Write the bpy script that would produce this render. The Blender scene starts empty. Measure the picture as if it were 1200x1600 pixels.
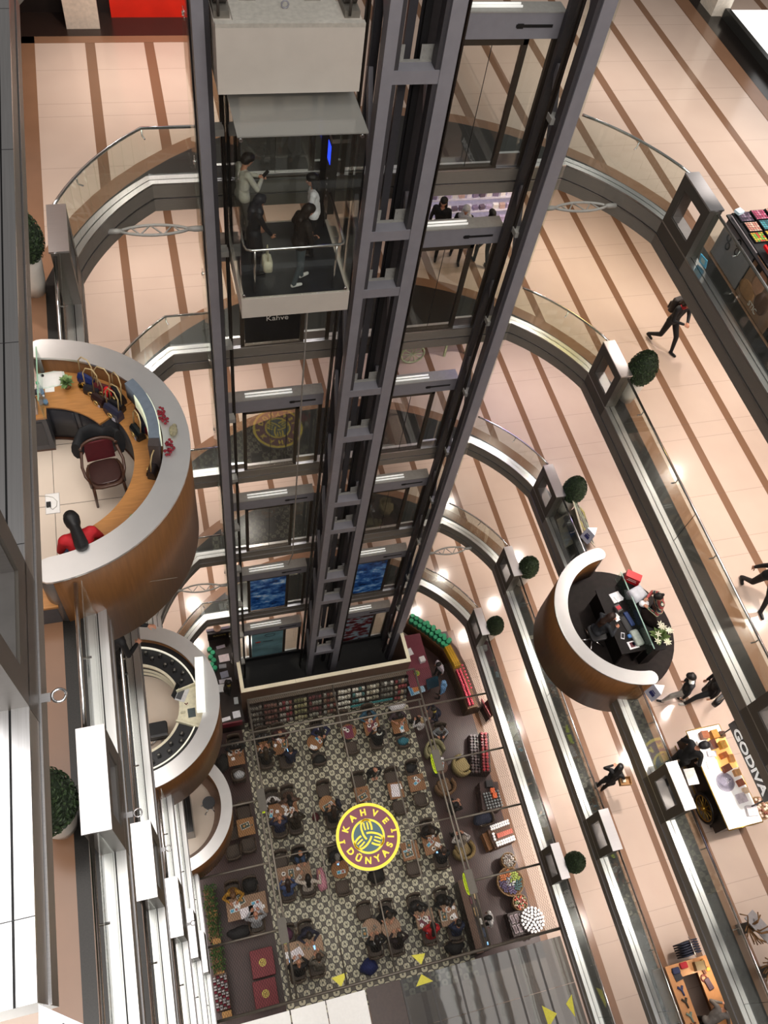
import bpy, bmesh, math, random
from math import sin, cos, pi, radians
from mathutils import Vector, Matrix, Euler
import numpy as np
random.seed(7)
SC = bpy.context.scene
COL = SC.collection
# ---------------------------------------------------------------- levels of the mall (metres)
F0, F1, F2, F3, F4, F5, F6 = 0.0, 4.42, 8.86, 13.30, 18.07, 22.40, 26.90
FL = [F0, F1, F2, F3, F4, F5, F6]
XL, XR = -1.095, 9.555            # atrium edges
XC = 4.23
# ---------------------------------------------------------------- camera
cam_d = bpy.data.cameras.new('camera'); cam = bpy.data.objects.new('camera', cam_d); COL.objects.link(cam)
cam.location = (0, 0, 32.2)
_M = Matrix.Rotation(-0.4313, 4, 'Z') @ Matrix.Rotation(0.5798, 4, 'X') @ Matrix.Rotation(0.2264, 4, 'Z')
cam.rotation_euler = _M.to_euler()
cam_d.sensor_fit = 'VERTICAL'; cam_d.sensor_height = 36.0
cam_d.lens = 36.0 * 1313.8 / 1600.0
cam_d.clip_start = 0.05; cam_d.clip_end = 200
SC.camera = cam
# ---------------------------------------------------------------- exposure
vs = SC.view_settings
vs.view_transform = 'Standard'; vs.look = 'None'; vs.gamma = 1.0; vs.exposure = 0.0
vs.use_curve_mapping = False
# ---------------------------------------------------------------- world: dim hall beyond the lamps
W = bpy.data.worlds.new('world'); SC.world = W; W.use_nodes = True
bg = W.node_tree.nodes['Background']; bg.inputs[0].default_value = (1.0, 0.95, 0.9, 1); bg.inputs[1].default_value = 0.2
# ---------------------------------------------------------------- lamps
def area(name, loc, sx, sy, power, col=(1, .93, .86), rot=(0, 0, 0), disk=False, spread=pi):
    d = bpy.data.lights.new(name, 'AREA'); d.energy = power; d.color = col
    d.shape = 'DISK' if disk else 'RECTANGLE'; d.size = sx
    if not disk: d.size_y = sy
    d.spread = spread
    o = bpy.data.objects.new(name, d); COL.objects.link(o); o.location = loc; o.rotation_euler = rot
    return o
LAMP_SKY, LAMP_WALK, LAMP_BACK, LAMP_SPOT, LAMP_LEFT, FILL_NEAR = 1700, 140, 55, 48, 300, 3200
area('near_fill_light', (4.2, -9.5, 41.0), 15, 7, FILL_NEAR, (1, .96, .92), rot=(radians(52), 0, 0))  # added fill high behind the viewer, brightening upright faces
area('walkway_light', (-3.5, -1.0, 30.7), 4.7, 9.0, 210, (1.0, .97, .94), spread=radians(96))
WARM = (1.0, .95, .90)
area('skylight', (4.2, 2.0, 46.0), 13, 20, LAMP_SKY, (1, .97, .93))
for k in range(0, 6):
    zc = FL[k + 1] - 0.62 if k < 6 else 31
    area('walkway_light', (-3.5, 3.5 if k == 5 else .8, zc), 4.7, 17.0 if k == 5 else 11.6, LAMP_LEFT * (.62 if k == 5 else .72), WARM, spread=radians(64 if k == 5 else 96))
    area('walkway_light', (12.5, 3.5, zc), 5.7, 17.0, LAMP_WALK, WARM, spread=radians(96))
    area('walkway_light', (4.2, 18.0, zc), 15.0, 5.0, LAMP_BACK, WARM)
    for (x, y) in [(11.0, 8.6), (11.0, 4.6), (11.0, 1.2), (12.1, 13.6), (10.2, 15.6), (13.0, 10.2), (13.2, 5.6), (-0.2, 16.0), (1.9, 15.6), (-2.6, 12.2)]:
        area('downlight', (x + .25 * sin(3.1 * k + x), y + .5 * sin(2.3 * k + y), zc + .02), .17, 0, LAMP_SPOT, (1, .90, .82), disk=True, spread=radians(110))
area('shop_glow', (9.2, 14.2, F4 - .64), 2.6, 1.6, 55, (.62, .55, 1.0))
area('shop_glow', (10.6, 14.3, F5 - .64), .9, .9, 34, (1, .80, .25))
# broad unseen lamp in the open well, shining down on the ground-floor cafe
area('cafe_light', (4.2, 6.0, 4.35), 8.0, 8.5, 125, (1, .92, .82))
# ---------------------------------------------------------------- materials
_MATS = {}
def lin(h):
    h = h.lstrip('#'); c = [int(h[i:i + 2], 16) / 255 for i in (0, 2, 4)]
    return tuple(x / 12.92 if x <= .04045 else ((x + .055) / 1.055) ** 2.4 for x in c)
def M(hexcol, rough=.55, metal=0.0, emit=0.0, var=.10, scale=14.0, coat=0.0, bump=0.0, stretch=None, spec=.5):
    key = (hexcol, rough, metal, emit, var, scale, coat, bump, stretch, spec)
    if key in _MATS: return _MATS[key]
    m = bpy.data.materials.new('surface_' + hexcol.strip('#')); m.use_nodes = True
    nt = m.node_tree; b = nt.nodes['Principled BSDF']; c = lin(hexcol)
    b.inputs['Roughness'].default_value = rough; b.inputs['Metallic'].default_value = metal
    b.inputs['Specular IOR Level'].default_value = spec
    b.inputs['Coat Weight'].default_value = coat
    tc = nt.nodes.new('ShaderNodeTexCoord'); n = nt.nodes.new('ShaderNodeTexNoise'); n.inputs['Scale'].default_value = scale
    n.inputs['Detail'].default_value = 3
    src = tc.outputs['Object']
    if stretch:
        mp = nt.nodes.new('ShaderNodeMapping'); mp.inputs['Scale'].default_value = stretch
        nt.links.new(src, mp.inputs[0]); src = mp.outputs[0]
    nt.links.new(src, n.inputs['Vector'])
    r = nt.nodes.new('ShaderNodeValToRGB')
    r.color_ramp.elements[0].position = .3; r.color_ramp.elements[1].position = .7
    r.color_ramp.elements[0].color = (*[x * (1 - var) for x in c], 1); r.color_ramp.elements[1].color = (*[min(1, x * (1 + var)) for x in c], 1)
    nt.links.new(n.outputs[0], r.inputs[0]); nt.links.new(r.outputs[0], b.inputs['Base Color'])
    if emit:
        nt.links.new(r.outputs[0], b.inputs['Emission Color']); b.inputs['Emission Strength'].default_value = emit
    if bump:
        bp = nt.nodes.new('ShaderNodeBump'); bp.inputs['Strength'].default_value = bump; bp.inputs['Distance'].default_value = .01
        nt.links.new(n.outputs[0], bp.inputs['Height']); nt.links.new(bp.outputs[0], b.inputs['Normal'])
    _MATS[key] = m
    return m
def glass_mat(name, tint=(.93, .97, .95), opac=.06, rough=.03, grey=(.5, .55, .53), refl=1.0):
    m = bpy.data.materials.new(name); m.use_nodes = True; nt = m.node_tree
    for x in list(nt.nodes): nt.nodes.remove(x)
    out = nt.nodes.new('ShaderNodeOutputMaterial'); tr = nt.nodes.new('ShaderNodeBsdfTransparent'); tr.inputs[0].default_value = (*tint, 1)
    gl = nt.nodes.new('ShaderNodeBsdfGlossy'); gl.inputs['Roughness'].default_value = rough; gl.inputs['Color'].default_value = (refl, refl, refl, 1)
    df = nt.nodes.new('ShaderNodeBsdfDiffuse'); df.inputs[0].default_value = (*grey, 1)
    lwt = nt.nodes.new('ShaderNodeLayerWeight'); lwt.inputs['Blend'].default_value = .5
    pw = nt.nodes.new('ShaderNodeMath'); pw.operation = 'POWER'; nt.links.new(lwt.outputs['Facing'], pw.inputs[0]); pw.inputs[1].default_value = 4.0
    lw = nt.nodes.new('ShaderNodeMath'); lw.operation = 'MULTIPLY_ADD'; nt.links.new(pw.outputs[0], lw.inputs[0]); lw.inputs[1].default_value = .50; lw.inputs[2].default_value = .045
    m1 = nt.nodes.new('ShaderNodeMixShader'); m1.inputs[0].default_value = opac
    m2 = nt.nodes.new('ShaderNodeMixShader')
    nt.links.new(tr.outputs[0], m1.inputs[1]); nt.links.new(df.outputs[0], m1.inputs[2])
    nt.links.new(lw.outputs[0], m2.inputs[0]); nt.links.new(m1.outputs[0], m2.inputs[1]); nt.links.new(gl.outputs[0], m2.inputs[2])
    nt.links.new(m2.outputs[0], out.inputs[0])
    return m
GLASS = glass_mat('clear_glass', (.95, .98, .95), .025)
GLASS_DARK = glass_mat('smoked_glass', (.93, .935, .91), .02, .02, (.08, .08, .08))
GLASS_CAR = glass_mat('car_glass', (.955, .965, .945), .01, .02, (.1, .1, .1))
GLASS_GREEN = glass_mat('green_edge_glass', (.88, .95, .92), .04, .04, (.45, .6, .55))
STEEL = M('#c9c7c9', .30, 1.0, var=.06, scale=3, stretch=(.4, 40, 40))
STEEL_Y = M('#c6c5c6', .28, 1.0, var=.07, scale=3, stretch=(40, .5, 40))
ALU = M('#dcdbda', .34, .75, var=.03, scale=3)
STEEL_DK = M('#8a847c', .45, .35, var=.06, scale=4, stretch=(2, 2, 30))
PILLAR = M('#5c5751', .45, .4, var=.06, scale=4, stretch=(2, 2, 30))
STEEL_MID = M('#8a8785', .38, .9, var=.06, scale=4, stretch=(2, 2, 30))
CHROME = M('#e2e2e4', .16, 1.0, var=.02)
PAINT = M('#8b8990', .5, .1, var=.05, scale=5)
PAINT_DK = M('#454347', .5, .2, var=.05)
PAINT_LT = M('#9b9994', .5, .1, var=.06)
BLACK = M('#151416', .5, 0, var=.1)
GRANITE = M('#1f1d1b', .28, 0, var=.25, scale=60, spec=.3)
BROWNTILE = M('#826049', .22, 0, var=.05, scale=2)
WHITE = M('#f2f0ec', .5, 0, var=.03)
CREAM = M('#efe7cd', .55, 0, var=.04)
OAK = M('#b07a42', .38, 0, var=.13, scale=5, stretch=(1, 9, 9), coat=.2)
WALNUT = M('#6e4826', .45, 0, var=.14, scale=5, stretch=(6, 6, .4), coat=.06)
BROWNWOOD = M('#4c2c1b', .35, 0, var=.18, scale=6, stretch=(1, 8, 8), coat=.3)
CHARCOAL = M('#4a4b50', .5, 0, var=.06)
BURG = M('#6a2733', .5, 0, var=.08)
SKIN = M('#c98f74', .5, 0, var=.05)
def tile_material():
    m = bpy.data.materials.new('cream_tile_with_brown_bands'); m.use_nodes = True; nt = m.node_tree
    b = nt.nodes['Principled BSDF']; N = nt.nodes.new; L = nt.links.new
    tc = N('ShaderNodeTexCoord'); sp = N('ShaderNodeSeparateXYZ'); L(tc.outputs['Object'], sp.inputs[0])
    def mt(op, a, bb=None, c=None):
        x = N('ShaderNodeMath'); x.operation = op
        for i, v in enumerate((a, bb, c)):
            if v is None: continue
            if isinstance(v, (int, float)): x.inputs[i].default_value = v
            else: L(v, x.inputs[i])
        return x.outputs[0]
    d = mt('ABSOLUTE', mt('SUBTRACT', sp.outputs[0], XC))
    q = mt('MODULO', mt('ADD', d, 1.145 * 4 - 3.62 + .095 + 1.145), 1.145)
    stripe = mt('LESS_THAN', q, .19)
    s1 = mt('LESS_THAN', mt('MODULO', mt('ADD', sp.outputs[1], 60.0 - .18), 1.5), .012)
    s2 = mt('LESS_THAN', mt('MODULO', mt('ADD', sp.outputs[1], 60.0 - .58), 3.0), .012)
    seam = mt('MAXIMUM', s1, s2)
    no = N('ShaderNodeTexNoise'); no.inputs['Scale'].default_value = 1.2; L(tc.outputs['Object'], no.inputs['Vector'])
    r = N('ShaderNodeValToRGB'); r.color_ramp.elements[0].color = (*lin('#b9a395'), 1); r.color_ramp.elements[1].color = (*lin('#c3afa1'), 1)
    L(no.outputs[0], r.inputs[0])
    mx = N('ShaderNodeMix'); mx.data_type = 'RGBA'; L(stripe, mx.inputs[0]); L(r.outputs[0], mx.inputs[6]); mx.inputs[7].default_value = (*lin('#765844'), 1)
    mx2 = N('ShaderNodeMix'); mx2.data_type = 'RGBA'; L(mt('MULTIPLY', seam, .35), mx2.inputs[0]); L(mx.outputs[2], mx2.inputs[6]); mx2.inputs[7].default_value = (.12, .09, .07, 1)
    L(mx2.outputs[2], b.inputs['Base Color']); b.inputs['Roughness'].default_value = .14
    return m
TILE = tile_material()
# ---------------------------------------------------------------- mesh builder
class MB:
    def __init__(s): s.v = []; s.f = []; s.m = []; s.s = []
    def add(s, vs, fs, m=0, smooth=False):
        o = len(s.v); s.v += [tuple(p) for p in vs]
        for f in fs: s.f.append([o + i for i in f]); s.m.append(m); s.s.append(smooth)
        return s
    def box(s, x0, y0, z0, x1, y1, z1, m=0):
        x0, x1 = min(x0, x1), max(x0, x1); y0, y1 = min(y0, y1), max(y0, y1); z0, z1 = min(z0, z1), max(z0, z1)
        v = [(x0, y0, z0), (x1, y0, z0), (x1, y1, z0), (x0, y1, z0), (x0, y0, z1), (x1, y0, z1), (x1, y1, z1), (x0, y1, z1)]
        return s.add(v, [(3, 2, 1, 0), (4, 5, 6, 7), (0, 1, 5, 4), (1, 2, 6, 5), (2, 3, 7, 6), (3, 0, 4, 7)], m)
    def obox(s, c, size, rot=(0, 0, 0), m=0):
        R = Euler(rot).to_matrix(); hx, hy, hz = [a / 2 for a in size]
        v = [Vector(c) + R @ Vector(p) for p in [(-hx, -hy, -hz), (hx, -hy, -hz), (hx, hy, -hz), (-hx, hy, -hz), (-hx, -hy, hz), (hx, -hy, hz), (hx, hy, hz), (-hx, hy, hz)]]
        return s.add(v, [(3, 2, 1, 0), (4, 5, 6, 7), (0, 1, 5, 4), (1, 2, 6, 5), (2, 3, 7, 6), (3, 0, 4, 7)], m)
    def rbox(s, c, size, r=.03, m=0, n=3, rz=0.0):          # box with rounded vertical edges and eased top
        hx, hy, hz = [a / 2 for a in size]; r = min(r, hx * .98, hy * .98)
        def ring(k, z):
            out = []
            for (cx, cy, a0) in [(hx - r, hy - r, 0), (-hx + r, hy - r, pi / 2), (-hx + r, -hy + r, pi), (hx - r, -hy + r, 1.5 * pi)]:
                for i in range(n + 1):
                    a = a0 + i * pi / 2 / n; x = (cx + (r) * cos(a)) * k; y = (cy + (r) * sin(a)) * k
                    out.append((c[0] + x * cos(rz) - y * sin(rz), c[1] + x * sin(rz) + y * cos(rz), z))
            return out
        e = min(r * .5, hz * .6); k = 1 - e * .8 / max(min(hx, hy), 1e-4)
        rings = [ring(k, c[2] - hz), ring(1, c[2] - hz + e), ring(1, c[2] + hz - e), ring(k, c[2] + hz)]
        return s.loft(rings, m, cap=True, smooth=True)
    def loft(s, rings, m=0, cap=True, smooth=True, closed=True):
        n = len(rings[0]); v = [p for r in rings for p in r]; f = []
        for i in range(len(rings) - 1):
            for j in range(n if closed else n - 1):
                k = (j + 1) % n
                f.append((i * n + j, i * n + k, (i + 1) * n + k, (i + 1) * n + j))
        s.add(v, f, m, smooth)
        if cap:
            s.add(rings[0], [tuple(reversed(range(n)))], m); s.add(rings[-1], [tuple(range(n))], m)
        return s
    def cyl(s, p0, p1, r0, r1=None, n=10, m=0, cap=True):
        r1 = r0 if r1 is None else r1; p0 = Vector(p0); p1 = Vector(p1); d = (p1 - p0).normalized()
        u = d.orthogonal().normalized(); w = d.cross(u)
        ring = lambda p, r: [p + (u * cos(2 * pi * i / n) + w * sin(2 * pi * i / n)) * r for i in range(n)]
        return s.loft([ring(p0, r0), ring(p1, r1)], m, cap)
    def tube(s, pts, r, n=8, m=0, closed=False, cap=True):
        pts = [Vector(p) for p in pts]; N = len(pts); rings = []; u = None
        for i, p in enumerate(pts):
            a = pts[(i - 1) % N] if (closed or i > 0) else p; b = pts[(i + 1) % N] if (closed or i < N - 1) else p
            d = (b - a).normalized()
            if u is None: u = d.orthogonal().normalized()
            u = (u - d * u.dot(d)); u = u.normalized() if u.length > 1e-6 else d.orthogonal().normalized()
            w = d.cross(u); rr = r[i] if isinstance(r, (list, tuple)) else r
            rings.append([p + (u * cos(2 * pi * j / n) + w * sin(2 * pi * j / n)) * rr for j in range(n)])
        if closed: rings.append(rings[0])
        return s.loft(rings, m, cap and not closed)
    def lathe(s, c, prof, n=16, m=0, a0=0, a1=2 * pi, smooth=True):
        full = abs(a1 - a0 - 2 * pi) < 1e-6; k = n if full else n + 1
        rings = [[(c[0] + r * cos(a0 + (a1 - a0) * i / n), c[1] + r * sin(a0 + (a1 - a0) * i / n), c[2] + z) for i in range(k)] for r, z in prof]
        return s.loft(rings, m, cap=full, smooth=smooth, closed=full)
    def prism(s, poly, z0, z1, m=0, mtop=None):
        n = len(poly); b = [(x, y, z0) for x, y in poly]; t = [(x, y, z1) for x, y in poly]
        s.add(b + t, [(i, (i + 1) % n, n + (i + 1) % n, n + i) for i in range(n)], m)
        s.add(b, [tuple(reversed(range(n)))], m); s.add(t, [tuple(range(n))], m if mtop is None else mtop)
        return s
    def arcwall(s, c, r0, r1, z0, z1, a0, a1, n=24, m=0, mtop=None, minner=None):
        P = lambda r, a, z: (c[0] + r * cos(a), c[1] + r * sin(a), z)
        A = [a0 + (a1 - a0) * i / n for i in range(n + 1)]; f = []
        v = [P(r, a, z) for a in A for (r, z) in ((r0, z0), (r1, z0), (r1, z1), (r0, z1))]
        for i in range(n):
            o = 4 * i; q = o + 4
            s.add(v[o:o + 8], [(0, 4, 5, 1)], m); s.add(v[o:o + 8], [(1, 5, 6, 2)], m, True)
            s.add(v[o:o + 8], [(2, 6, 7, 3)], m if mtop is None else mtop); s.add(v[o:o + 8], [(3, 7, 4, 0)], m if minner is None else minner, True)
        s.add(v[:4], [(0, 1, 2, 3)], m); s.add(v[-4:], [(3, 2, 1, 0)], m)
        return s
    def ball(s, c, r, n=10, m=0, rot=None, squash=None):
        rx, ry, rz = (r, r, r) if isinstance(r, (int, float)) else r
        rows = max(4, n * 2 // 3); R = Euler(rot).to_matrix() if rot else None; rings = []
        for i in range(1, rows):
            t = pi * i / rows; ring = []
            for j in range(n):
                p = Vector((rx * sin(t) * cos(2 * pi * j / n), ry * sin(t) * sin(2 * pi * j / n), -rz * cos(t)))
                if R: p = R @ p
                ring.append(Vector(c) + p)
            rings.append(ring)
        return s.loft(rings, m, True, True)
    def build(s, name, mats, parent=None, loc=None, rz=0.0, weld=True):
        me = bpy.data.meshes.new(name)
        me.from_pydata(s.v, [], s.f)
        if not isinstance(mats, (list, tuple)): mats = [mats]
        for m in mats: me.materials.append(m)
        me.polygons.foreach_set('material_index', s.m); me.polygons.foreach_set('use_smooth', s.s)
        bm = bmesh.new(); bm.from_mesh(me)
        if weld: bmesh.ops.remove_doubles(bm, verts=bm.verts, dist=1e-5)
        bmesh.ops.recalc_face_normals(bm, faces=bm.faces); bm.to_mesh(me); bm.free()
        o = bpy.data.objects.new(name, me); COL.objects.link(o)
        if parent is not None: o.parent = parent
        if loc is not None: o.location = loc
        o.rotation_euler.z = rz
        return o
def tag(o, label, cat, group=None, kind=None):
    o['label'] = label; o['category'] = cat
    if group: o['group'] = group
    if kind: o['kind'] = kind
    return o
def thing(name, label, cat, loc=(0, 0, 0), rz=0.0, group=None):
    o = bpy.data.objects.new(name, None); COL.objects.link(o); o.empty_display_size = .1
    o.location = loc; o.rotation_euler = (0, 0, rz)
    return tag(o, label, cat, group)
def struct(o): o['kind'] = 'structure'; return o
def dup(root, loc, rz=None, label=None, group=None, scale=None):
    r = root.copy(); COL.objects.link(r); r.location = loc
    if rz is not None: r.rotation_euler = (0, 0, rz)
    if scale: r.scale = (scale,) * 3
    if label: r['label'] = label
    if group: r['group'] = group
    for ch in list(root.children):
        c = ch.copy(); COL.objects.link(c); c.parent = r
        for g in list(ch.children):
            d = g.copy(); COL.objects.link(d); d.parent = c
    return r
def text_obj(name, txt, size, mat, loc, rot, parent=None, depth=.004, align='CENTER', bold=0.0, sx=1.0):
    cu = bpy.data.curves.new(name, 'FONT'); cu.body = txt; cu.size = size; cu.extrude = depth; cu.align_x = align; cu.align_y = 'CENTER'; cu.offset = bold
    tmp = bpy.data.objects.new(name + '_t', cu); COL.objects.link(tmp)
    dg = bpy.context.evaluated_depsgraph_get(); me = bpy.data.meshes.new_from_object(tmp.evaluated_get(dg))
    bpy.data.objects.remove(tmp); bpy.data.curves.remove(cu)
    me.materials.clear(); me.materials.append(mat)
    o = bpy.data.objects.new(name, me); COL.objects.link(o); o.location = loc; o.rotation_euler = rot; o.scale = (sx, 1, 1)
    if parent is not None: o.parent = parent
    return o
# ================================================================= the galleries
def arc3(p0, p1, sag, n=10):
    p0 = Vector(p0); p1 = Vector(p1); mid = (p0 + p1) / 2; d = p1 - p0; nrm = Vector((-d.y, d.x)).normalized()
    c = d.length; R = (c * c / 4 + sag * sag) / (2 * abs(sag)); ctr = mid - nrm * (R - abs(sag)) * (1 if sag > 0 else -1)
    a0 = math.atan2(p0.y - ctr.y, p0.x - ctr.x); a1 = math.atan2(p1.y - ctr.y, p1.x - ctr.x)
    while a1 - a0 > pi: a1 -= 2 * pi
    while a1 - a0 < -pi: a1 += 2 * pi
    return [(ctr.x + R * cos(a0 + (a1 - a0) * i / n), ctr.y + R * sin(a0 + (a1 - a0) * i / n)) for i in range(n + 1)]
YB = -9.0
KINK_L, KINK_R = (0.25, 13.13), (8.21, 13.13)
def atrium_path():
    left = arc3((XL, 11.38), KINK_L, .14)
    right = arc3(KINK_R, (XR, 11.38), .14)
    return [(XL, YB)] + left + right + [(XR, YB)]
PATH = atrium_path()
def offset(path, d):                     # to the left of travel = away from the opening
    out = []
    for i, p in enumerate(path):
        p = Vector(p); ns = []
        for a, b in ((i - 1, i), (i, i + 1)):
            if a < 0 or b >= len(path): continue
            e = (Vector(path[b]) - Vector(path[a])).normalized(); ns.append(Vector((-e.y, e.x)))
        if len(ns) == 2:
            n = (ns[0] + ns[1]).normalized(); k = 1 / max(.3, n.dot(ns[0]))
        else: n = ns[0]; k = 1
        out.append(p + n * d * k)
    return [(q.x, q.y) for q in out]
def strip(mb, d0, d1, z, m=0, path=None):
    A = offset(path or PATH, d0); B = offset(path or PATH, d1)
    for i in range(len(A) - 1):
        mb.add([(*A[i], z), (*A[i + 1], z), (*B[i + 1], z), (*B[i], z)], [(0, 1, 2, 3)], m)
def wallstrip(mb, d, z0, z1, m=0, path=None):
    A = offset(path or PATH, d)
    for i in range(len(A) - 1):
        mb.add([(*A[i], z0), (*A[i + 1], z0), (*A[i + 1], z1), (*A[i], z1)], [(0, 1, 2, 3)], m)
def border_path():
    R = 6.2; yc = 8.8; a0 = math.acos((XC - (XL - .52)) / R); n = 28
    arc = [(XC - R * cos(a0 + (pi - 2 * a0) * i / n), yc + R * sin(a0 + (pi - 2 * a0) * i / n)) for i in range(n + 1)]
    return [(XL - .52, YB)] + arc + [(XR + .52, YB)]
PATHB = border_path()
XO0, XO1, YO = -7.5, 16.5, 23.0
names = {1: 'first', 2: 'second', 3: 'third', 4: 'fourth', 5: 'fifth'}
for k in range(1, 6):
    z = FL[k]
    mb = MB(); q = offset(PATHB, .28)
    l0, l1, r0, r1 = q[0], q[1], q[-2], q[-1]
    mb.add([(XO0, YB, z), (*l0, z), (*l1, z), (XO0, l1[1], z)], [(0, 1, 2, 3)])
    mb.add([(*r1, z), (XO1, YB, z), (XO1, r0[1], z), (*r0, z)], [(0, 1, 2, 3)])
    top = [(XO0, l1[1], z)] + [(*p, z) for p in q[1:-1]] + [(XO1, r0[1], z), (XO1, YO, z), (XO0, YO, z)]
    mb.add(top, [tuple(range(len(top)))])
    struct(mb.build('floor', TILE))
    mb = MB(); strip(mb, 0, .28, z, 0, PATHB); struct(mb.build('trim_1', BROWNTILE))
    mb = MB(); A = offset(PATH, .23); ring = [(*p, z) for p in A] + [(*p, z) for p in reversed(PATHB)]
    mb.add(ring, [tuple(range(len(ring)))]); struct(mb.build('trim_2', GRANITE))
    mb = MB(); strip(mb, 0, .105, z + .012); strip(mb, .12, .23, z + .012); wallstrip(mb, 0, z - .02, z + .012); strip(mb, .10, .125, z - .01, 1)
    struct(mb.build('trim_3', [STEEL_Y, BLACK]))
    mb = MB(); wallstrip(mb, 0.004, z - .285, z - .01); strip(mb, .004, .035, z - .285); wallstrip(mb, .03, z - .30, z - .285, 1); strip(mb, -.012, .035, z - .30, 1); wallstrip(mb, -.012, z - .31, z - .30, 1)
    wallstrip(mb, 0.0, z - .56, z - .31)
    struct(mb.build('trim_4', [STEEL_DK, STEEL]))
    # ceiling of the level below
    mb = MB(); zc = z - .56; q = offset(PATH, 0.0)
    l0, l1, r0, r1 = q[0], q[1], q[-2], q[-1]
    mb.add([(XO0, YB, zc), (*l0, zc), (*l1, zc), (XO0, l1[1], zc)], [(3, 2, 1, 0)])
    mb.add([(*r1, zc), (XO1, YB, zc), (XO1, r0[1], zc), (*r0, zc)], [(3, 2, 1, 0)])
    top = [(XO0, l1[1], zc)] + [(*p, zc) for p in q[1:-1]] + [(XO1, r0[1], zc), (XO1, YO, zc), (XO0, YO, zc)]
    mb.add(top, [tuple(reversed(range(len(top))))])
    struct(mb.build('ceiling', WHITE))
# sixth gallery: only its left edge and the bridge end reach the picture
mb = MB(); p6 = [(XL, 0.48), (XL, 11.38)] + arc3((XL, 11.38), KINK_L, .14)[1:] + [(1.0, 13.13)]
strip(mb, 0, .105, F6 + .012, 0, p6); strip(mb, .12, .23, F6 + .012, 0, p6); wallstrip(mb, 0, F6 - .02, F6 + .012, 0, p6); strip(mb, .10, .125, F6 - .01, 1, p6)
for y in (0.9, 3.3, 5.2, 7.7, 10.2):
    mb.box(XL - .23, y, F6 + .0125, XL + .001, y + .006, F6 + .0135, 1)
struct(mb.build('trim_3', [STEEL_Y, BLACK]))
mb = MB(); wallstrip(mb, .004, F6 - .285, F6 - .01, 0, p6); strip(mb, -.012, .035, F6 - .30, 1, p6); wallstrip(mb, -.012, F6 - .315, F6 - .30, 1, p6); wallstrip(mb, 0, F6 - .56, F6 - .31, 0, p6)
struct(mb.build('trim_4', [STEEL_DK, STEEL]))
mb = MB(); strip(mb, .23, .52, F6, 0, p6); struct(mb.build('trim_2', GRANITE))
mb = MB(); strip(mb, .52, 6.0, F6, 0, p6); struct(mb.build('floor', TILE))
mb = MB(); strip(mb, 0, 6.0, F6 - .56, 0, p6); struct(mb.build('ceiling', WHITE))
# the bridge on the sixth gallery that the photographer's side of the hall carries
mb = MB(); BR6 = [(-1.09, .47), (-1.09, -4.2), (5.9, -4.2)]; mb.prism(BR6, F6 - .012, F6 + .012, 0); mb.prism([(-1.09, .40), (-1.09, -4.2), (5.8, -4.2)], F6 - .5, F6 - .02, 1)
struct(mb.build('floor', [STEEL, STEEL_DK]))
mb = MB()
for i in range(14): mb.obox((-.93 + i * .17 * .83, .312 - i * .17 * .555, F6 + .014), (.12, .025, .004), (0, 0, -.589))
struct(mb.build('trim_5', BLACK))
# right-hand and left-hand outer walls (shop fronts) of every gallery, rear walls
for k in range(0, 6):
    z0 = FL[k]; z1 = FL[k + 1] - .56
    mb = MB(); mb.box(16.5, YB, z0, 16.7, YO, z1); struct(mb.build('wall_right', M('#8d837a', .5)))
    mb = MB(); mb.box(-7.7, YB, z0, -7.5, YO, z1); struct(mb.build('wall_left', M('#8d837a', .5)))
    mb = MB(); mb.box(-7.7, YO, z0, 16.7, YO + .2, z1); struct(mb.build('wall_back', M('#7a6f66', .5)))
    mb = MB(); mb.box(-7.7, YB - .2, z0, 16.7, YB, z1); struct(mb.build('wall_front', M('#8d837a', .5)))
# dark stone threshold and shop fronts of the fifth gallery
mb = MB(); mb.box(13.88, 11.0, F5 + .002, 14.42, YO, F5 + .006); struct(mb.build('trim_6', M('#191513', .2, var=.3, scale=50)))
mb = MB(); mb.box(13.5, 12.0, F5 + .001, 13.88, YO, F5 + .004); struct(mb.build('trim_7', BROWNTILE))
mb = MB(); mb.box(-1.85, 17.62, F5 + .001, 1.7, 17.86, F5 + .004); mb.box(-2.4, 11.5, F5 + .001, -1.58, 17.86, F5 + .004); struct(mb.build('trim_8', BROWNTILE))
mb = MB(); mb.box(-4.0, 17.86, F5 + .002, 1.7, 19.0, F5 + .006); struct(mb.build('trim_9', M('#2a1d18', .25, var=.3, scale=40)))
# white lit shop on the right of the fifth gallery
mb = MB(); mb.box(14.55, 11.5, F5 + .01, 16.5, 18.5, F5 + .18); mb.box(16.2, 11.5, F5 + .18, 16.5, 18.5, F5 + 3); struct(mb.build('wall_shop', M('#ffffff', .5, emit=.85, var=.02)))
mb = MB(); mb.box(14.42, 11.5, F5, 14.55, 18.5, F5 + .22); struct(mb.build('trim_10', M('#2a2a28', .4)))
mb = MB(); mb.box(14.15, 18.55, F5, 14.6, 19.2, F5 + 3.4, 0); struct(mb.build('wall_pillar', M('#e8dccb', .5)))
for (x, y, w, h, c) in [(15.15, 15.9, .5, .35, '#d9d9de'), (15.2, 14.9, .45, .2, '#cfcfd6'), (15.1, 14.1, .3, .12, '#b9b4c4'), (15.5, 13.5, .5, .25, '#d4d2dc')]:
    tag(MB().box(x, y, F5 + .181, x + w, y + .55, F5 + .181 + h).build('display_plinth', M(c, .5)), 'pale display plinth in the bright white shop at the top right corner', 'plinth', 'plinths in the white shop')
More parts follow.
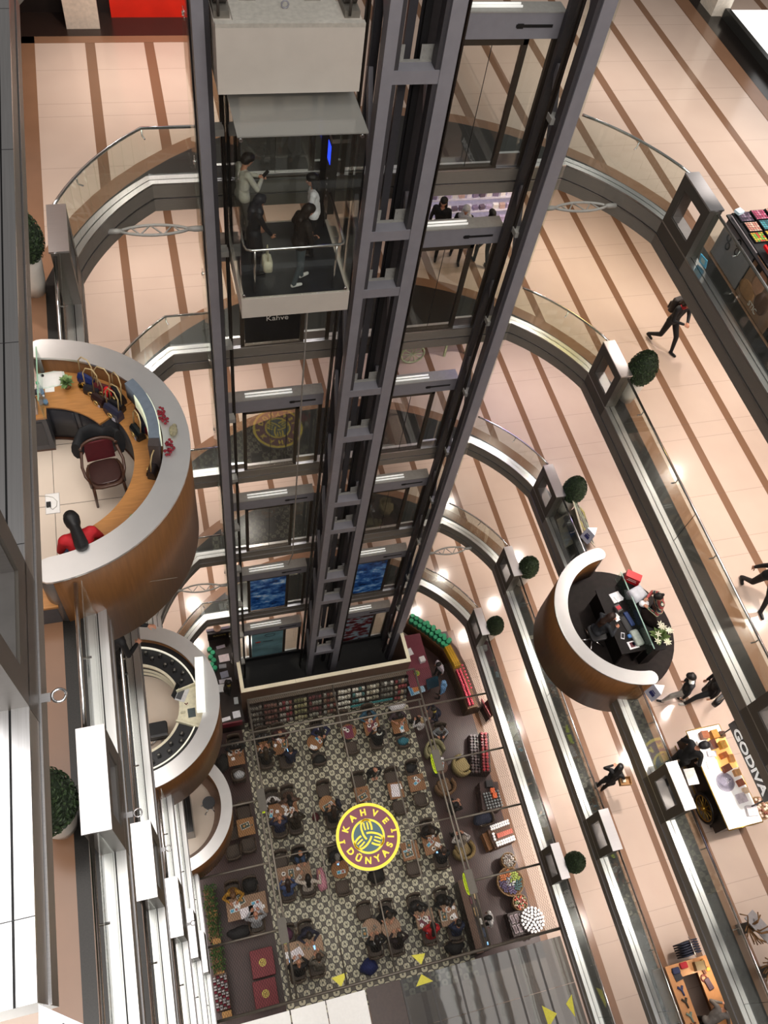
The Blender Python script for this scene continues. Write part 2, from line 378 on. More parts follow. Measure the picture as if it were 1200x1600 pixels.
# red shop at the far left of the fifth gallery
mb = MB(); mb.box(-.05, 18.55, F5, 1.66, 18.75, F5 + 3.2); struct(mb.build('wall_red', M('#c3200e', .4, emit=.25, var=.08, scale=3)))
mb = MB(); mb.box(-.95, 18.12, F5, -.30, 18.72, F5 + 3.2); struct(mb.build('wall_pier', M('#d8c8b8', .5)))
mb = MB(); mb.box(-4.0, 18.75, F5, 2.4, 18.9, F5 + 3.2); struct(mb.build('wall_shopfront', M('#241a17', .4)))
# ----------------------------------------------------------------- railing pillars
PIL = {}
def pillar_mesh(side):                    # local: atrium face at x=0, body towards +x (mirrored for the left), y 0..1.05
    key = side
    s = 1 if side > 0 else -1
    body = MB(); W = .26
    def bx(x0, y0, z0, x1, y1, z1, m=0, mb=body): mb.box(s * x0, y0, z0, s * x1, y1, z1, m)
    bx(.0, 0, -.29, W, 1.05, .22); bx(0, 0, .82, W, 1.05, 1.02); bx(0, 0, .22, W, .19, .82); bx(0, .86, .22, W, 1.05, .82)
    frame = MB()
    for a in ((.02, .19, .22, .24, .205, .82), (.02, .845, .22, .24, .86, .82), (.02, .205, .22, .24, .845, .235), (.02, .205, .805, .24, .845, .82)): frame.box(s * a[0], a[1], a[2], s * a[3], a[4], a[5])
    top = MB().box(s * -.004, -.004, 1.02, s * (W + .02), 1.054, 1.05)
    return body, frame, top
for side in (1, -1):
    b, f, t = pillar_mesh(side)
    r = thing('railing_pillar', 'x', 'pillar', (0, 0, -50))
    b.build('pillar_body', PILLAR, r); f.build('opening_lining', STEEL_MID, r); t.build('top_plate', STEEL, r)
    PIL[side] = r
ordn = {1: 'lowest gallery', 2: 'second gallery up', 3: 'third gallery up', 4: 'fourth gallery up', 5: 'fifth gallery up', 6: 'gallery nearest the viewer'}
def put_pillar(side, k, y, where, first=[True, True]):
    lab = 'steel railing pillar with square opening, %s, %s' % (where, ordn[k])
    loc = (XR if side > 0 else XL, y, FL[k])
    i = 0 if side > 0 else 1
    if first[i]:
        first[i] = False; o = PIL[side]; o.location = loc; o['label'] = lab; o['group'] = 'railing pillars'
    else: dup(PIL[side], loc, label=lab, group='railing pillars')
for k in range(1, 6):
    put_pillar(1, k, 10.32, 'right side, far end')
    put_pillar(-1, k, 2.115, 'left side, near end') if k != 9 else None
    if k <= 4: put_pillar(1, k, 2.115, 'right side, near end')
put_pillar(-1, 5, 10.32, 'left side by the tall pot')
put_pillar(-1, 6, 2.115, 'left edge of the picture')
for k in (4, 3): put_pillar(-1, k, 10.32, 'left side, far end')
# ----------------------------------------------------------------- glass railings
def railing(path, z, label, posts=None, spacing=1.55, joint=3.0):
    r = thing('glass_railing', label, 'railing', (path[0][0], path[0][1], z)); L = Vector(r.location)
    g = MB(); A = path
    n = len(A)
    for i in range(n - 1):
        a = Vector((*A[i], 0)); b = Vector((*A[i + 1], 0)); e = (b - a).normalized(); nn = Vector((-e.y, e.x, 0)) * .006
        v = []
        for zz in (z - .02, z + 1.0):
            for p in (a - nn, b - nn, b + nn, a + nn): v.append(Vector((p.x, p.y, zz)) - L)
        g.add(v, [(3, 2, 1, 0), (4, 5, 6, 7), (0, 1, 5, 4), (2, 3, 7, 6), (1, 2, 6, 5), (3, 0, 4, 7)])
    g.build('glass_panel', GLASS, r)
    H = offset(A, .075); pts = [Vector((p[0], p[1], z + .94)) - L for p in H]
    MB().tube(pts, .027, 10).build('handrail', CHROME, r)
    cum = [0]
    for i in range(n - 1): cum.append(cum[-1] + (Vector(A[i + 1]) - Vector(A[i])).length)
    tot = cum[-1]
    def at_len(P, t):
        for i in range(n - 1):
            if t <= cum[i + 1]:
                u = (t - cum[i]) / max(1e-6, cum[i + 1] - cum[i]); return Vector(P[i]).lerp(Vector(P[i + 1]), u)
        return Vector(P[-1])
    k = max(1, int(tot / spacing)); 
    for i in range(k):
        t = tot * (i + .5) / k; a = at_len(A, t); h = at_len(H, t)
        b = MB(); p0 = Vector((a.x, a.y, z + .80)) - L; p1 = Vector((h.x, h.y, z + .80)) - L; p2 = Vector((h.x, h.y, z + .925)) - L
        b.tube([p0 - (p1 - p0) * .35, p1, p2], .014, 6)
        b.build('rail_bracket', CHROME, r)
    j = max(1, int(tot / joint))
    for i in range(1, j):
        a = at_len(A, tot * i / j)
        MB().box(a.x - L.x - .004, a.y - L.y - .004, -.02, a.x - L.x + .004, a.y - L.y + .004, 1.003).build('panel_joint', BLACK, r)
    return r
gp = offset(PATH, .13)
arcL = gp[1:12]; arcR = gp[12:23]
for k in range(1, 6):
    z = FL[k] + .012
    railing(list(reversed([(XR + .13, y) for y in (8.35 if k == 3 else 3.17, 10.32)])), z, 'straight glass railing with steel handrail, right side, %s, above the kiosks' % ordn[k] if k == 3 else 'straight glass railing with steel handrail along the right side, %s' % ordn[k])
    railing([(XR + .13, 2.115), (XR + .13, YB)] if k != 3 else [(XR + .13, 5.1), (XR + .13, 3.17)], z, 'glass railing with steel handrail, right side, lower part of the picture, %s' % ordn[k])
    railing(arcR + [(XR + .13, 11.37)] if False else arcR, z, 'curved glass railing right of the lift tower, %s' % ordn[k])
    railing([(1.0, 13.26)][::-1] and [(p[0], p[1]) for p in arcL] + [(1.0, 13.26)], z, 'curved glass railing left of the lift tower, %s' % ordn[k])
    if k in (5, 3, 1):
        railing([(XL - .13, 3.17), (XL - .13, 4.9)], z, 'short glass railing on the left between pillar and wooden kiosk, %s' % ordn[k])
        railing([(XL - .13, 8.6), (XL - .13, 10.32)], z, 'glass railing on the left beyond the wooden kiosk, %s' % ordn[k])
    else:
        railing([(XL - .13, 3.17), (XL - .13, 10.32)], z, 'long glass railing along the left side, %s' % ordn[k])
    railing([(XL - .13, YB), (XL - .13, 2.115)], z, 'glass railing on the left at the bottom edge, %s' % ordn[k])
railing([(XR + .13, 2.115), (XR + .13, YB)], FL[3] + .012, 'glass railing right of the sweets cart, %s' % ordn[3])
# little ring hooks on the fascia of the left side
for (k, y) in [(6, 2.28), (5, 2.55), (5, 9.2), (4, 3.0), (3, 2.45)]:
    h = thing('fascia_hook', 'x', 'hook', (XL, y, FL[k] - .30), group='ring hooks on the left fascia'); h['label'] = 'small steel ring hook sticking out of the left fascia, %s, %s' % (ordn[k], 'far' if y > 5 else 'near')
    MB().box(0.012, -.03, -.012, .07, .03, .0).build('hook_plate', STEEL, h)
    MB().tube([(.125 + .045 * cos(a), .045 * sin(a), 0) for a in np.linspace(0, 2 * pi, 17)[:-1]], .010, 8, closed=True).build('ring', CHROME, h)
# ================================================================= people
def _ik(a, b, l1, l2, hint):
    a = Vector(a); b = Vector(b); d = b - a; L = min(d.length, (l1 + l2) * .995); d.normalize(); b2 = a + d * L
    x = (l1 * l1 - l2 * l2 + L * L) / (2 * L); h = math.sqrt(max(0, l1 * l1 - x * x))
    hv = Vector(hint); hv = hv - d * hv.dot(d); hv = hv.normalized() if hv.length > 1e-5 else d.orthogonal().normalized()
    return a + d * x + hv * h, b2
def _capsule(mb, p0, p1, r0, r1, n=10):
    p0 = Vector(p0); p1 = Vector(p1); d = p1 - p0
    if d.length < 1e-4: mb.ball(p0, max(r0, r1), n); return
    d.normalize(); u = d.orthogonal().normalized(); w = d.cross(u); rings = []
    for t in (-80, -50, -20): rings.append((p0 + d * r0 * sin(radians(t)), r0 * cos(radians(t))))
    rings.append((p0, r0)); rings.append((p1, r1))
    for t in (20, 50, 80): rings.append((p1 + d * r1 * sin(radians(t)), r1 * cos(radians(t))))
    mb.loft([[c + (u * cos(2 * pi * i / n) + w * sin(2 * pi * i / n)) * r for i in range(n)] for c, r in rings], 0, True)
def _remesh(prims, voxel, name, smooth=2):
    mb = MB()
    for (p0, p1, r0, r1, m) in prims: _capsule(mb, p0, p1, r0, r1)
    me = bpy.data.meshes.new(name); me.from_pydata(mb.v, [], mb.f)
    o = bpy.data.objects.new('tmp', me); COL.objects.link(o)
    md = o.modifiers.new('r', 'REMESH'); md.mode = 'VOXEL'; md.voxel_size = voxel
    ms = o.modifiers.new('s', 'SMOOTH'); ms.factor = .6; ms.iterations = smooth
    dg = bpy.context.evaluated_depsgraph_get(); out = bpy.data.meshes.new_from_object(o.evaluated_get(dg))
    bpy.data.objects.remove(o); bpy.data.meshes.remove(me)
    nv = len(out.vertices); co = np.empty(nv * 3); out.vertices.foreach_get('co', co); co = co.reshape(-1, 3)
    faces = [tuple(p.vertices) for p in out.polygons]
    fc = np.array([co[list(f)].mean(0) for f in faces]) if faces else np.zeros((0, 3))
    best = np.full(len(fc), 1e9); mi = np.zeros(len(fc), int)
    for (p0, p1, r0, r1, m) in prims:
        a = np.array(p0, float); b = np.array(p1, float); ab = b - a; L2 = max(1e-9, ab @ ab)
        t = np.clip(((fc - a) @ ab) / L2, 0, 1); d = np.linalg.norm(fc - a - t[:, None] * ab, axis=1) - (r0 + (r1 - r0) * t)
        k = d < best; best[k] = d[k]; mi[k] = m
    bpy.data.meshes.remove(out)
    return co, faces, mi
def _hand(mb, wrist, dirn, palm_n, side, m, curl=.5, s=1.0):
    d = Vector(dirn).normalized(); n = Vector(palm_n); n = (n - d * n.dot(d)).normalized(); w = d.cross(n) * side   # w points to the thumb side
    w0 = Vector(wrist)
    def P(a, b, c): return w0 + d * a * s + w * b * s + n * c * s
    rings = []
    for (a, hw, th) in ((-.015, .024, .019), (.02, .032, .017), (.06, .040, .014), (.088, .040, .012)):
        rings.append([P(a, hw * cos(t), th * sin(t)) for t in [2 * pi * i / 10 for i in range(10)]])
    mb.loft(rings, m, True)
    for i, (b, L) in enumerate(((.031, .070), (.011, .078), (-.010, .073), (-.030, .058))):
        a0 = P(.082, b, 0); a1 = P(.082 + L * .5, b * 1.08, curl * .018); a2 = P(.082 + L * (.97 - .45 * curl), b * 1.1, curl * .055 + .002)
        mb.tube([a0, a1, a2], [.0092 * s, .0086 * s, .0066 * s], 6, m)
    mb.tube([P(.015, .028, .004), P(.045, .053, .014), P(.078, .060, .026)], [.0115 * s, .0105 * s, .008 * s], 6, m)
_PERSON_N = [0]
def person(label, loc, rz, top='#222226', legs='#1c1d22', shoes='#141414', skin='#c78f73', hair='#17120f', style='short', sit=False,
           lean=6, hip=None, feet=None, hands=None, head=(0, 0), h=1.70, voxel=.024, sleeve=1.0, skirt=False, bulk=1.0, group=None, kind_hair=None, turn=0, coat=False, stripes=None, scarf=None):
    s = h / 1.70
    if not hip and not sit and feet:
        m_ = max(math.hypot(abs(f_[0]) - .085, f_[1]) for f_ in feet); hip = (0, 0, min(.93, .09 + math.sqrt(max(.2, .835 ** 2 - m_ * m_))))
    hip = Vector(hip) if hip else Vector((0, 0, .55 if sit else .93))
    L = radians(lean); up = Vector((0, sin(L), cos(L))); fw = Vector((0, cos(L), -sin(L)))
    tr = Matrix.Rotation(radians(turn), 3, 'Z')
    chest = hip + up * .36; neck = hip + up * .50
    sx = tr @ Vector((1, 0, 0))
    sh = {1: neck + sx * .175 - up * .03, -1: neck - sx * .175 - up * .03}
    hp = head; yaw = radians(hp[1]); pit = radians(hp[0])
    HR = Matrix.Rotation(yaw, 3, 'Z') @ Matrix.Rotation(-pit - L * .6, 3, 'X')
    nb = neck + up * .05; hc = nb + HR @ Vector((0, .022, .125))
    P = []
    b = bulk
    P += [(hip + Vector((-.075, 0, .0)), hip + Vector((.075, 0, .0)), .105 * b, .105 * b, 1 if (coat or not sit) else 1)]
    P += [(hip + up * .02, hip + up * .20, .125 * b, .115 * b, 1), (hip + up * .2 - sx * .045, chest - sx * .055, .10 * b, .112 * b, 1), (hip + up * .2 + sx * .045, chest + sx * .055, .10 * b, .112 * b, 1)]
    P += [(chest - sx * .07 + up * .06, sh[-1] + sx * .03, .10 * b, .07 * b, 1), (chest + sx * .07 + up * .06, sh[1] - sx * .03, .10 * b, .07 * b, 1)]
    P += [(neck - up * .02, nb + HR @ Vector((0, .005, .05)), .052, .046, 0)]
    # head
    P += [(hc + HR @ Vector((0, -.012, .028)), hc + HR @ Vector((0, .012, .02)), .080, .078, 0), (hc + HR @ Vector((0, .018, -.02)), hc + HR @ Vector((0, .040, -.072)), .066, .038, 0)]
    P += [(hc + HR @ Vector((0, .088, .012)), hc + HR @ Vector((0, .103, -.022)), .008, .014, 0)]
    for e in (-1, 1): P += [(hc + HR @ Vector((e * .080, -.004, .008)), hc + HR @ Vector((e * .078, 0, -.022)), .011, .009, 0)]
    hb = MB()
    default = {True: [(-.16, .30, .30), (.16, .30, .30)], False: [(-.24, .04, -.10), (.24, .04, -.10)]}[sit]
    hands = hands or default                     # relative to the hip
    for e, ht in zip((-1, 1), hands):
        tgt = hip + Vector(ht); el, wr = _ik(sh[e], tgt, .285, .255, (e * .9, -.5, -.6))
        P += [(sh[e], el, .058 * b, .046 * b, 1)]
        if sleeve >= .99: P += [(el, wr, .046 * b, .034 * b, 1)]
        else:
            q = el.lerp(wr, sleeve); P += [(el, q, .044 * b, .040 * b, 1), (q, wr, .036, .027, 0)]
        d = (wr - el).normalized(); _hand(hb, wr + d * .012, d, (-e * .5, .2, -.85) if abs(d.z) < .7 else (-e, .2, 0), e, 0, .55, .98)
    feet = feet or ([(-.10, .42, .06), (.10, .42, .06)] if sit else [(-.09, .0, .06), (.09, .02, .06)])
    for e, ft in zip((-1, 1), feet):
        hj = hip + Vector((e * .085, 0, -.03)); kn, an = _ik(hj, Vector(ft), .425, .42, (e * .12, 1, .15))
        P += [(hj, kn, .088 * b, .062, 2), (kn, an, .060, .042, 2)]
        a2 = Vector(an); toe = Vector((e * .02, .14, -.025)) if a2.z < .12 else Vector((0, .13, -.05))
        P += [(a2 + Vector((0, -.02, -.03)), a2 + toe, .040, .034, 3)]
    if skirt or coat:
        for e in (-1, 1): P += [(hip + Vector((e * .05, 0, 0)), hip + Vector((e * .09, .02 if not sit else .22, -.32 if not sit else -.02)), .125 * b, .13 * b, 1)]
    if scarf: P += [(neck - sx * .05 + up * .015 + fw * .02, neck + sx * .05 + up * .015 + fw * .02, .068, .068, 4)]
    co, faces, mi = _remesh(P, voxel, 'person')
    mats = [M(skin, .5, var=.04), M(top, .75, var=.10, scale=22), M(legs, .75, var=.10, scale=22), M(shoes, .45), M(scarf or '#eeeeee', .8), M('#0d0b0a', .3), M('#efe9e2', .4), M('#9a4f48', .5)]
    if stripes: mats[1] = stripes
    mb = MB(); mb.add(co, faces, 0, True); mb.m = [int(x) for x in mi]
    o0 = len(mb.v)
    mb.add(hb.v, hb.f, 0, True)
    for e in (-1, 1):
        mb.ball(hc + HR @ Vector((e * .030, .077, .014)), (.014, .008, .009), 8, 6); mb.ball(hc + HR @ Vector((e * .030, .084, .014)), (.0065, .004, .0065), 6, 5)
        mb.ball(hc + HR @ Vector((e * .030, .080, .032)), (.017, .006, .0035), 6, 5)
    mb.ball(hc + HR @ Vector((0, .086, -.052)), (.022, .008, .007), 8, 7)
    mb.v = [(x * s, y * s, z * s) for x, y, z in [tuple(p) for p in mb.v]]
    body = mb.build('person', mats, None, loc, rz, weld=False)
    tag(body, label, 'person', group)
    # hair / headwear as a child
    H = []; Q = lambda x, y, z: hc + HR @ Vector((x, y, z))
    if style != 'bald':
        H += [(Q(0, -.028, .040), Q(0, .012, .054), .098, .086, 0), (Q(0, -.05, -.005), Q(0, -.03, .03), .09, .094, 0)]
        if style in ('long', 'hijab'):
            for e in (-1, 1): H += [(Q(e * .065, -.02, .03), Q(e * .075, -.015, -.10), .030, .038, 0)]
            H += [(Q(0, -.065, 0), neck - fw * .085 + up * -.04, .07, .075, 0), (neck - fw * .085 - sx * .04, neck - fw * .10 - up * .22 - sx * .03, .05, .035, 0), (neck - fw * .085 + sx * .04, neck - fw * .10 - up * .22 + sx * .03, .05, .035, 0)]
            if style == 'hijab': H += [(neck - sx * .09 + fw * .03, neck + sx * .09 + fw * .03, .085, .085, 0), (Q(-.07, .03, .045), Q(.07, .03, .045), .035, .035, 0), (Q(-.07, .03, -.085), Q(.07, .03, -.085), .03, .03, 0)]
        if style == 'bun': H += [(Q(0, -.12, .05), Q(0, -.15, .05), .040, .040, 0)]
        if style == 'tail': H += [(Q(0, -.10, .0), neck - fw * .12 - up * .06, .06, .085, 0), (neck - fw * .12 - up * .06, neck - fw * .12 - up * .22, .085, .05, 0)]
        if style == 'cap': H += [(Q(0, .06, .058), Q(0, .125, .048), .035, .03, 0)]
        hcod, hf, _ = _remesh(H, max(.014, voxel * .7), 'hair', 2)
        hm = MB(); hm.add(hcod * s, hf, 0, True)
        hm.build({'hijab': 'headscarf', 'cap': 'cap'}.get(style, 'hair'), M(hair, .55, var=.25, scale=40), body, weld=False)
    return body
# ================================================================= lift tower
CX = [(1.03, 1.20), (3.86, 4.05), (4.81, 5.05), (7.25, 7.49)]
ZB, ZT = 0.02, 31.0
tower = thing('lift_tower', 'tall grey steel lift tower frame with two shafts in the middle of the hall', 'lift tower', (4.25, 12.6, 0))
def tb(name, mb, mat):
    mb.v = [(x - 4.25, y - 12.6, z) for x, y, z in [tuple(p) for p in mb.v]]; return mb.build(name, mat, tower)
for i, (a, b) in enumerate(CX):
    c = MB(); c.box(a, 12.10, ZB, b, 12.36, ZT, 0)
    if i in (0, 1): c.box(b, 12.14, ZB, b + .08, 12.34, ZT, 1)
    if i in (2, 3): c.box(a - .08, 12.14, ZB, a, 12.34, ZT, 1)
    tb('column', c, [PAINT, PAINT_DK])
for (a, b) in [(1.03, 1.20), (3.90, 4.05), (4.81, 4.98), (7.20, 7.42)]:
    tb('column', MB().box(a, 12.99, ZB, b, 13.10, ZT), PAINT_DK)
for z in (28.9, 27.2, 24.87, 21.8, 20.38, 17.3, 15.55, 12.55, 11.08, 8.0, 6.4, 3.48, 2.0):
    c = MB(); c.box(4.04, 12.12, z - .11, 4.82, 12.36, z + .11, 0)
    for xx in (4.06, 4.55):
        c.box(xx, 12.40, z + .11, xx + .22, 12.42, z + .36, 1)
        for dx in (.05, .16):
            for dz in (.17, .29): c.cyl((xx + dx, 12.40, z + dz), (xx + dx, 12.385, z + dz), .014, n=6, m=1)
    c.box(4.04, 12.36, z + .105, 4.82, 12.44, z + .115, 1)
    tb('rung', c, [PAINT, PAINT_LT])
# counterweight guides and wall brackets between the two inner columns
for (x, y) in [(4.18, 12.55), (4.62, 12.55)]:
    g = MB(); g.box(x - .05, y, ZB, x + .05, y + .07, ZT); g.box(x - .09, y + .07, ZB, x + .09, y + .09, ZT); tb('guide_rail', g, BLACK)
tb('guide_rail', MB().box(4.36, 12.72, ZB, 4.50, 12.80, ZT), PAINT_DK)
for x in (1.44, 7.13, 3.66, 5.24):
    g = MB(); g.box(x - .035, 12.50, ZB, x + .035, 12.57, ZT); g.box(x - .012, 12.43, ZB, x + .012, 12.5, ZT); tb('guide_rail', g, M('#2e2823', .4, .4))
for x in (3.70, 3.83): tb('cable', MB().cyl((x, 12.75, ZB), (x, 12.75, ZT), .010, n=6), BLACK)
z = 2.6
for i, z in enumerate(np.arange(1.0, 30, 2.45)):
    for (xa, sgn) in ((3.93, 1), (4.93, 1), (7.31, 1)):
        c = MB(); a = Vector((xa, 12.34, z)); b = Vector((xa, 13.0, z + 1.5))
        d = (b - a).normalized(); n = Vector((1, 0, 0)); w = d.cross(n) * .07; n = n * .04
        v = [a - n - w, a + n - w, a + n + w, a - n + w, b - n - w, b + n - w, b + n + w, b - n + w]
        c.add(v, [(3, 2, 1, 0), (4, 5, 6, 7), (0, 1, 5, 4), (1, 2, 6, 5), (2, 3, 7, 6), (3, 0, 4, 7)]); tb('brace', c, PAINT)
    c = MB(); c.box(1.22, 12.3, z + .8, 1.44, 12.5, z + .92); c.box(7.1, 12.3, z + .8, 7.25, 12.5, z + .92); tb('rail_bracket', c, PAINT_LT)
    for (x, y) in ((.985, 12.8), (7.535, 12.6)):
        c = MB(); c.cyl((x - .03, y, z), (x + .03, y, z), .035, n=8); 
        for a in (.7, 2.4, 3.9, 5.5): c.tube([(x, y, z), (x, y + .10 * cos(a), z + .10 * sin(a))], .012, 6)
        tb('glass_clamp', c, CHROME)
for (x0, y0, x1, y1) in ((.97, 12.12, .982, 13.09), (7.53, 12.12, 7.542, 13.09)):
    for z0, z1 in zip([3.0] + FL[1:6], FL[1:6] + [31.0]):
        tb('side_glass', MB().box(x0, y0, z0 + .01, x1, y1, z1 - .01), GLASS)
# landing doors: one portal with glass leaves for each shaft and gallery
POSTER = {}
def poster_or_reflection_mat(kind):
    m = bpy.data.materials.new('poster_or_reflection_print'); m.use_nodes = True; nt = m.node_tree; b = nt.nodes['Principled BSDF']; N = nt.nodes.new; Lk = nt.links.new
    tc = N('ShaderNodeTexCoord'); n = N('ShaderNodeTexNoise'); n.inputs['Scale'].default_value = {'blue': 3.0, 'teal': 1.2, 'red': 2.2, 'dark': 2.0}[kind]; n.inputs['Detail'].default_value = 4
    mp = N('ShaderNodeMapping'); mp.inputs['Scale'].default_value = (1, 1, 1.8); Lk(tc.outputs['Object'], mp.inputs[0]); Lk(mp.outputs[0], n.inputs['Vector'])
    r = N('ShaderNodeValToRGB'); e = r.color_ramp.elements
    cols = {'blue': ['#0d1c3c', '#1f4f93', '#5b8fc4', '#c9d9e2'], 'teal': ['#51696d', '#5d7a7e', '#64858a', '#6b8c90'], 'dark': ['#0d0d0e', '#121213', '#171718', '#1b1b1c'], 'red': ['#1b1010', '#57161a', '#7d929a', '#3a1a18']}[kind]
    e[0].position = .30; e[0].color = (*lin(cols[0]), 1); e[1].position = .72; e[1].color = (*lin(cols[3]), 1)
    for p, c in ((.47, cols[1]), (.6, cols[2])):
        x = e.new(p); x.color = (*lin(c), 1)
    Lk(n.outputs[0], r.inputs[0]); Lk(r.outputs[0], b.inputs['Base Color']); b.inputs['Roughness'].default_value = .25
    Lk(r.outputs[0], b.inputs['Emission Color']); b.inputs['Emission Strength'].default_value = .10
    return m
BRONZE = M('#4a423a', .4, .5, var=.05)
for k in range(0, 7):
    z = FL[k]
    for sidx, (x0, x1, d0, d1) in enumerate(((1.20, 3.72, 1.72, 3.14), (5.02, 7.25, 5.44, 6.72))):
        if k == 6 and sidx == 1: pass
        mb = MB()                                                  # header beam with its slot and two lamp tubes on top
        mb.box(x0, 13.13, z + 2.50, x1, 13.42, z + 2.93, 0); mb.box(x0, 13.12, z + 2.93, x1, 13.44, z + 2.95, 1)
        sx0 = x1 - .85
        mb.box(sx0, 13.122, z + 2.69, sx0 + .66, 13.131, z + 2.74, 2); mb.box(sx0 + .02, 13.118, z + 2.675, sx0 + .13, 13.128, z + 2.755, 2)
        hb_ = struct(mb.build('trim_11', [PAINT, PAINT_LT, BLACK]))
        w = 1.15 if sidx == 0 else .95
        for j in (0, 1):
            xs = d0 + .08
            MB().cyl((xs, 13.22 + .09 * j, z + 2.985), (xs + w, 13.22 + .09 * j, z + 2.985), .022, n=8).build('lamp_tube', M('#f7f6f0', .4, emit=.45, var=.0), hb_)
        fr = MB(); fr.box(d0, 13.16, z + .04, d0 + .09, 13.26, z + 2.50); fr.box(d1 - .09, 13.16, z + .04, d1, 13.26, z + 2.50); fr.box(d0, 13.16, z + 2.38, d1, 13.26, z + 2.50); fr.box(d0, 13.14, z + .012, d1, 13.26, z + .045)
        fr.box(x1 - .09, 13.16, z + .02, x1, 13.24, z + 2.5); fr.box(x0, 13.16, z + .02, x0 + .06, 13.24, z + 2.5)
        door = struct(fr.build('door_%d' % (k * 2 + sidx + 1), BRONZE))
        mid = (d0 + d1) / 2
        for (a, b) in ((d0 + .09, mid - .004), (mid + .004, d1 - .09)):
            MB().box(a, 13.19, z + .05, b, 13.202, z + 2.38).build('door_leaf', GLASS_DARK, door)
        MB().box(mid - .004, 13.188, z + .05, mid + .004, 13.204, z + 2.38).build('leaf_edge', BLACK, door)
        for (a, b) in ((d1, x1 - .09), (x0 + .06, d0)):
            MB().box(a, 13.19, z + .30, b, 13.20, z + 2.5).build('side_pane', GLASS, door); MB().box(a, 13.17, z + .02, b, 13.23, z + .30).build('kick_plate', STEEL, door)
        pk = {(1, 0): 'blue', (1, 1): 'blue', (0, 0): 'teal', (0, 1): 'red', (4, 0): 'dark'}.get((k, sidx))
        if pk:
            pz = z + .05
            po = MB().box(d0 + .10, 13.176, z + .10, d1 - .10, 13.184, z + 2.35).build('door_poster', poster_or_reflection_mat(pk), None)
            tag(po, {(1, 0): 'blue and white poster on the left lift door of the lowest gallery', (1, 1): 'blue and white poster on the right lift door of the lowest gallery', (0, 0): 'pale teal notice with a red mark on the left lift door of the ground floor', (0, 1): 'dark red picture poster on the right lift door of the ground floor', (4, 0): 'black panel with a painted reflection of a sweets strip, lift door below the car'}[(k, sidx)], 'poster')
            if pk == 'dark':  # this one paints a reflection in the door glass as a flat panel
                rp_ = random.Random(2)
                for i_ in range(24): MB().box(d0 + .30 + .038 * i_, 13.170, z + 1.15 + .012 * i_, d0 + .33 + .038 * i_, 13.176, z + 1.55 + .012 * i_).build('reflection_strip', M(rp_.choice(['#8a2f2a', '#b3a13c', '#6d7a3a', '#c9b9a0', '#5a3a2a']), .5), po)
                text_obj('reflection_text', 'Kahve', .2, M('#d9d6cf', .5), (mid + .1, 13.172, z + .8), (radians(90), 0, 0), po, .002)
            if pk == 'teal':
                MB().ball((d0 + .35, 13.172, z + 1.6), (.12, .003, .07), 10).build('red_mark', M('#b0302a', .5), po)
                MB().box(d0 + .55, 13.170, z + 1.55, d0 + .95, 13.175, z + 1.60).build('caption_bar', M('#22363a', .5), po)
                MB().tube([(mid + .1 + .2 * cos(a), 13.174, z + 2.12 + .12 * sin(a)) for a in np.linspace(0, 6.28, 15)[:-1]], .012, 6, closed=True).build('ring_mark', M('#1c2d30', .5), po)
# floor in the tower shaft and the pit wall at the foot
# ---- trusses that tie the tower to the galleries
def truss(p0, p1, label):
    p0 = Vector(p0); p1 = Vector(p1); r = thing('tie_truss', label, 'truss', p0, group='leaf-shaped tie trusses'); d = p1 - p0; Lh = d.length; d.normalize(); w = Vector((-d.y, d.x, 0))
    P = lambda t, s: d * (t * Lh) + w * s
    for sg in (1, -1):
        MB().tube([P(.12 + .74 * i / 12, sg * .13 * sin(pi * i / 12) ** .75) for i in range(13)], .026, 8).build('chord', PAINT_LT, r)
    zz = [(.24, .085), (.34, -.105), (.45, .125), (.58, -.125), (.68, .105), (.77, -.075)]
    for (a, b) in zip(zz, zz[1:]): MB().tube([P(*a), P(*b)], .014, 6).build('web_bar', PAINT_LT, r)
    MB().tube([P(0, 0), P(.10, 0), P(.16, 0)], [.05, .05, .035], 10).build('end_pin', PAINT_LT, r); MB().tube([P(.84, 0), P(.90, 0), P(1, 0)], [.035, .05, .05], 10).build('end_pin', PAINT_LT, r)
for k, n in ((5, 'fifth'), (2, 'second')):
    truss((-.62, 12.30, FL[k] - .27), (1.0, 12.24, FL[k] - .27), 'grey leaf-shaped steel truss left of the lift tower at the %s gallery' % n)
    truss((9.02, 12.20, FL[k] - .27), (7.5, 12.24, FL[k] - .27), 'grey leaf-shaped steel truss right of the lift tower at the %s gallery' % n)
# ================================================================= lift car
car = thing('lift_car', 'glass panorama lift car with a pale top panel, carrying people in the left shaft', 'lift car', (2.44, 11.0, 21.13))
O = Vector(car.location)
def cb(name, mb, mat):
    mb.v = [tuple(Vector(p) - O) for p in mb.v]; return mb.build(name, mat, car)
PANEL = M('#cfc7bd', .4, .1, var=.03, scale=3)
ZF = 21.58
cb('floor_pan', MB().box(1.475, 11.0, 21.13, 3.415, 13.0, 21.575), PANEL)
cb('floor_covering', MB().box(1.53, 11.05, 21.575, 3.36, 12.95, 21.585), M('#22252a', .35, var=.3, scale=6))
cb('front_glass', MB().box(1.49, 11.005, 21.585, 3.40, 11.017, 24.70), GLASS_CAR)
for x in (1.478, 3.40): cb('side_glass', MB().box(x, 11.02, 21.585, x + .012, 12.98, 24.70), GLASS_CAR)
cb('roof_glass', MB().box(1.47, 10.99, 24.705, 3.42, 12.15, 24.725), glass_mat('roof_glass', (.55, .56, .54), .42, .12, (.55, .54, .5)))
bw = MB(); bw.box(1.50, 12.95, 21.585, 1.70, 12.99, 24.70, 0); bw.box(3.2, 12.95, 21.585, 3.40, 12.99, 24.7, 0); bw.box(1.7, 12.95, 24.1, 3.2, 12.99, 24.7, 0)
cb('back_wall', bw, BLACK)
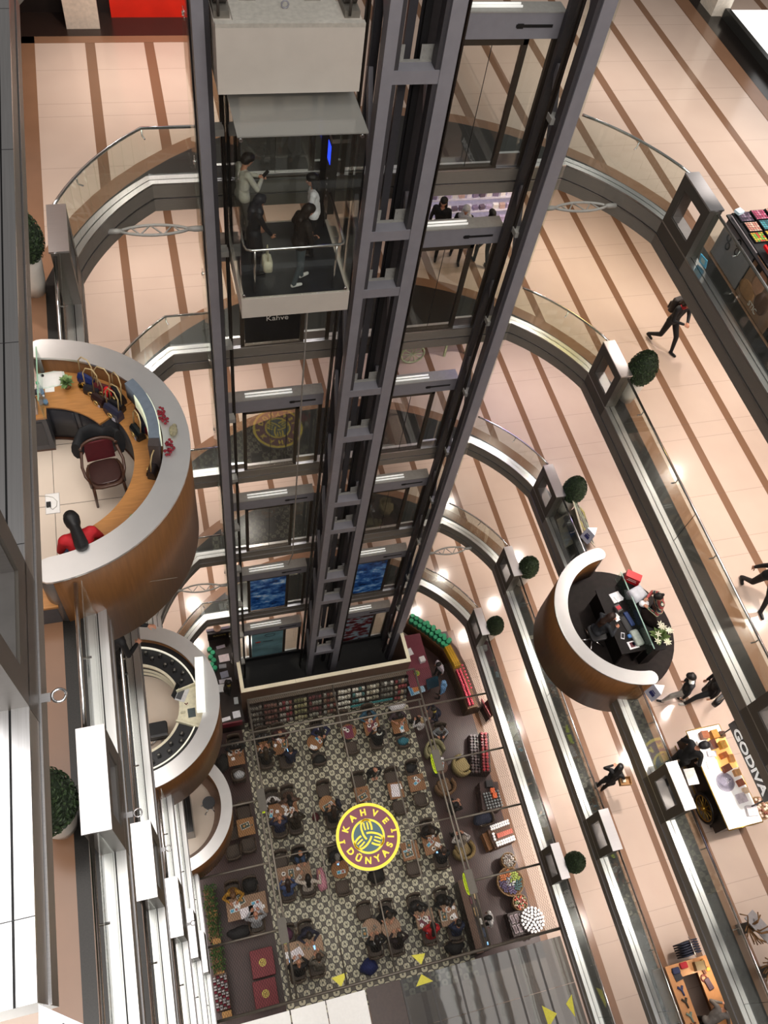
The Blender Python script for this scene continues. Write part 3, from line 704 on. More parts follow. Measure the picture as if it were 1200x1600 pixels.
cb('back_door', MB().box(1.70, 12.96, 21.585, 3.2, 12.972, 24.1), GLASS_CAR)
cb('door_rail', MB().box(1.7, 12.94, 22.62, 3.2, 12.955, 22.66), STEEL)
cb('roof_frame', MB().box(1.475, 12.15, 24.70, 3.415, 13.0, 24.78), BLACK)
hd = MB(); hd.box(1.30, 11.66, 24.95, 3.40, 12.35, 25.90, 0); cb('top_panel', hd, PANEL)
tp = MB(); tp.box(1.56, 11.80, 25.90, 3.10, 12.9, 25.93, 0); tp.box(1.30, 11.66, 25.9, 3.4, 11.75, 25.96, 0); tp.box(1.72, 12.3, 25.93, 1.95, 12.6, 25.95, 1); tp.box(2.65, 12.3, 25.93, 2.88, 12.6, 25.95, 1)
cb('top_plate', tp, [M('#c9c4ba', .4, .3), M('#8f8a82', .5)])
cb('lifting_eye', MB().tube([(2.33 + .05 * cos(a), 12.1, 25.985 + .05 * sin(a)) for a in np.linspace(0, 6.28, 13)[:-1]], .012, 6, closed=True), PAINT)
for x in (1.42, 3.26):
    g = MB(); g.cyl((x - .09, 12.15, 26.12), (x + .09, 12.15, 26.12), .13, n=14, m=0); g.cyl((x - .11, 12.15, 26.12), (x + .11, 12.15, 26.12), .05, n=10, m=1); g.box(x - .11, 11.9, 25.9, x + .11, 12.4, 26.0, 1); g.tube([(x - .05, 11.85, 25.96), (x - .05, 11.85, 26.2), (x + .05, 11.95, 26.25)], .02, 6, 0)
    cb('roller_guide', g, [M('#4a443f', .5, .4), M('#7c776f', .5, .4)])
hr = MB(); hr.tube([(1.57, 12.35, 22.56), (1.57, 11.22, 22.56), (1.60, 11.13, 22.56), (1.68, 11.10, 22.56), (3.16, 11.10, 22.56), (3.24, 11.13, 22.56), (3.27, 11.22, 22.56), (3.30, 12.75, 22.56)], .025, 10)
cb('handrail', hr, CHROME)
for x in (1.73, 3.13): cb('rail_post', MB().cyl((x, 11.12, 21.585), (x, 11.11, 22.55), .02, n=8), CHROME)
cb('rail_post', MB().cyl((3.30, 12.75, 21.585), (3.30, 12.75, 22.9), .016, n=8), CHROME)
cp = MB(); cp.box(3.26, 12.45, 22.1, 3.385, 12.75, 24.0, 0); cp.box(3.255, 12.5, 23.1, 3.26, 12.7, 23.45, 1); cp.box(3.25, 12.44, 23.55, 3.39, 12.76, 23.62, 2)
for i in range(4): cp.cyl((3.25, 12.6, 22.4 + .12 * i), (3.262, 12.6, 22.4 + .12 * i), .02, n=8, m=2)
cb('control_panel', cp, [M('#3a3836', .4, .4), M('#2340ff', .4, emit=2.2), STEEL])
for x in (1.52, 3.33):
    for z in (24.66, 21.66): cb('glass_clip', MB().cyl((x, 10.985, z), (x, 11.02, z), .03, n=10), CHROME)
cb('hose', MB().tube([(3.0, 12.4, 21.13), (3.0, 12.42, 16), (3.02, 12.4, 9.6), (2.9, 12.4, 9.0), (2.7, 12.4, 9.3)], .02, 6), M('#8a837c', .5))
VF = .014
wfront = person('woman in dark brown coat with long hair facing right at the lift handrail', (2.52, 11.33, ZF + .005), radians(-75), '#1d1613', '#4b565c', '#d9d9d6', hair='#1c110c', style='long', h=1.64, lean=8, hands=[(-.16, .22, .12), (.10, .28, .10)], head=(24, -10), voxel=VF, bulk=1.12, feet=[(-.09, .12, .06), (.09, -.12, .06)])
wback = person('woman in white blouse with long black hair in the lift facing left', (2.92, 12.05, ZF + .005), radians(75), '#e8e9ee', '#15161a', hair='#0d0a0a', style='long', h=1.66, lean=3, hands=[(-.16, .20, -.02), (.18, .12, -.05)], head=(8, 12), voxel=VF)
whij = person('woman in black coat and dark grey headscarf at the left side of the lift', (1.80, 11.66, ZF + .005), radians(-80), '#15161c', '#131318', hair='#22232b', style='hijab', h=1.60, lean=5, hands=[(-.18, .16, -.02), (.13, .30, -.04)], head=(22, 0), voxel=VF, coat=True)
man = person('man in pale knitted sweater looking at a phone in the lift', (1.74, 12.55, ZF + .005), radians(-70), '#c9c7b9', '#6d6a64', hair='#1a1512', style='short', h=1.74, lean=4, hands=[(-.06, .34, .24), (.06, .34, .24)], head=(28, 0), voxel=VF)
ph = MB().obox((0, 0, 0), (.075, .009, .15), (radians(-50), 0, 0), 0).obox((0, .0045, .003), (.066, .004, .135), (radians(-50), 0, 0), 1).build('mobile_phone', [BLACK, M('#4f8cff', .3, emit=2.0)], None, (2.17, 12.69, ZF + 1.26), radians(-70))
tag(ph, 'mobile phone with glowing blue screen held by the man in the pale sweater', 'phone')
hbag = thing('handbag', 'pale cream handbag held by the headscarf woman in the lift', 'bag', (1.99, 11.40, ZF + .42))
MB().rbox((0, 0, .0), (.16, .28, .24), .05).build('bag_body', M('#d8d5bd', .6), hbag); MB().tube([(0, -.09, .12), (0, -.07, .30), (0, .0, .40), (0, .07, .30), (0, .09, .12)], .009, 6).build('bag_handle', M('#c9c3a4', .5), hbag)
# ================================================================= curved kiosks
def kiosk(name_label, c, z, flip, a_half=86, panel=WALNUT, R=1.85, ri=1.54, cap=ALU, floor=True, tilemat=None, seam=None):
    """half-round counter bulging into the hall; flip=0 bulges to +x, pi bulges to -x"""
    r = thing('round_kiosk', name_label, 'kiosk', (c[0], c[1], z), flip)
    a = radians(a_half)
    w = MB(); w.arcwall((0, 0), ri + .02, R, -.90, 1.02, -a, a, 48, 0)
    w.build('curved_front', panel, r)
    MB().arcwall((0, 0), ri, ri + .02, .0, 1.02, -a, a, 48).build('inner_panel', panel, r)
    n = 44; mid = (R + ri) / 2; hw = (R - ri) / 2 + .012; pts = []
    for i in range(n + 1): t = -a + 2 * a * i / n; pts.append((( mid + hw) * cos(t), (mid + hw) * sin(t)))
    e = lambda s: [(mid * cos(s * a) + hw * cos(s * a + s * u) if s > 0 else mid * cos(a) + hw * cos(-a - (pi - u) + pi), 0) for u in ()]
    for i in range(1, 8):
        u = pi * i / 8; cx, cy = mid * cos(a), mid * sin(a); pts.append((cx + hw * cos(a + u), cy + hw * sin(a + u)))
    for i in range(n + 1): t = a - 2 * a * i / n; pts.append(((mid - hw) * cos(t), (mid - hw) * sin(t)))
    for i in range(1, 8):
        u = pi * i / 8; cx, cy = mid * cos(-a), mid * sin(-a); pts.append((cx + hw * cos(-a - pi + u), cy + hw * sin(-a - pi + u)))
    MB().prism(pts, 1.02, 1.055).build('counter_cap', cap, r)
    for s in (-1, 1):
        MB().cyl((mid * cos(a), s * mid * sin(a), .023), (mid * cos(a), s * mid * sin(a), 1.02), hw * .93, n=16).build('end_post', STEEL_MID, r)
    if floor:
        f = MB(); P = [(-.75, -R + .1)] + [((R - .06) * cos(t), (R - .06) * sin(t)) for t in np.linspace(-1.3, 1.3, 30)] + [(-.75, R - .1)]
        f.prism(P, -.50, .022, 0); f.build('floor_plate', tilemat or M('#e3d3c2', .2, var=.03, scale=2), r)
    return r
k5 = kiosk('large walnut half-round kiosk with steel cap and oak worktop, upper left', (-1.66, 6.76), F5, 0, floor=True)
k3 = kiosk('walnut half-round kiosk on the left with black display counters and long white light box', (-1.66, 6.76), F3, 0)
k1 = kiosk('lowest walnut half-round kiosk on the left with an empty cream floor and a stool', (-1.66, 6.60), F1, 0)
kr = kiosk('walnut half-round kiosk with dark round floor and reception desk, right side', (10.18, 6.80), F3, pi, floor=False)
# --- dark round floor of the right kiosk
tag(MB().lathe((10.05, 6.80, F3), [(1.66, -.50), (1.70, .035), (1.68, .045), (.01, .045)], 48, smooth=False).build('kiosk_platform', M('#211b19', .65, var=.18, scale=8, spec=.2)), 'dark brown round floor inside the right-hand kiosk', 'platform')
# --- upper left kiosk fittings
def kpart(r, name, mb, mat, parent=None): return mb.build(name, mat, parent or r)
w = MB(); w.arcwall((0, 0), 1.14, 1.54, .715, .75, radians(-78), radians(36), 40); kpart(k5, 'worktop', w, OAK)
w = MB(); w.arcwall((0, 0), .93, 1.54, .735, .77, radians(36), radians(86), 20); kpart(k5, 'worktop', w, OAK)
w = MB(); w.arcwall((0, 0), 1.18, 1.52, .06, .715, radians(-50), radians(36), 30); kpart(k5, 'cabinet', w, CHARCOAL)
cbn = kpart(k5, 'cabinet', MB().arcwall((0, 0), .98, 1.52, .06, .735, radians(36.5), radians(86), 18), CHARCOAL)
for (a0, a1) in ((40, 60), (64, 84)):
    kpart(k5, 'cabinet_door', MB().arcwall((0, 0), .965, .98, .14, .66, radians(a0), radians(a1), 8), M('#33343a', .45), cbn)
w = MB(); w.arcwall((0, 0), .96, 1.5, 0, .06, radians(36.5), radians(86), 18); w.arcwall((0, 0), 1.17, 1.5, 0, .06, radians(-50), radians(36), 20); kpart(k5, 'plinth', w, BROWNWOOD)
b5 = thing('corner_cabinet', 'charcoal corner cabinet with an oak top at the left edge of the upper kiosk', 'cabinet', (-1.78, 7.66, F5))
MB().box(-.30, -.12, .06, .20, .24, .72).build('cabinet_body', CHARCOAL, b5); MB().box(-.31, -.14, .72, .22, .25, .755).build('cabinet_top', OAK, b5); MB().box(-.30, -.12, 0, .20, .24, .06).build('plinth', BROWNWOOD, b5)
MB().box(-.24, -.128, .16, .14, -.12, .64).build('cabinet_door', M('#33343a', .45), b5)
bench = thing('bench_seat', 'small oak bench end at the lower left of the upper kiosk', 'bench', (-1.86, 5.15, F5))
MB().box(-.25, -.25, .42, .28, .32, .46).build('seat', OAK, bench); MB().box(-.23, -.22, 0, .25, .29, .42).build('base', CHARCOAL, bench)
# floor tile seams of the kiosk floor
sm = MB()
for y in (5.28, 6.62, 7.62): sm.box(-2.2, y, F5 + .0225, -.2, y + .008, F5 + .0235)
sm.box(-1.64, 5.0, F5 + .0225, -1.632, 7.7, F5 + .0235); struct(sm.build('trim_12', M('#6f6458', .6)))
fb = thing('floor_socket', 'white floor socket plate with a black plug and a looped cable', 'socket', (-1.66, 6.66, F5 + .0235))
MB().box(-.085, -.155, 0, .085, .155, .008).build('cover_plate', WHITE, fb); MB().box(-.09, -.16, -.001, .09, .16, .006).build('plate_frame', STEEL, fb)
MB().box(-.075, -.06, .008, -.02, .02, .03).build('plug', BLACK, fb); MB().tube([(-.05, -.05, .02), (0, -.10, .015), (.05, -.06, .015), (.06, .02, .015), (.01, .09, .014), (-.06, .12, .014), (-.20, .15, .012)], .004, 6).build('cable', M('#b9b4ac', .5), fb)
# --- wooden armchair with a coat over its back
ch = thing('wooden_armchair', 'dark bentwood armchair with brown leather seat in the upper left kiosk', 'chair', (-.92, 6.74, F5 + .0225), radians(8)); ch.scale = (.9, .9, .95)
CW = M('#4a2f22', .35, var=.2, scale=9)
MB().rbox((0, 0, .44), (.52, .50, .05), .16).build('seat_frame', CW, ch)
MB().rbox((0, .0, .475), (.44, .42, .05), .14).build('seat_cushion', M('#3a211d', .3, var=.1), ch)
MB().tube([(.215 * cos(a), .205 * sin(a), .478) for a in np.linspace(0, 6.28, 25)[:-1]], .008, 6, closed=True).build('seat_piping', M('#b79a7c', .4), ch)
for (x, y) in ((-.21, -.20), (.21, -.20), (-.20, .21), (.20, .21)): MB().tube([(x, y, .43), (x * 1.04, y * 1.06, .2), (x * 1.08, y * 1.12, 0)], [.024, .022, .018], 8).build('leg', CW, ch)
MB().tube([(.25 * cos(a), .10 + .17 * sin(a), .92) for a in np.linspace(.15, pi - .15, 13)], .022, 8).build('back_rail', CW, ch)
for e in (-1, 1): MB().tube([(e * .24, .08, .92), (e * .285, -.02, .72), (e * .27, -.15, .66), (e * .235, -.20, .60), (e * .23, -.20, .45)], .021, 8).build('arm', CW, ch)
MB().box(-.20, .22, .50, .20, .245, .90).build('back_pad', M('#5a1a20', .5), ch)
jk = MB(); rings = []
for i, t in enumerate(np.linspace(.25, pi - .25, 12)):
    rr = .30 + .03 * sin(7 * t); x, y = .28 * cos(t), .05 + .29 * sin(t); tk = .055 + .02 * sin(5 * t + 1)
    rings.append([(x + tk * cos(t) * cos(u), y + tk * sin(t) * cos(u), .80 + .02 * sin(9 * t) + (.20 + .05 * sin(4 * t)) * sin(u)) for u in np.linspace(0, 6.28, 11)[:-1]])
jk.loft(rings, 0, True); tag(jk.build('draped_coat', M('#17181b', .8, var=.2), None, (-.92, 6.76, F5 + .03), radians(8)), 'black padded coat hung over the back of the bentwood armchair', 'coat')
# --- goods in the upper left kiosk
def cyl_pt(a, r): return (-1.66 + r * cos(radians(a)), 6.76 + r * sin(radians(a)))
def handbag(a, r, col, strap, label, rz=0, w=.24, h=.20, d=.10, z=.75, medal=True, strap_up=.30):
    x, y = cyl_pt(a, r); b = thing('handbag', label, 'bag', (x, y, F5 + z), radians(a - 90 + rz), 'leather bags on the oak worktop')
    m = MB(); m.loft([[(p[0] * k1_, p[1] * k2, zz) for p in ((-w / 2, -d / 2), (-w * .3, -d * .62), (w * .3, -d * .62), (w / 2, -d / 2), (w / 2, d / 2), (-w / 2, d / 2))] for zz, k1_, k2 in ((0, .94, 1.1), (h * .5, 1, 1.0), (h * .92, .97, .6), (h, .9, .3))], 0, True, False); m.build('bag_body', M(col, .4, var=.08), b)
    m = MB(); m.loft([[(p[0], p[1], zz) for p in ((-w * .47, -yy - .012), (w * .47, -yy - .012), (w * .47, -yy), (-w * .47, -yy))] for zz, yy in ((h * .38, d * .55), (h * .75, d * .50), (h * 1.02, d * .16))], 0, True, False); m.build('bag_flap', M(col, .35, var=.08), b)
    if medal: MB().tube([(.035 * cos(t), -d * .60 - .012, h * .42 + .035 * sin(t)) for t in np.linspace(0, 6.28, 13)[:-1]], .010, 6, closed=True).build('round_clasp', M('#d9b877', .3, .7), b)
    MB().tube([(-w * .4, 0, h * .9), (-w * .42, .02, h + strap_up * .7), (-w * .2, .03, h + strap_up), (w * .2, .03, h + strap_up), (w * .42, .02, h + strap_up * .7), (w * .4, 0, h * .9)], .009, 6).build('bag_strap', M(strap, .5), b)
    MB().box(w * .1, -d * .75, h * .05, w * .34, -d * .72, h * .42).build('price_tag', M('#cfcfe0', .5), b)
bags = [(62, 1.40, '#1d2b5e', '#c8b184', 'royal blue leather bag with round gold clasp hanging nearest the potted plant'),
        (57, 1.30, '#1e1d22', '#c8b184', 'black flat purse with grey tag in front of the royal blue bag'),
        (51, 1.36, '#551f24', '#c8b184', 'dark red leather bag with chain between the blue bag and the black bags'),
        (49, 1.20, '#2b1a1a', '#7b6a4c', 'dark brown small bag with gold clasp at the front edge of the oak worktop'),
        (42, 1.38, '#17181c', '#c8b184', 'tall black leather bag with red tassel hung over its strap'),
        (38, 1.26, '#15161a', '#b49f72', 'black leather bag with two gold clasps in front of the tall black bag'),
        (35, 1.16, '#2a2c3f', '#b49f72', 'navy purse with gold ring and tags at the very front, right of the black bags'),
        (25, 1.44, '#4e1b22', '#c8b184', 'wine red bag with pale straps against the inner wood panel'),
        (18, 1.40, '#26293c', '#c8b184', 'navy cylinder bag leaning under the grey sign'),
        (14, 1.26, '#11181a', '#c8b184', 'black satchel with gold ring clasp under the middle of the grey sign'),
        (8, 1.42, '#6b1b22', '#c8b184', 'bright wine red purse tucked below the grey sign'),
        (-14, 1.40, '#201a1b', '#b49f72', 'black bag with gold chain at the lower end of the grey sign')]
for i, (a, r, c, st, lb) in enumerate(bags): handbag(a, r, c, st, lb, rz=(-14, 10, 6, -8)[i % 4], w=(.25, .22, .26, .2)[i % 4], h=(.20, .15, .19, .16)[i % 4])
x, y = cyl_pt(46, 1.30)
ts = MB(); ts.ball((0, 0, 0), (.045, .045, .04), 10)
for j in range(14): t = j * .9; ts.tube([(.02 * cos(t), .02 * sin(t), .0), (.06 * cos(t), .06 * sin(t), -.03), (.065 * cos(t), .065 * sin(t), -.08)], .012, 5)
tag(ts.build('red_tassel', M('#d0121c', .7), None, (x, y, F5 + .98)), 'bright red pompon tassel hanging over the black and dark red bags', 'tassel')
x, y = cyl_pt(48, 1.52)
sign = thing('curved_sign', 'blue-grey curved sign box standing on the steel cap of the upper kiosk', 'sign', (-1.66, 6.76, F5))
MB().arcwall((0, 0), 1.37, 1.50, 1.0, 1.28, radians(-7), radians(33), 20, 0).build('sign_box', M('#6c7885', .5), sign)
MB().arcwall((0, 0), 1.36, 1.37, 1.02, 1.26, radians(-2), radians(24), 14).build('sign_face', M('#dfe6c8', .4, emit=.5), sign)
MB().arcwall((0, 0), 1.50, 1.512, 1.0, 1.26, radians(-4), radians(22), 14).build('sign_face', M('#e6ecd0', .4, emit=.5), sign)
MB().arcwall((0, 0), 1.37, 1.50, .78, 1.28, radians(-12), radians(-7.2), 4).build('sign_end', M('#443d3c', .5), sign)
for i, (a, r) in enumerate(((14, 1.60), (11, 1.58), (8, 1.60), (-5, 1.60), (-8, 1.63), (-10, 1.59))):
    x, y = cyl_pt(a, r); fl = MB()
    for j in range(7): t = j * .9 + i; fl.ball((.035 * cos(t), .035 * sin(t), .02 + .02 * (j % 3)), (.022, .022, .014), 6, 0, (t, .5, 0))
    fl.tube([(0, 0, 0), (.02, .02, -.2)], .005, 5, 1)
    tag(fl.build('red_blossom', [M('#7d1024', .7), M('#3c5a34', .6)], None, (x, y, F5 + 1.06 + .0)), 'dark red blossom beside the curved sign on the steel cap', 'flower', 'red blossoms along the curved sign')
x, y = cyl_pt(1.5, 1.67); st = MB(); st.ball((0, 0, .05), (.055, .075, .055), 12); st.ball((.02, .05, .06), (.035, .04, .04), 8); st.ball((-.01, -.05, .05), (.04, .04, .04), 8)
tag(st.build('ornamental_stone', M('#8d866c', .8, var=.3, scale=30), None, (x, y, F5 + 1.055)), 'rough beige stone ornament on the steel cap outside the curved sign', 'ornament')
def potted(name, label, loc, pot, r, hgt, leaf='#5d7a4a', n=46, cat='plant', rs=3):
    t = thing(name, label, cat, loc); MB().lathe((0, 0, 0), [(r * .7, 0), (r, r * 1.2), (r * 1.05, r * 1.3), (r * .9, r * 1.3), (r * .85, r * 1.1), (.001, r * 1.1)], 14).build('pot', pot, t)
    f = MB(); rd = random.Random(rs)
    for i in range(n):
        a = rd.uniform(0, 6.28); e = rd.uniform(.25, 1.35); L = hgt * rd.uniform(.6, 1.0); d = Vector((cos(a) * cos(e), sin(a) * cos(e), sin(e)))
        b = Vector((0, 0, r * 1.15)); tip = b + d * L; s = d.cross(Vector((0, 0, 1))).normalized() * L * .16; m_ = b + d * L * .6 + Vector((0, 0, .02))
        f.add([b, m_ + s, tip - Vector((0, 0, L * .12)), m_ - s], [(0, 1, 2, 3)], rd.randrange(2), True)
    f.build('foliage', [M(leaf, .6, var=.2), M('#7f9a5e', .6, var=.2)], t, weld=False); return t
potted('potted_plant', 'small leafy plant in a brown pot on the oak worktop', (-1.27, 7.98, F5 + .77), M('#8a5a33', .5), .055, .16)
tag(MB().lathe((0, 0, 0), [(.03, 0), (.062, .03), (.066, .05), (.05, .035), (.001, .012)], 16).build('brass_bowl', M('#caa24e', .2, 1.0), None, (-1.07, 7.95, F5 + .77)), 'small round brass bowl beside the potted plant', 'bowl')
def bottle(loc, label, cap='#1f9a6a', s=1.0):
    b = thing('water_bottle', label, 'bottle', loc, group=None)
    MB().lathe((0, 0, 0), [(.030 * s, 0), (.034 * s, .01), (.034 * s, .14 * s), (.014 * s, .19 * s), (.013 * s, .205 * s)], 12).build('bottle_body', glass_mat('clear_plastic', (.85, .9, .92), .12, .1, (.6, .7, .75)), b)
    MB().cyl((0, 0, .205 * s), (0, 0, .225 * s), .016 * s, n=10).build('bottle_cap', M(cap, .5), b); MB().lathe((0, 0, 0), [(.0348 * s, .05 * s), (.0348 * s, .10 * s)], 12).build('bottle_label', M('#6f93b5', .5), b)
bottle((-1.60, 7.86, F5 + .755), 'clear water bottle with green cap on the left of the oak worktop', s=1.35)
bottle((-1.55, 7.72, F5 + .755), 'clear glass tumbler bottle with grey cap in front of the green-capped bottle', '#c8ccd0', .9)
pt = thing('paper_tray', 'pale clipboard of papers lying on the far left of the oak worktop', 'papers', (-1.45, 8.14, F5 + .77), radians(8))
MB().box(-.19, -.13, 0, .16, .14, .012).build('board', M('#dfe8df', .5), pt); MB().box(-.16, -.11, .012, .13, .11, .016).build('sheet', WHITE, pt); MB().cyl((-.12, .09, .016), (-.12, .09, .03), .022, n=10).build('clip', BLACK, pt)
tag(MB().box(-1.56, 7.93, F5 + .771, -1.44, 8.01, F5 + .775).build('note_paper', WHITE), 'small white note beside the green-capped water bottle', 'paper')
dl = thing('desk_lamp_screen', 'cream box screen on a thin stand at the left edge of the oak worktop', 'screen', (-1.74, 7.95, F5 + .77))
MB().obox((0, .03, .30), (.20, .05, .20), (radians(-20), 0, radians(12))).build('screen_box', M('#e9e0cf', .5), dl); MB().cyl((.02, 0, 0), (.02, .02, .22), .008, n=6).build('stand', BLACK, dl); MB().box(-.06, -.05, 0, .1, .05, .012).build('foot', BLACK, dl)
gl = thing('glass_screen', 'upright glass draught screen at the left end of the upper kiosk', 'screen', (-1.58, 7.9, F5 + .76)); MB().box(-.004, -.42, 0, .004, .5, .38).build('pane', GLASS_GREEN, gl); MB().box(-.008, -.42, .38, .008, .5, .392).build('top_edge', M('#8fb79c', .3), gl)
tag(MB().box(-1.80, 7.58, F5 + .757, -1.66, 7.74, F5 + .90).build('paper_bag', M('#c9b8ae', .7)), 'pinkish paper bag on the charcoal corner cabinet', 'bag')
bx = thing('small_gadget_stack', 'stack of small black gadgets on the left of the oak worktop', 'gadgets', (-1.72, 7.80, F5 + .757)); MB().rbox((0, 0, .03), (.10, .08, .06), .01).build('lower_box', BLACK, bx); MB().rbox((.01, .0, .075), (.07, .05, .03), .01).build('upper_box', M('#6f7d75', .5), bx)
potted('air_plant', 'tuft of green leaves lying on the steel cap edge by the oak worktop', (-.62, 5.74, F5 + .755), M('#4a3a24', .6), .02, .10, '#4f5e2c', 18)
person('woman in red top and blue jeans with black ponytail seated in the upper left kiosk', (-1.20, 5.36, F5 + .05), radians(15), '#b3141f', '#27395c', '#1b1b1f', hair='#0e0d0f', style='tail', sit=True, h=1.66, lean=10, head=(30, 0), hip=(0, 0, .62), hands=[(-.05, .30, .16), (.06, .30, .16)], voxel=VF, feet=[(-.20, .40, .10), (.14, .42, .10)])
stl = thing('stool', 'dark stool under the woman in red', 'stool', (-1.22, 5.28, F5 + .0225)); MB().cyl((0, 0, .44), (0, 0, .49), .17, n=16).build('seat', BLACK, stl); MB().cyl((0, 0, 0), (0, 0, .44), .03, n=8).build('post', STEEL, stl); MB().cyl((0, 0, 0), (0, 0, .02), .19, n=16).build('foot', STEEL, stl)
# --- kiosk in the middle left (third gallery): black display counters
BLKW = M('#222326', .4, var=.1)
for (a0, a1) in ((14, 88), (-88, -28)):
    kpart(k3, 'display_counter', MB().arcwall((0, 0), 1.05, 1.40, .05, .76, radians(a0), radians(a1), 24), BLKW)
    kpart(k3, 'counter_edge', MB().arcwall((0, 0), 1.0, 1.05, .70, .775, radians(a0), radians(a1), 24), CREAM)
    kpart(k3, 'back_ledge', MB().arcwall((0, 0), 1.42, 1.54, .80, .84, radians(a0), radians(a1), 24), BLACK)
    kpart(k3, 'light_strip', MB().arcwall((0, 0), 1.395, 1.42, .80, .87, radians(a0), radians(a1), 24), M('#f3efdc', .4, emit=.6, var=0))
sd = kpart(k3, 'white_desk', MB().arcwall((0, 0), .98, 1.54, .66, .72, radians(-27), radians(13), 16), M('#f1ecd0', .4))
kpart(k3, 'desk_side', MB().arcwall((0, 0), .98, 1.54, .72, .86, radians(-27.5), radians(-26), 2), M('#f1ecd0', .4), sd); kpart(k3, 'desk_side', MB().arcwall((0, 0), .98, 1.54, .72, .86, radians(12), radians(13.5), 2), M('#f1ecd0', .4), sd)
kpart(k3, 'desk_front', MB().arcwall((0, 0), 1.0, 1.03, .0, .66, radians(-27), radians(13), 16), CREAM)
for rr in (.25, .45): kpart(k3, 'curved_shelf', MB().arcwall((0, 0), 1.0, 1.05, rr, rr + .02, radians(14), radians(88), 20), CREAM)
lb = thing('long_light_box', 'long white light box laid along the cap of the middle left kiosk', 'sign', (-.18, 6.90, F3 + 1.06), radians(-5)); MB().box(-.09, -.60, 0, .09, .60, .20).build('box_shell', M('#f7f7ee', .4, emit=.75, var=.01), lb); MB().box(-.093, -.58, .03, -.09, .58, .16).build('box_face', WHITE, lb)
lp = thing('laptop', 'open silver laptop on the white desk of the middle left kiosk', 'laptop', (-.60, 6.92, F3 + .72), radians(62)); MB().box(-.16, -.12, 0, .16, .11, .015).build('laptop_base', M('#d8d8da', .4), lp); MB().box(-.13, -.03, .0151, .13, .09, .018).build('keyboard', M('#55565a', .5), lp); MB().obox((0, .13, .10), (.32, .012, .22), (radians(-15), 0, 0)).build('laptop_screen', M('#1c1d20', .3), lp)
tag(MB().box(-.52, 6.36, F3 + .721, -.36, 6.56, F3 + .735).build('dark_tablet', M('#4e5a5c', .4)), 'dark grey flat tablet at the lower end of the white desk', 'tablet')
tag(MB().rbox((-.62, 6.50, F3 + .735), (.10, .05, .03), .01).build('small_gadget', M('#cfcab0', .4)), 'small pale gadget lying beside the dark tablet', 'gadget')
tag(MB().tube([(-.56, 6.70, F3 + .725), (-.53, 6.66, F3 + .74), (-.5, 6.70, F3 + .725)], .012, 6).build('reading_glasses', M('#7c3b34', .4)), 'reddish pair of glasses in front of the silver laptop', 'glasses')
rd = random.Random(5)
for i, (a, r) in enumerate(((80, 1.22), (72, 1.3), (64, 1.2), (58, 1.32), (48, 1.18), (44, 1.32), (36, 1.2), (28, 1.3), (22, 1.18), (-38, 1.22), (-44, 1.30), (-52, 1.16), (-58, 1.26), (-68, 1.2), (-76, 1.26), (-84, 1.2))):
    x, y = cyl_pt(a, r); w = thing('watch_stand', 'small black watch stand on a black display counter of the middle left kiosk', 'display', (x, y, F3 + .76), radians(a + rd.uniform(-30, 30)), 'watch stands on the black counters')
    MB().rbox((0, 0, .02), (.10, .08, .04), .015).build('base', M('#101113', .3), w); MB().tube([(.035 * cos(t), .0, .065 + .035 * sin(t)) for t in np.linspace(-.6, 3.7, 12)], .012, 6).build('strap_ring', M('#3b3a38', .4), w); MB().cyl((0, -.03, .1), (0, .03, .1), .022, n=10).build('dial', M('#8b8a85', .3, .6), w)
oc = thing('office_chair', 'black chair seen from above inside the middle left kiosk', 'chair', (-1.20, 6.28, F3 + .01)); MB().rbox((0, 0, .48), (.42, .40, .07), .06).build('seat', M('#1a1a1c', .5), oc); MB().obox((.02, -.22, .75), (.40, .05, .45), (radians(12), 0, 0)).build('backrest', M('#1f1f21', .5), oc); MB().cyl((0, 0, .06), (0, 0, .45), .03, n=8).build('gas_lift', STEEL, oc)
for j in range(5): t = j * 1.257; MB().tube([(0, 0, .08), (.26 * cos(t), .26 * sin(t), .05)], .02, 6).build('foot_arm', STEEL, oc)
# --- lowest left kiosk
sl = thing('swivel_stool', 'round black swivel stool on the cream floor of the lowest left kiosk', 'stool', (-.50, 6.72, F1 + .01)); MB().cyl((0, 0, .52), (0, 0, .60), .19, n=20).build('seat', M('#2d2f33', .5), sl); MB().cyl((0, 0, .05), (0, 0, .52), .025, n=8).build('post', CHROME, sl)
for j in range(5): t = j * 1.257 + .3; MB().tube([(0, 0, .07), (.24 * cos(t), .24 * sin(t), .04)], .015, 6).build('foot_arm', CHROME, sl); MB().ball((.25 * cos(t), .25 * sin(t), .03), .03, 8).build('caster', STEEL, sl)
pn = thing('black_cabinet', 'glossy black upright cabinet in the lowest left kiosk', 'cabinet', (-1.15, 6.5, F1 + .01)); MB().box(-.25, -.6, 0, .12, .6, .9).build('cabinet_body', M('#0c0c0d', .2), pn); MB().box(-.02, -.58, .9, .0, .58, .93).build('lid_edge', M('#2b2b2d', .2), pn)
kpart(k1, 'inner_ledge', MB().arcwall((0, 0), 1.30, 1.54, .30, .33, radians(-80), radians(80), 30), M('#6d5341', .4))
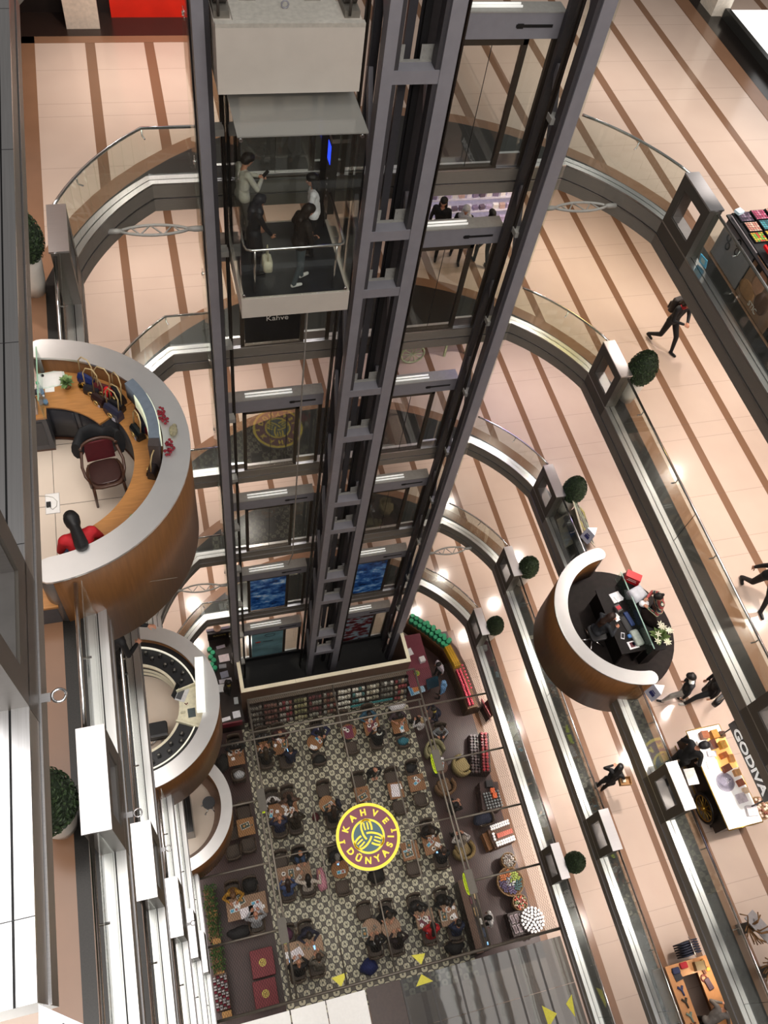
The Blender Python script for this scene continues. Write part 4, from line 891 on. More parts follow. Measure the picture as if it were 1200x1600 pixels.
# --- right kiosk: reception desk
DK = M('#1c1817', .6, var=.15, spec=.2)
d = thing('reception_desk', 'dark desk with glass screen and raised counter inside the right-hand kiosk', 'desk', (10.10, 6.78, F3 + .045))
MB().box(-.38, -.90, .70, .42, .86, .735).build('desk_top', DK, d); MB().box(-.30, -.88, 0, -.24, .84, .70).build('leg_panel', DK, d); MB().box(.20, -.88, 0, .26, .84, .70).build('modesty_panel', DK, d)
sc_ = [(.30, -1.0), (.34, -1.06), (.60, -1.07), (.64, -1.0), (.64, .98), (.58, 1.06), (.38, 1.07), (.30, 1.0)]
MB().prism(sc_, .98, 1.015).build('raised_counter', M('#171415', .5, spec=.25), d); MB().box(.34, -1.0, 0, .60, 1.0, .98).build('counter_front', DK, d)
MB().box(.268, -1.04, .72, .282, 1.08, 1.10).build('glass_screen', GLASS_GREEN, d); MB().box(.262, -1.04, 1.10, .288, 1.08, 1.112).build('screen_edge', M('#9fc0b4', .3), d)
def flat(name, label, cat, x, y, z, sx, sy, rz, col, hh=.004, inner=None, grp=None):
    t = thing(name, label, cat, (x, y, z), radians(rz), grp) if inner else None
    b = MB().box(-sx / 2, -sy / 2, 0, sx / 2, sy / 2, hh)
    if not inner: return tag(b.build(name, M(col, .5), None, (x, y, z), radians(rz)), label, cat, grp)
    b.build('sheet', M(col, .5), t)
    for (a0, b0, a1, b1, c) in inner: MB().box(a0 * sx / 2, b0 * sy / 2, hh, a1 * sx / 2, b1 * sy / 2, hh + .002).build('printed_area', M(c, .5), t)
    return t
ZD = F3 + .045 + .7352
flat('paper_sheet', 'white sheet in front of the seated clerk on the dark desk', 'paper', 9.97, 6.83, ZD, .16, .20, 20, '#f5f5f5')
flat('printed_leaflet', 'white leaflet with dark picture at the lower corner of the dark desk', 'leaflet', 10.10, 6.06, ZD, .26, .20, 4, '#f2f2f4', .003, [(-.6, -.6, .3, .7, '#5a1f2b'), (-.1, -.2, .5, .6, '#2d4170')])
flat('mobile_phone', 'white phone with black screen lying on the dark desk', 'phone', 9.93, 6.33, ZD, .09, .17, -24, '#e9e9ea', .009, [(-.75, -.72, .75, .72, '#101012')])
for i in range(2): flat('file_stack', 'stack of white papers by the glass screen, %s' % ('upper one' if i else 'lower wider one'), 'papers', 10.17 + .05 * i, 7.35 - .03 * i, ZD + .02 * i, .28 - .08 * i, .26 - .08 * i, 10 + 14 * i, '#e4e6ea' if i else '#f4f4f6', .02)
ky = thing('black_keyboard', 'black keyboard tray on the dark desk below the white sheet', 'keyboard', (10.14, 6.60, ZD), radians(8)); MB().box(-.08, -.22, 0, .08, .22, .02).build('key_bed', M('#19191b', .5), ky); MB().box(-.05, -.20, .02, .05, .20, .026).build('keys', M('#2a2a2d', .6), ky)
tag(MB().rbox((0, 0, .06), (.15, .20, .12), .02).build('card_terminal', M('#55504e', .5), None, (10.06, 7.02, ZD), radians(15)), 'grey boxy card terminal with red label beside the white sheet', 'terminal')
tag(MB().box(-.06, -.05, .0, .06, .05, .012).build('red_label', M('#b5202e', .5), None, (10.06, 7.02, ZD + .1205), radians(15)), 'red label on the grey card terminal', 'label')
tag(MB().rbox((0, 0, .03), (.12, .40, .06), .03).build('blue_pouch', M('#1f3768', .6), None, (10.26, 6.72, ZD), radians(10)), 'long navy blue pouch leaning at the glass screen', 'pouch')
tag(MB().rbox((0, 0, .05), (.22, .42, .10), .05).build('plastic_tray', M('#9ea8a0', .4, var=.15), None, (10.24, 6.20, ZD), radians(6)), 'translucent grey plastic tray at the lower end of the glass screen', 'tray')
tag(MB().rbox((0, 0, .03), (.10, .10, .06), .03).build('blue_wrapper', M('#3c6fae', .4), None, (10.08, 6.28, ZD)), 'crumpled blue wrapper beside the white phone', 'wrapper')
ZC_ = F3 + .045 + 1.016
rb = thing('red_shopping_bag', 'bright red paper bag with white lettering on the raised counter', 'bag', (10.58, 7.62, ZC_), radians(-38)); MB().box(-.19, -.10, 0, .19, .10, .26).build('bag_body', M('#c5151d', .5), rb)
for zz, w_ in ((.17, .10), (.11, .12)): MB().box(-w_, -.1025, zz, w_, -.1, zz + .025).build('lettering', M('#f1d9d6', .5), rb)
gb = MB(); gb.loft([[(p[0] * k_, p[1] * k_, zz) for p in ((-.20, -.17), (.20, -.17), (.22, .16), (-.18, .18))] for zz, k_ in ((0, 1), (.08, 1.04), (.14, .9), (.16, .6))], 0, True, True)
tag(gb.build('grey_plastic_bag', M('#c3c6ce', .4, var=.12, scale=9), None, (10.56, 7.20, ZC_), radians(20)), 'crumpled light grey plastic bag on the raised counter before the shopper', 'bag')
tag(MB().ball((0, 0, .07), (.14, .10, .07), 10).build('white_bundle', M('#eeeef2', .7, var=.1), None, (10.62, 6.92, ZC_)), 'white scrunched bundle on the raised counter below the grey bag', 'bundle')
dj = MB(); dj.loft([[(.19 * k_ * (1 + .18 * sin(3 * u)) * cos(u), .26 * k_ * (1 + .15 * sin(4 * u + 1)) * sin(u), zz) for u in np.linspace(0, 6.28, 19)[:-1]] for zz, k_ in ((0, 1), (.05, 1.02), (.11, .75), (.14, .3))], 0, True); tag(dj.build('dark_jacket', M('#16100e', .9, var=.3, scale=20, spec=.1), None, (10.62, 6.52, ZC_), radians(15)), 'dark brown jacket heaped on the raised counter', 'jacket')
lily = potted('lily_bouquet', 'bouquet of white lilies in a clear vase on the raised counter', (10.62, 6.02, ZC_), glass_mat('vase_glass', (.8, .85, .8), .1), .07, .34, '#6f8748', 60, 'flowers', 9)
for j in range(11):
    a = rd.uniform(0, 6.28); e = rd.uniform(.3, 1.2); c0 = Vector((.27 * cos(a) * cos(e), .27 * sin(a) * cos(e), .12 + .28 * sin(e))); f = MB()
    for q in range(6): t = q * 1.047; f.add([c0, c0 + Vector((.05 * cos(t - .35), .05 * sin(t - .35), .04)), c0 + Vector((.10 * cos(t), .10 * sin(t), .045)), c0 + Vector((.05 * cos(t + .35), .05 * sin(t + .35), .04))], [(0, 1, 2, 3)], 0, True)
    f.build('lily_bloom', M('#e9e9cf', .6), lily, weld=False)
oc2 = thing('swivel_chair', 'black swivel chair with chrome star base inside the right-hand kiosk', 'chair', (9.45, 6.62, F3 + .046)); MB().rbox((0, 0, .47), (.44, .44, .08), .08).build('seat', BLACK, oc2); MB().cyl((0, 0, .07), (0, 0, .44), .03, n=8).build('gas_lift', CHROME, oc2)
for j in range(5): t = j * 1.257 + 3.0; MB().tube([(0, 0, .10), (.34 * cos(t), .34 * sin(t), .05)], [.03, .018], 8).build('foot_arm', CHROME, oc2)
person('clerk with long brown hair in dark grey jacket seated at the dark desk', (9.42, 6.68, F3 + .05), radians(-80), '#2b2e33', '#17171a', hair='#33221a', style='long', sit=True, h=1.65, lean=12, hands=[(-.10, .42, .26), (.22, .40, .24)], head=(26, 0), voxel=.016)
knit = bpy.data.materials.new('striped_knit'); knit.use_nodes = True; nt = knit.node_tree; wv = nt.nodes.new('ShaderNodeTexWave'); wv.bands_direction = 'Z'; wv.inputs['Scale'].default_value = 1.7; wv.inputs['Distortion'].default_value = 1.5
tc = nt.nodes.new('ShaderNodeTexCoord'); nt.links.new(tc.outputs['Object'], wv.inputs['Vector']); rp = nt.nodes.new('ShaderNodeValToRGB'); rp.color_ramp.interpolation = 'CONSTANT'
for p_, c_ in ((.0, '#1f2c4f'), (.2, '#8e8a22'), (.42, '#d9d6c8'), (.6, '#1f4a3a'), (.78, '#a34a4a')):
    if p_ == 0: e_ = rp.color_ramp.elements[0]
    elif p_ == .2: e_ = rp.color_ramp.elements[1]; e_.position = .2
    else: e_ = rp.color_ramp.elements.new(p_)
    e_.color = (*lin(c_), 1)
nt.links.new(wv.outputs[0], rp.inputs[0]); nt.links.new(rp.outputs[0], nt.nodes['Principled BSDF'].inputs['Base Color']); nt.nodes['Principled BSDF'].inputs['Roughness'].default_value = .8
person('woman in colourful striped knit sweater with dark bun standing at the raised counter', (11.02, 6.80, F3 + .046), radians(78), '#777777', '#17171b', hair='#15100e', style='bun', h=1.68, bulk=1.15, lean=16, hands=[(-.12, .36, .22), (.16, .34, .26)], head=(30, 0), voxel=.016, stripes=knit)
# --- white price tents at both ends of the right kiosk
def tent(loc, rz, label):
    t = thing('price_tent', label, 'sign', loc, rz); h = .34
    A = [(-.13, 0, 0), (.13, 0, 0), (.13, 0, h), (-.13, 0, h)]
    MB().add([(-.14, -.10, 0), (.14, -.10, 0), (.14, 0.02, h), (-.14, 0.02, h), (-.14, .0, 0), (.14, .0, 0)], [(0, 1, 2, 3), (4, 5, 2, 3), (0, 1, 5, 4)]).build('front_card', M('#b9bac9', .5), t)
    MB().prism([(-.14, .02), (.14, .02), (0, .24)], h - .012, h).build('top_flap', M('#fbfbfd', .5, emit=.12, var=0), t)
    for (x0, x1, z0, z1) in ((-.06, .05, .20, .23), (-.07, .07, .10, .19)):
        y0 = -.10 + .12 * z0 / h; y1 = -.10 + .12 * z1 / h; MB().add([(x0, y0 - .003, z0), (x1, y0 - .003, z0), (x1, y1 - .003, z1), (x0, y1 - .003, z1)], [(0, 1, 2, 3)]).build('number_print', M('#2a2d6a', .5), t)
    text_obj('price_text', '122', .11, M('#2a2d6a', .5), (0, -.052, .145), (radians(70), 0, 0), t, .002)
tent((9.92, 9.00, F3 + 1.0), radians(-68), 'white triangular price tent above the right kiosk, by the poster board')
tent((9.90, 4.72, F3 + 1.0), radians(-75), 'white triangular price tent at the lower end of the right kiosk')
# --- poster board and bench behind the third gallery railing
pb = thing('photo_board', 'leaning clear board with small green, grey and yellow photographs behind the right railing', 'poster board', (10.28, 9.75, F3), radians(0))
MB().obox((0, 0, .55), (.02, 1.15, 1.05), (0, radians(-38), radians(-6))).build('clear_board', M('#c9c2ae', .3), pb)
cols = ['#3c4446', '#5f7d6c', '#8d8226', '#262b2a', '#7f948c', '#a39a2f', '#4a5a5e', '#2b2f31']
Rb = Euler((0, radians(-38), radians(-6))).to_matrix()
for i in range(8):
    for j in range(4):
        c0 = Rb @ Vector((.013, -.46 + i * .13, -.38 + j * .23)) + Vector((0, 0, .55))
        MB().obox(tuple(c0), (.004, .10 + .02 * ((i + j) % 2), .17), (0, radians(-38), radians(-6))).build('photo', M(cols[(i * 3 + j * 5) % 8], .4, var=.4, scale=30), pb)
MB().obox((-.30, 0, .28), (.03, .9, .66), (0, radians(30), radians(-6))).build('back_strut', M('#8c8577', .4), pb)
bn = thing('black_bench', 'long black padded bench behind the right railing of the third gallery', 'bench', (9.98, 9.40, F3)); MB().rbox((0, 0, .42), (.26, 1.3, .10), .04).build('seat', BLACK, bn)
for yy in (-.5, .5): MB().box(-.10, yy - .03, 0, .10, yy + .03, .38).build('leg', BLACK, bn)
tag(MB().rbox((9.96, 8.72, F3 + .45), (.12, .16, .30), .02).build('red_box', M('#8f2530', .5)), 'dark red box beside the end of the black bench', 'box')
# ================================================================= makeup stand of the fifth gallery
ms = thing('makeup_stand', 'black makeup stand with large portrait panels behind the railing, upper right', 'stand', (10.05, 10.45, F5))
MB().box(.10, -4.2, 0, 2.2, 0, .86).build('stand_body', BLACK, ms); MB().obox((.98, -2.1, .90), (1.95, 4.2, .03), (0, radians(-5), 0)).build('counter_top', M('#1b1719', .3), ms)
MB().box(.075, -1.02, .02, .1, -.03, .84).build('front_panel', M('#8f8789', .4, var=.1, scale=3), ms); MB().box(.075, -4.2, .02, .1, -1.08, .84).build('front_panel', M('#141215', .25), ms)
pf = MB().box(.07, -2.15, .02, .095, -1.08, .84).build('portrait_panel', M('#9a7458', .4, var=.35, scale=2.5), ms)
for (y, z_, ry, rz_, c) in ((-1.45, .55, .17, .24, '#c28e70'), (-1.75, .35, .2, .2, '#6e4a34'), (-1.30, .25, .25, .16, '#b78459'), (-1.28, .70, .09, .10, '#2d1c15')): MB().ball((.068, y, z_), (.004, ry, rz_), 14).build('portrait_shape', M(c, .4), pf)
text_obj('panel_text', 'STIC', .14, M('#e9dfd6', .4), (.066, -1.62, .14), (radians(90), 0, radians(-90)), pf, .002)
for (y, z_) in ((-.35, .42), (-.62, .52)):
    for dz in (0, .13): MB().tube([(.07, y + dz * .5 + .055 * cos(t), z_ + dz + .065 * sin(t)) for t in np.linspace(0, 6.28, 13)[:-1]], .014, 6, closed=True).build('printed_compact', BLACK, ms)
rd = random.Random(11)
fam = [['#4c3a52', '#6b5468', '#8c7a8d', '#3b2f3f'], ['#b5432f', '#c96a4c', '#d98c6a', '#a5392f'], ['#2f6f78', '#3d8890', '#27525e', '#4c93a0'], ['#d8a48f', '#c98f7f', '#e0b9a6', '#b97a6a'], ['#c22032', '#a5182a', '#d84a55', '#7d1420'], ['#c05a7c', '#b4486a', '#d07f97', '#8e3554'], ['#cf9b2e', '#6aa43a', '#c84a2d', '#b9b23c']]
def pan_mat(cols):
    m = bpy.data.materials.new('coloured_pans'); m.use_nodes = True; nt = m.node_tree; N = nt.nodes.new; L = nt.links.new; b = nt.nodes['Principled BSDF']
    tc = N('ShaderNodeTexCoord'); v = N('ShaderNodeTexVoronoi'); v.voronoi_dimensions = '2D'; v.distance = 'CHEBYCHEV'; v.inputs['Randomness'].default_value = 0; v.inputs['Scale'].default_value = 19; L(tc.outputs['Object'], v.inputs['Vector'])
    wn = N('ShaderNodeTexWhiteNoise'); L(v.outputs['Position'], wn.inputs['Vector']); r = N('ShaderNodeValToRGB'); r.color_ramp.interpolation = 'CONSTANT'
    for i, c in enumerate(cols):
        e = r.color_ramp.elements[i] if i < 2 else r.color_ramp.elements.new(.25 * i)
        e.position = .25 * i; e.color = (*lin(c), 1)
    L(wn.outputs['Value'], r.inputs[0]); lt = N('ShaderNodeMath'); lt.operation = 'LESS_THAN'; lt.inputs[1].default_value = .40; L(v.outputs['Distance'], lt.inputs[0])
    mx = N('ShaderNodeMix'); mx.data_type = 'RGBA'; L(lt.outputs[0], mx.inputs[0]); mx.inputs[6].default_value = (.006, .006, .007, 1); L(r.outputs[0], mx.inputs[7]); L(mx.outputs[2], b.inputs['Base Color']); b.inputs['Roughness'].default_value = .4
    return m
PANS = [pan_mat(f) for f in fam]
for j in range(12):
    for i in range(4):
        x, y = .06 + .29 * i + .02 * (j % 2), -.15 - .27 * j
        if j in (3, 4) : continue
        f = (i * 5 + j * 3 + (i * j) % 4) % 7; zz = F5 + .926 + .085 * (x - .76)
        p = thing('makeup_palette', 'black makeup palette of small coloured pans on the makeup stand', 'palette', (10.27 + x, 10.45 + y, zz), radians(rd.uniform(-5, 5)), 'makeup palettes on the black stand')
        MB().box(-.135, -.125, 0, .135, .125, .022).build('palette_case', M('#111113', .4), p); MB().box(-.12, -.11, .022, .12, .11, .026).build('pan_sheet', PANS[f], p)
rs = thing('red_brush_rack', 'bright red rack of makeup brushes across the makeup stand', 'rack', (10.95, 9.28, F5 + .95)); MB().box(-.75, -.14, 0, .75, .16, .05).build('rack_tray', M('#d3161d', .35, emit=.1), rs)
for i in range(16): MB().cyl((-.70 + i * .092, .06, .05), (-.70 + i * .092 + .02, .18, .06), .02, n=6).build('brush', M('#1a1114', .5), rs)
bc = thing('blue_card', 'pale blue price card standing on the railing ledge beside the pillar', 'card', (9.73, 10.05, F5 + .03), radians(12)); MB().obox((0, 0, .12), (.012, .20, .22), (0, radians(-20), 0)).build('card', M('#59b4dd', .4, emit=.1), bc); MB().obox((-.008, 0, .12), (.006, .10, .12), (0, radians(-20), 0)).build('printed_area', M('#cfeaf2', .5), bc)
flat('white_box', 'small white and blue card on the corner of the makeup stand', 'card', 10.24, 10.40, F5 + .90, .14, .12, 20, '#d6ecf5', .05)
# ================================================================= people on the galleries
person('person in black with backpack and red scarf walking on the fourth gallery, holding a phone', (11.68, 11.98, F4 + .002), radians(-165), '#18181b', '#0f0f12', '#0c0c0c', hair='#2a1c15', h=1.72, lean=8, hands=[(-.05, .34, .20), (.08, .34, .20)], head=(30, 0), voxel=.016, feet=[(-.10, .32, .06), (.10, -.34, .12)], scarf='#a3121c', style='long')
bp = thing('backpack', 'dark backpack on the walker with the red scarf', 'backpack', (11.68, 12.0, F4 + 1.22), radians(-165)); MB().rbox((0, -.12, 0), (.27, .15, .40), .06).build('bag_body', M('#2b2523', .7), bp); MB().rbox((0, -.22, -.06), (.20, .06, .20), .03).build('front_pocket', M('#3a312d', .7), bp)
person('person in black trousers and boots striding at the right edge of the fourth gallery', (10.72, 5.28, F4 + .002), radians(165), '#1a1a1c', '#121214', '#0e0c0c', hair='#17120f', h=1.72, lean=6, voxel=.016, feet=[(-.12, .38, .06), (.10, -.36, .07)], hands=[(-.26, .22, -.02), (.26, -.18, -.04)])
person('person in black and white jacket walking below the right kiosk', (10.92, 4.72, F3 + .002), radians(60), '#202023', '#c9c4bc', '#101010', hair='#14110f', h=1.66, lean=10, voxel=.018, head=(30, 0), feet=[(-.10, .26, .07), (.10, -.26, .07)], scarf='#f0eee8')
person('person in black coat walking beside the black and white jacket, mostly under the gallery above', (11.55, 4.62, F3 + .002), radians(75), '#131316', '#101013', '#bdb8b2', hair='#14110f', h=1.72, lean=6, voxel=.018, feet=[(-.12, .34, .07), (.10, -.34, .12)])
sh_ = thing('shoulder_bag', 'black shoulder bag carried by the person in the black coat', 'bag', (11.72, 4.36, F3 + .62), radians(30)); MB().rbox((0, 0, 0), (.32, .14, .26), .05).build('bag_body', M('#19171a', .4), sh_); MB().tube([(-.12, 0, .12), (-.08, 0, .34), (.08, 0, .34), (.12, 0, .12)], .012, 6).build('bag_handle', M('#8a7a6c', .5), sh_)
person('vendor in black shirt and black cap behind the sweets cart', (10.08, 3.22, F3 + .002), radians(-75), '#141415', '#161618', hair='#1d1d20', style='cap', h=1.74, lean=12, head=(30, -20), voxel=.016, hands=[(-.22, .26, .02), (.26, .20, -.02)])
person('person in black carrying an open cardboard box on the second gallery', (10.22, 3.86, F2 + .002), radians(-40), '#141416', '#131315', hair='#0f0d0c', style='long', h=1.66, lean=12, head=(35, 0), voxel=.016, hands=[(-.10, .36, .22), (.12, .36, .22)])
cb_ = thing('cardboard_box', 'open cardboard box held by the person in black on the second gallery', 'box', (10.54, 3.72, F2 + 1.05), radians(-8)); bxm = MB(); bxm.box(-.16, -.11, 0, .16, .11, .01); bxm.box(-.16, -.11, 0, -.15, .11, .14); bxm.box(.15, -.11, 0, .16, .11, .14); bxm.box(-.16, -.11, 0, .16, -.10, .14); bxm.box(-.16, .10, 0, .16, .11, .14); bxm.build('box_shell', M('#a57c4e', .7), cb_); MB().box(-.05, -.02, .01, .04, .06, .06).build('wrapped_goods', M('#c6bfae', .6), cb_)
person('person in black leaning over the left railing with one hand stretched out', (-1.52, 5.98, F4 + .002), radians(-75), '#101012', '#131316', hair='#14100e', h=1.74, lean=32, voxel=.014, hands=[(-.05, .70, .20), (.12, .45, .05)], head=(20, 0))
for (x, y, rz, lb_, hh, tp_) in ((6.95, 15.72, 150, 'person in black coat, leftmost in front of the bright cosmetics shelves', 1.72, '#121213'), (7.45, 15.50, 160, 'person in black with a pale headscarf at the cosmetics shelves, second from the left', 1.64, '#17171a'), (8.05, 15.2, 10, 'person in black at the right of the group before the cosmetics shelves', 1.6, '#141416')):
    person(lb_, (x, y, F4 + .002), radians(rz), tp_, '#101013', '#0e0e10', hair='#b9bac0' if 'pale' in lb_ else '#120f0e', style='hijab' if 'pale' in lb_ else 'long', h=hh, voxel=.02, feet=[(-.10, .18, .07), (.10, -.18, .07)])
# ================================================================= sweets cart
ct = thing('sweets_cart', 'black and gold sweets cart with white counter and lit boxes on the third gallery', 'cart', (10.84, 2.65, F3))
GOLD = M('#b8933f', .3, .9, var=.06)
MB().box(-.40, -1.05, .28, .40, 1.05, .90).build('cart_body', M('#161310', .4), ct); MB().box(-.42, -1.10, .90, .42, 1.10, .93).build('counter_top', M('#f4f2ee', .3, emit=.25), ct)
for (a, b_) in (((-.43, -1.11, .92), (-.43, 1.11, .92)), ((.43, -1.11, .92), (.43, 1.11, .92)), ((-.43, -1.11, .92), (.43, -1.11, .92)), ((-.43, 1.11, .92), (.43, 1.11, .92)), ((-.43, -.3, .20), (-.43, 1.0, .20))): MB().cyl(a, b_, .014, n=8).build('gold_trim', GOLD, ct)
for (yy) in (-.85, .85): MB().box(-.3, yy - .03, 0, .3, yy + .03, .28).build('stand_leg', BLACK, ct)
def wheel(c, r, par, mat, tyre):
    m = MB(); m.tube([(c[0], c[1] + r * cos(t), c[2] + r * sin(t)) for t in np.linspace(0, 6.28, 33)[:-1]], .028, 8, closed=True); wh = m.build('wheel', tyre, par)
    MB().tube([(c[0], c[1] + r * .86 * cos(t), c[2] + r * .86 * sin(t)) for t in np.linspace(0, 6.28, 33)[:-1]], .016, 8, closed=True).build('wheel_rim', mat, wh)
    for j in range(12): t = j * pi / 6; MB().cyl((c[0], c[1], c[2]), (c[0], c[1] + r * .86 * cos(t), c[2] + r * .86 * sin(t)), .010, n=6).build('spoke', mat, wh)
    MB().cyl((c[0] - .06, c[1], c[2]), (c[0] + .06, c[1], c[2]), .045, n=12).build('hub', mat, wh)
wheel((-.46, -.50, .36), .33, ct, GOLD, M('#1a1512', .4)); wheel((.46, -.50, .36), .33, ct, GOLD, M('#1a1512', .4))
MB().box(-.02, .1, .93, .42, .9, .96).build('lit_tray', M('#ffce7a', .4, emit=.6), ct)
gs = thing('cart_signboard', 'black overhead signboard with white capital letters above the sweets cart', 'sign', (10.98, 2.68, F3 + 1.72))
MB().box(0, -.86, 0, .26, .86, .36).build('sign_box', M('#0d0c0d', .3), gs); MB().box(.01, -.87, .36, .25, .87, .375).build('sign_top', M('#5d5660', .25, .6), gs)
text_obj('sign_letters', 'GODIVA', .33, M('#f6f4ef', .4, emit=.5, var=0), (-.006, -.02, .175), (radians(90), 0, radians(-90)), gs, .004, bold=.008, sx=1.13)
for yy in (-.8, .8): MB().cyl((.13, yy, -.80), (.13, yy, 0), .016, n=8).build('sign_post', BLACK, gs)
rd = random.Random(3)
ZK = F3 + .935
cart_goods = [(-.10, .92, .16, .16, .16, '#8a4a24', 'brown chocolate box'), (.12, .88, .15, .18, .20, '#c98a3c', 'gold chocolate box'), (-.22, .78, .2, .1, .07, '#e9e4e0', 'white gift box'), (.02, .68, .12, .2, .14, '#5a2a18', 'dark chocolate box'), (.22, .62, .14, .16, .18, '#f0b04a', 'glowing amber box'), (.32, .85, .12, .12, .15, '#4a2412', 'tall dark brown box'), (-.08, .50, .2, .12, .05, '#d6d2dc', 'flat silver box'), (.16, .40, .18, .12, .10, '#d8742c', 'orange box'), (.30, .30, .12, .16, .12, '#e8a25a', 'light orange box'), (-.16, .28, .26, .18, .02, '#faf8f4', 'white tray'), (.10, .12, .2, .14, .10, '#7a3a1c', 'brown wrapped box'), (.30, -.02, .14, .14, .10, '#d49a5a', 'caramel box'), (.28, -.24, .14, .14, .09, '#9a4a22', 'reddish brown box'), (.32, -.42, .12, .12, .07, '#e7c9a8', 'cream box'), (.16, -.55, .22, .2, .05, '#c9bfc8', 'grey clear tray'), (.25, -.85, .24, .22, .09, '#d8d2d6', 'clear plastic display box')]
for (x, y, sx, sy, hh, c, nm) in cart_goods:
    t = thing('sweet_box', '%s on the sweets cart counter, %s' % (nm, 'far end' if y > .55 else ('middle' if y > -.1 else 'near end')), 'box', (10.84 + x, 2.65 + y, ZK), radians(rd.uniform(-12, 12)))
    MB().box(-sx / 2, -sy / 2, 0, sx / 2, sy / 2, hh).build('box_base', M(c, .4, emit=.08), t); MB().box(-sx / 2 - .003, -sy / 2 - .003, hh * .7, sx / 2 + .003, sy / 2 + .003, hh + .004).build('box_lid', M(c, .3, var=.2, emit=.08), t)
gd = thing('glass_dome', 'round clear cake dome in the middle of the sweets cart', 'dome', (10.80, 2.50, ZK)); MB().lathe((0, 0, 0), [(.19, .02), (.185, .10), (.14, .17), (.05, .20), (.001, .205)], 20).build('dome', glass_mat('dome_glass', (.93, .93, .95), .07, .05, (.55, .5, .6)), gd); MB().cyl((0, 0, 0), (0, 0, .02), .21, n=24).build('dome_plate', M('#b7b2c0', .3), gd); MB().ball((0, 0, .22), .02, 8).build('dome_knob', CHROME, gd)
flat('white_shelf', 'white folding shelf between the pillar and the sweets cart', 'shelf', 10.14, 2.80, F3 + .80, .26, .36, -4, '#f0eee9', .03)
bk = thing('gift_basket', 'basket of pink and cream wrapped sweets at the right end of the sweets cart', 'basket', (11.55, 1.85, F3 + .45)); MB().lathe((0, 0, 0), [(.18, -.43), (.20, 0), (.26, .14), (.24, .14), (.2, .04), (.001, .03)], 16).build('basket', M('#8a6b4a', .6), bk)
for j in range(26): t = j * 2.4; q = .22 * math.sqrt(j / 26); MB().ball((q * cos(t), q * sin(t), .12 + .03 * (j % 3)), .035, 6).build('wrapped_sweet', M(['#caa08f', '#e6d5c0', '#7d4536', '#d7c3b4'][j % 4], .5), bk)
# ================================================================= oak stall on the second gallery
os_ = thing('oak_stall', 'oak counter stall with open middle on the second gallery, bottom right', 'stall', (10.46, -1.6, F2))
m = MB(); m.box(-.59, -1.6, .86, -.25, .92, .90); os1 = m.build('counter_plank', M('#b9814f', .4, var=.1, scale=6), os_)
MB().box(.18, -1.6, .86, .60, .92, .90).build('counter_plank', M('#b9814f', .4, var=.1, scale=6), os_); MB().box(-.25, .62, .86, .18, .92, .90).build('counter_plank', M('#c08a58', .4, var=.1, scale=6), os_)
MB().box(-.57, -1.6, 0, -.53, .90, .86).build('front_panel', M('#8a5c36', .5), os_); MB().box(.54, -1.6, 0, .58, .90, .86).build('front_panel', M('#8a5c36', .5), os_); MB().box(-.53, .86, 0, .54, .90, .86).build('front_panel', M('#8a5c36', .5), os_)
bxl = thing('olive_display_box', 'olive brown open box standing on the lit corner of the oak stall', 'box', (10.70, -.86, F2 + .901), radians(-5)); MB().box(-.12, -.10, 0, .12, .10, .16).build('box_shell', M('#6b5836', .5), bxl); MB().box(.12, -.10, 0, .135, .10, .17).build('box_side', M('#3a2b20', .5), bxl)
area('stall_lamp', (10.86, -1.12, F2 + 1.5), .15, .15, 6, (1, .85, .65))
for i, (x, y, c, nm) in enumerate(((10.10, -.92, '#26262e', 'square dark cloth'), (10.07, -1.24, '#3a4064', 'blue folded tie'), (10.06, -1.50, '#3f352a', 'brown folded tie'), (10.05, -1.80, '#75857a', 'grey green folded tie'), (10.06, -2.02, '#6b3a28', 'rust folded tie'))):
    t = MB()
    if i == 0: t.box(-.10, -.12, 0, .10, .12, .02)
    else:
        t.tube([(0, -.13, .014), (.0, .0, .016), (-.07, .09, .014)], [.022, .03, .03], 8); t.tube([(0, 0, .016), (.06, .08, .015)], .028, 8)
    tag(t.build('folded_tie' if i else 'folded_cloth', M(c, .7, var=.2, scale=30), None, (x, y, F2 + .902), radians(8)), '%s on the left plank of the oak stall' % nm, 'textile')
for i, (x, y, sx, sy, c, nm) in enumerate(((10.86, -.80, .08, .12, '#8a5a1c', 'amber bottle box'), (10.80, -1.0, .07, .13, '#6b3b28', 'brown leather pouch'), (10.80, -1.28, .14, .26, '#4a3440', 'dark purple scarf'), (10.92, -.98, .10, .08, '#e0a23c', 'golden paper bag'))):
    tag(MB().rbox((0, 0, .025), (sx, sy, .05), .02).build('stall_item', M(c, .6, var=.2), None, (x, y, F2 + .902), radians(12)), '%s on the bright right plank of the oak stall' % nm, 'goods')
tag(MB().tube([(.07 * cos(t), .07 * sin(t), .012) for t in np.linspace(0, 6.28, 15)[:-1]], .02, 8, closed=True).build('rolled_belt', M('#7a3b30', .5), None, (10.74, -1.14, F2 + .903)), 'rolled red-brown belt on the bright right plank of the oak stall', 'belt')
for i in range(6):
    t = thing('hanging_shirt', 'dark navy shirt on the clothes rail at the end of the oak stall', 'shirt', (10.70 + .0 * i, -.58 + .0 + i * .055, F2 + .92), radians(4), 'navy shirts on the rail')
    s_ = MB(); s_.loft([[(x * k_, y * 1.0, zz) for x, y in ((-.26, -.018), (.22, -.02), (.27, .0), (.22, .02), (-.26, .018))] for zz, k_ in ((-.5, .85), (-.1, .95), (0.06, .85), (.10, .3))], 0, True, True); s_.build('shirt_body', M('#262a3a', .8, var=.2), t)
    MB().tube([(-.05, 0, .10), (0, 0, .14), (.02, 0, .18)], .006, 6).build('hanger', M('#8a6b4a', .5), t)
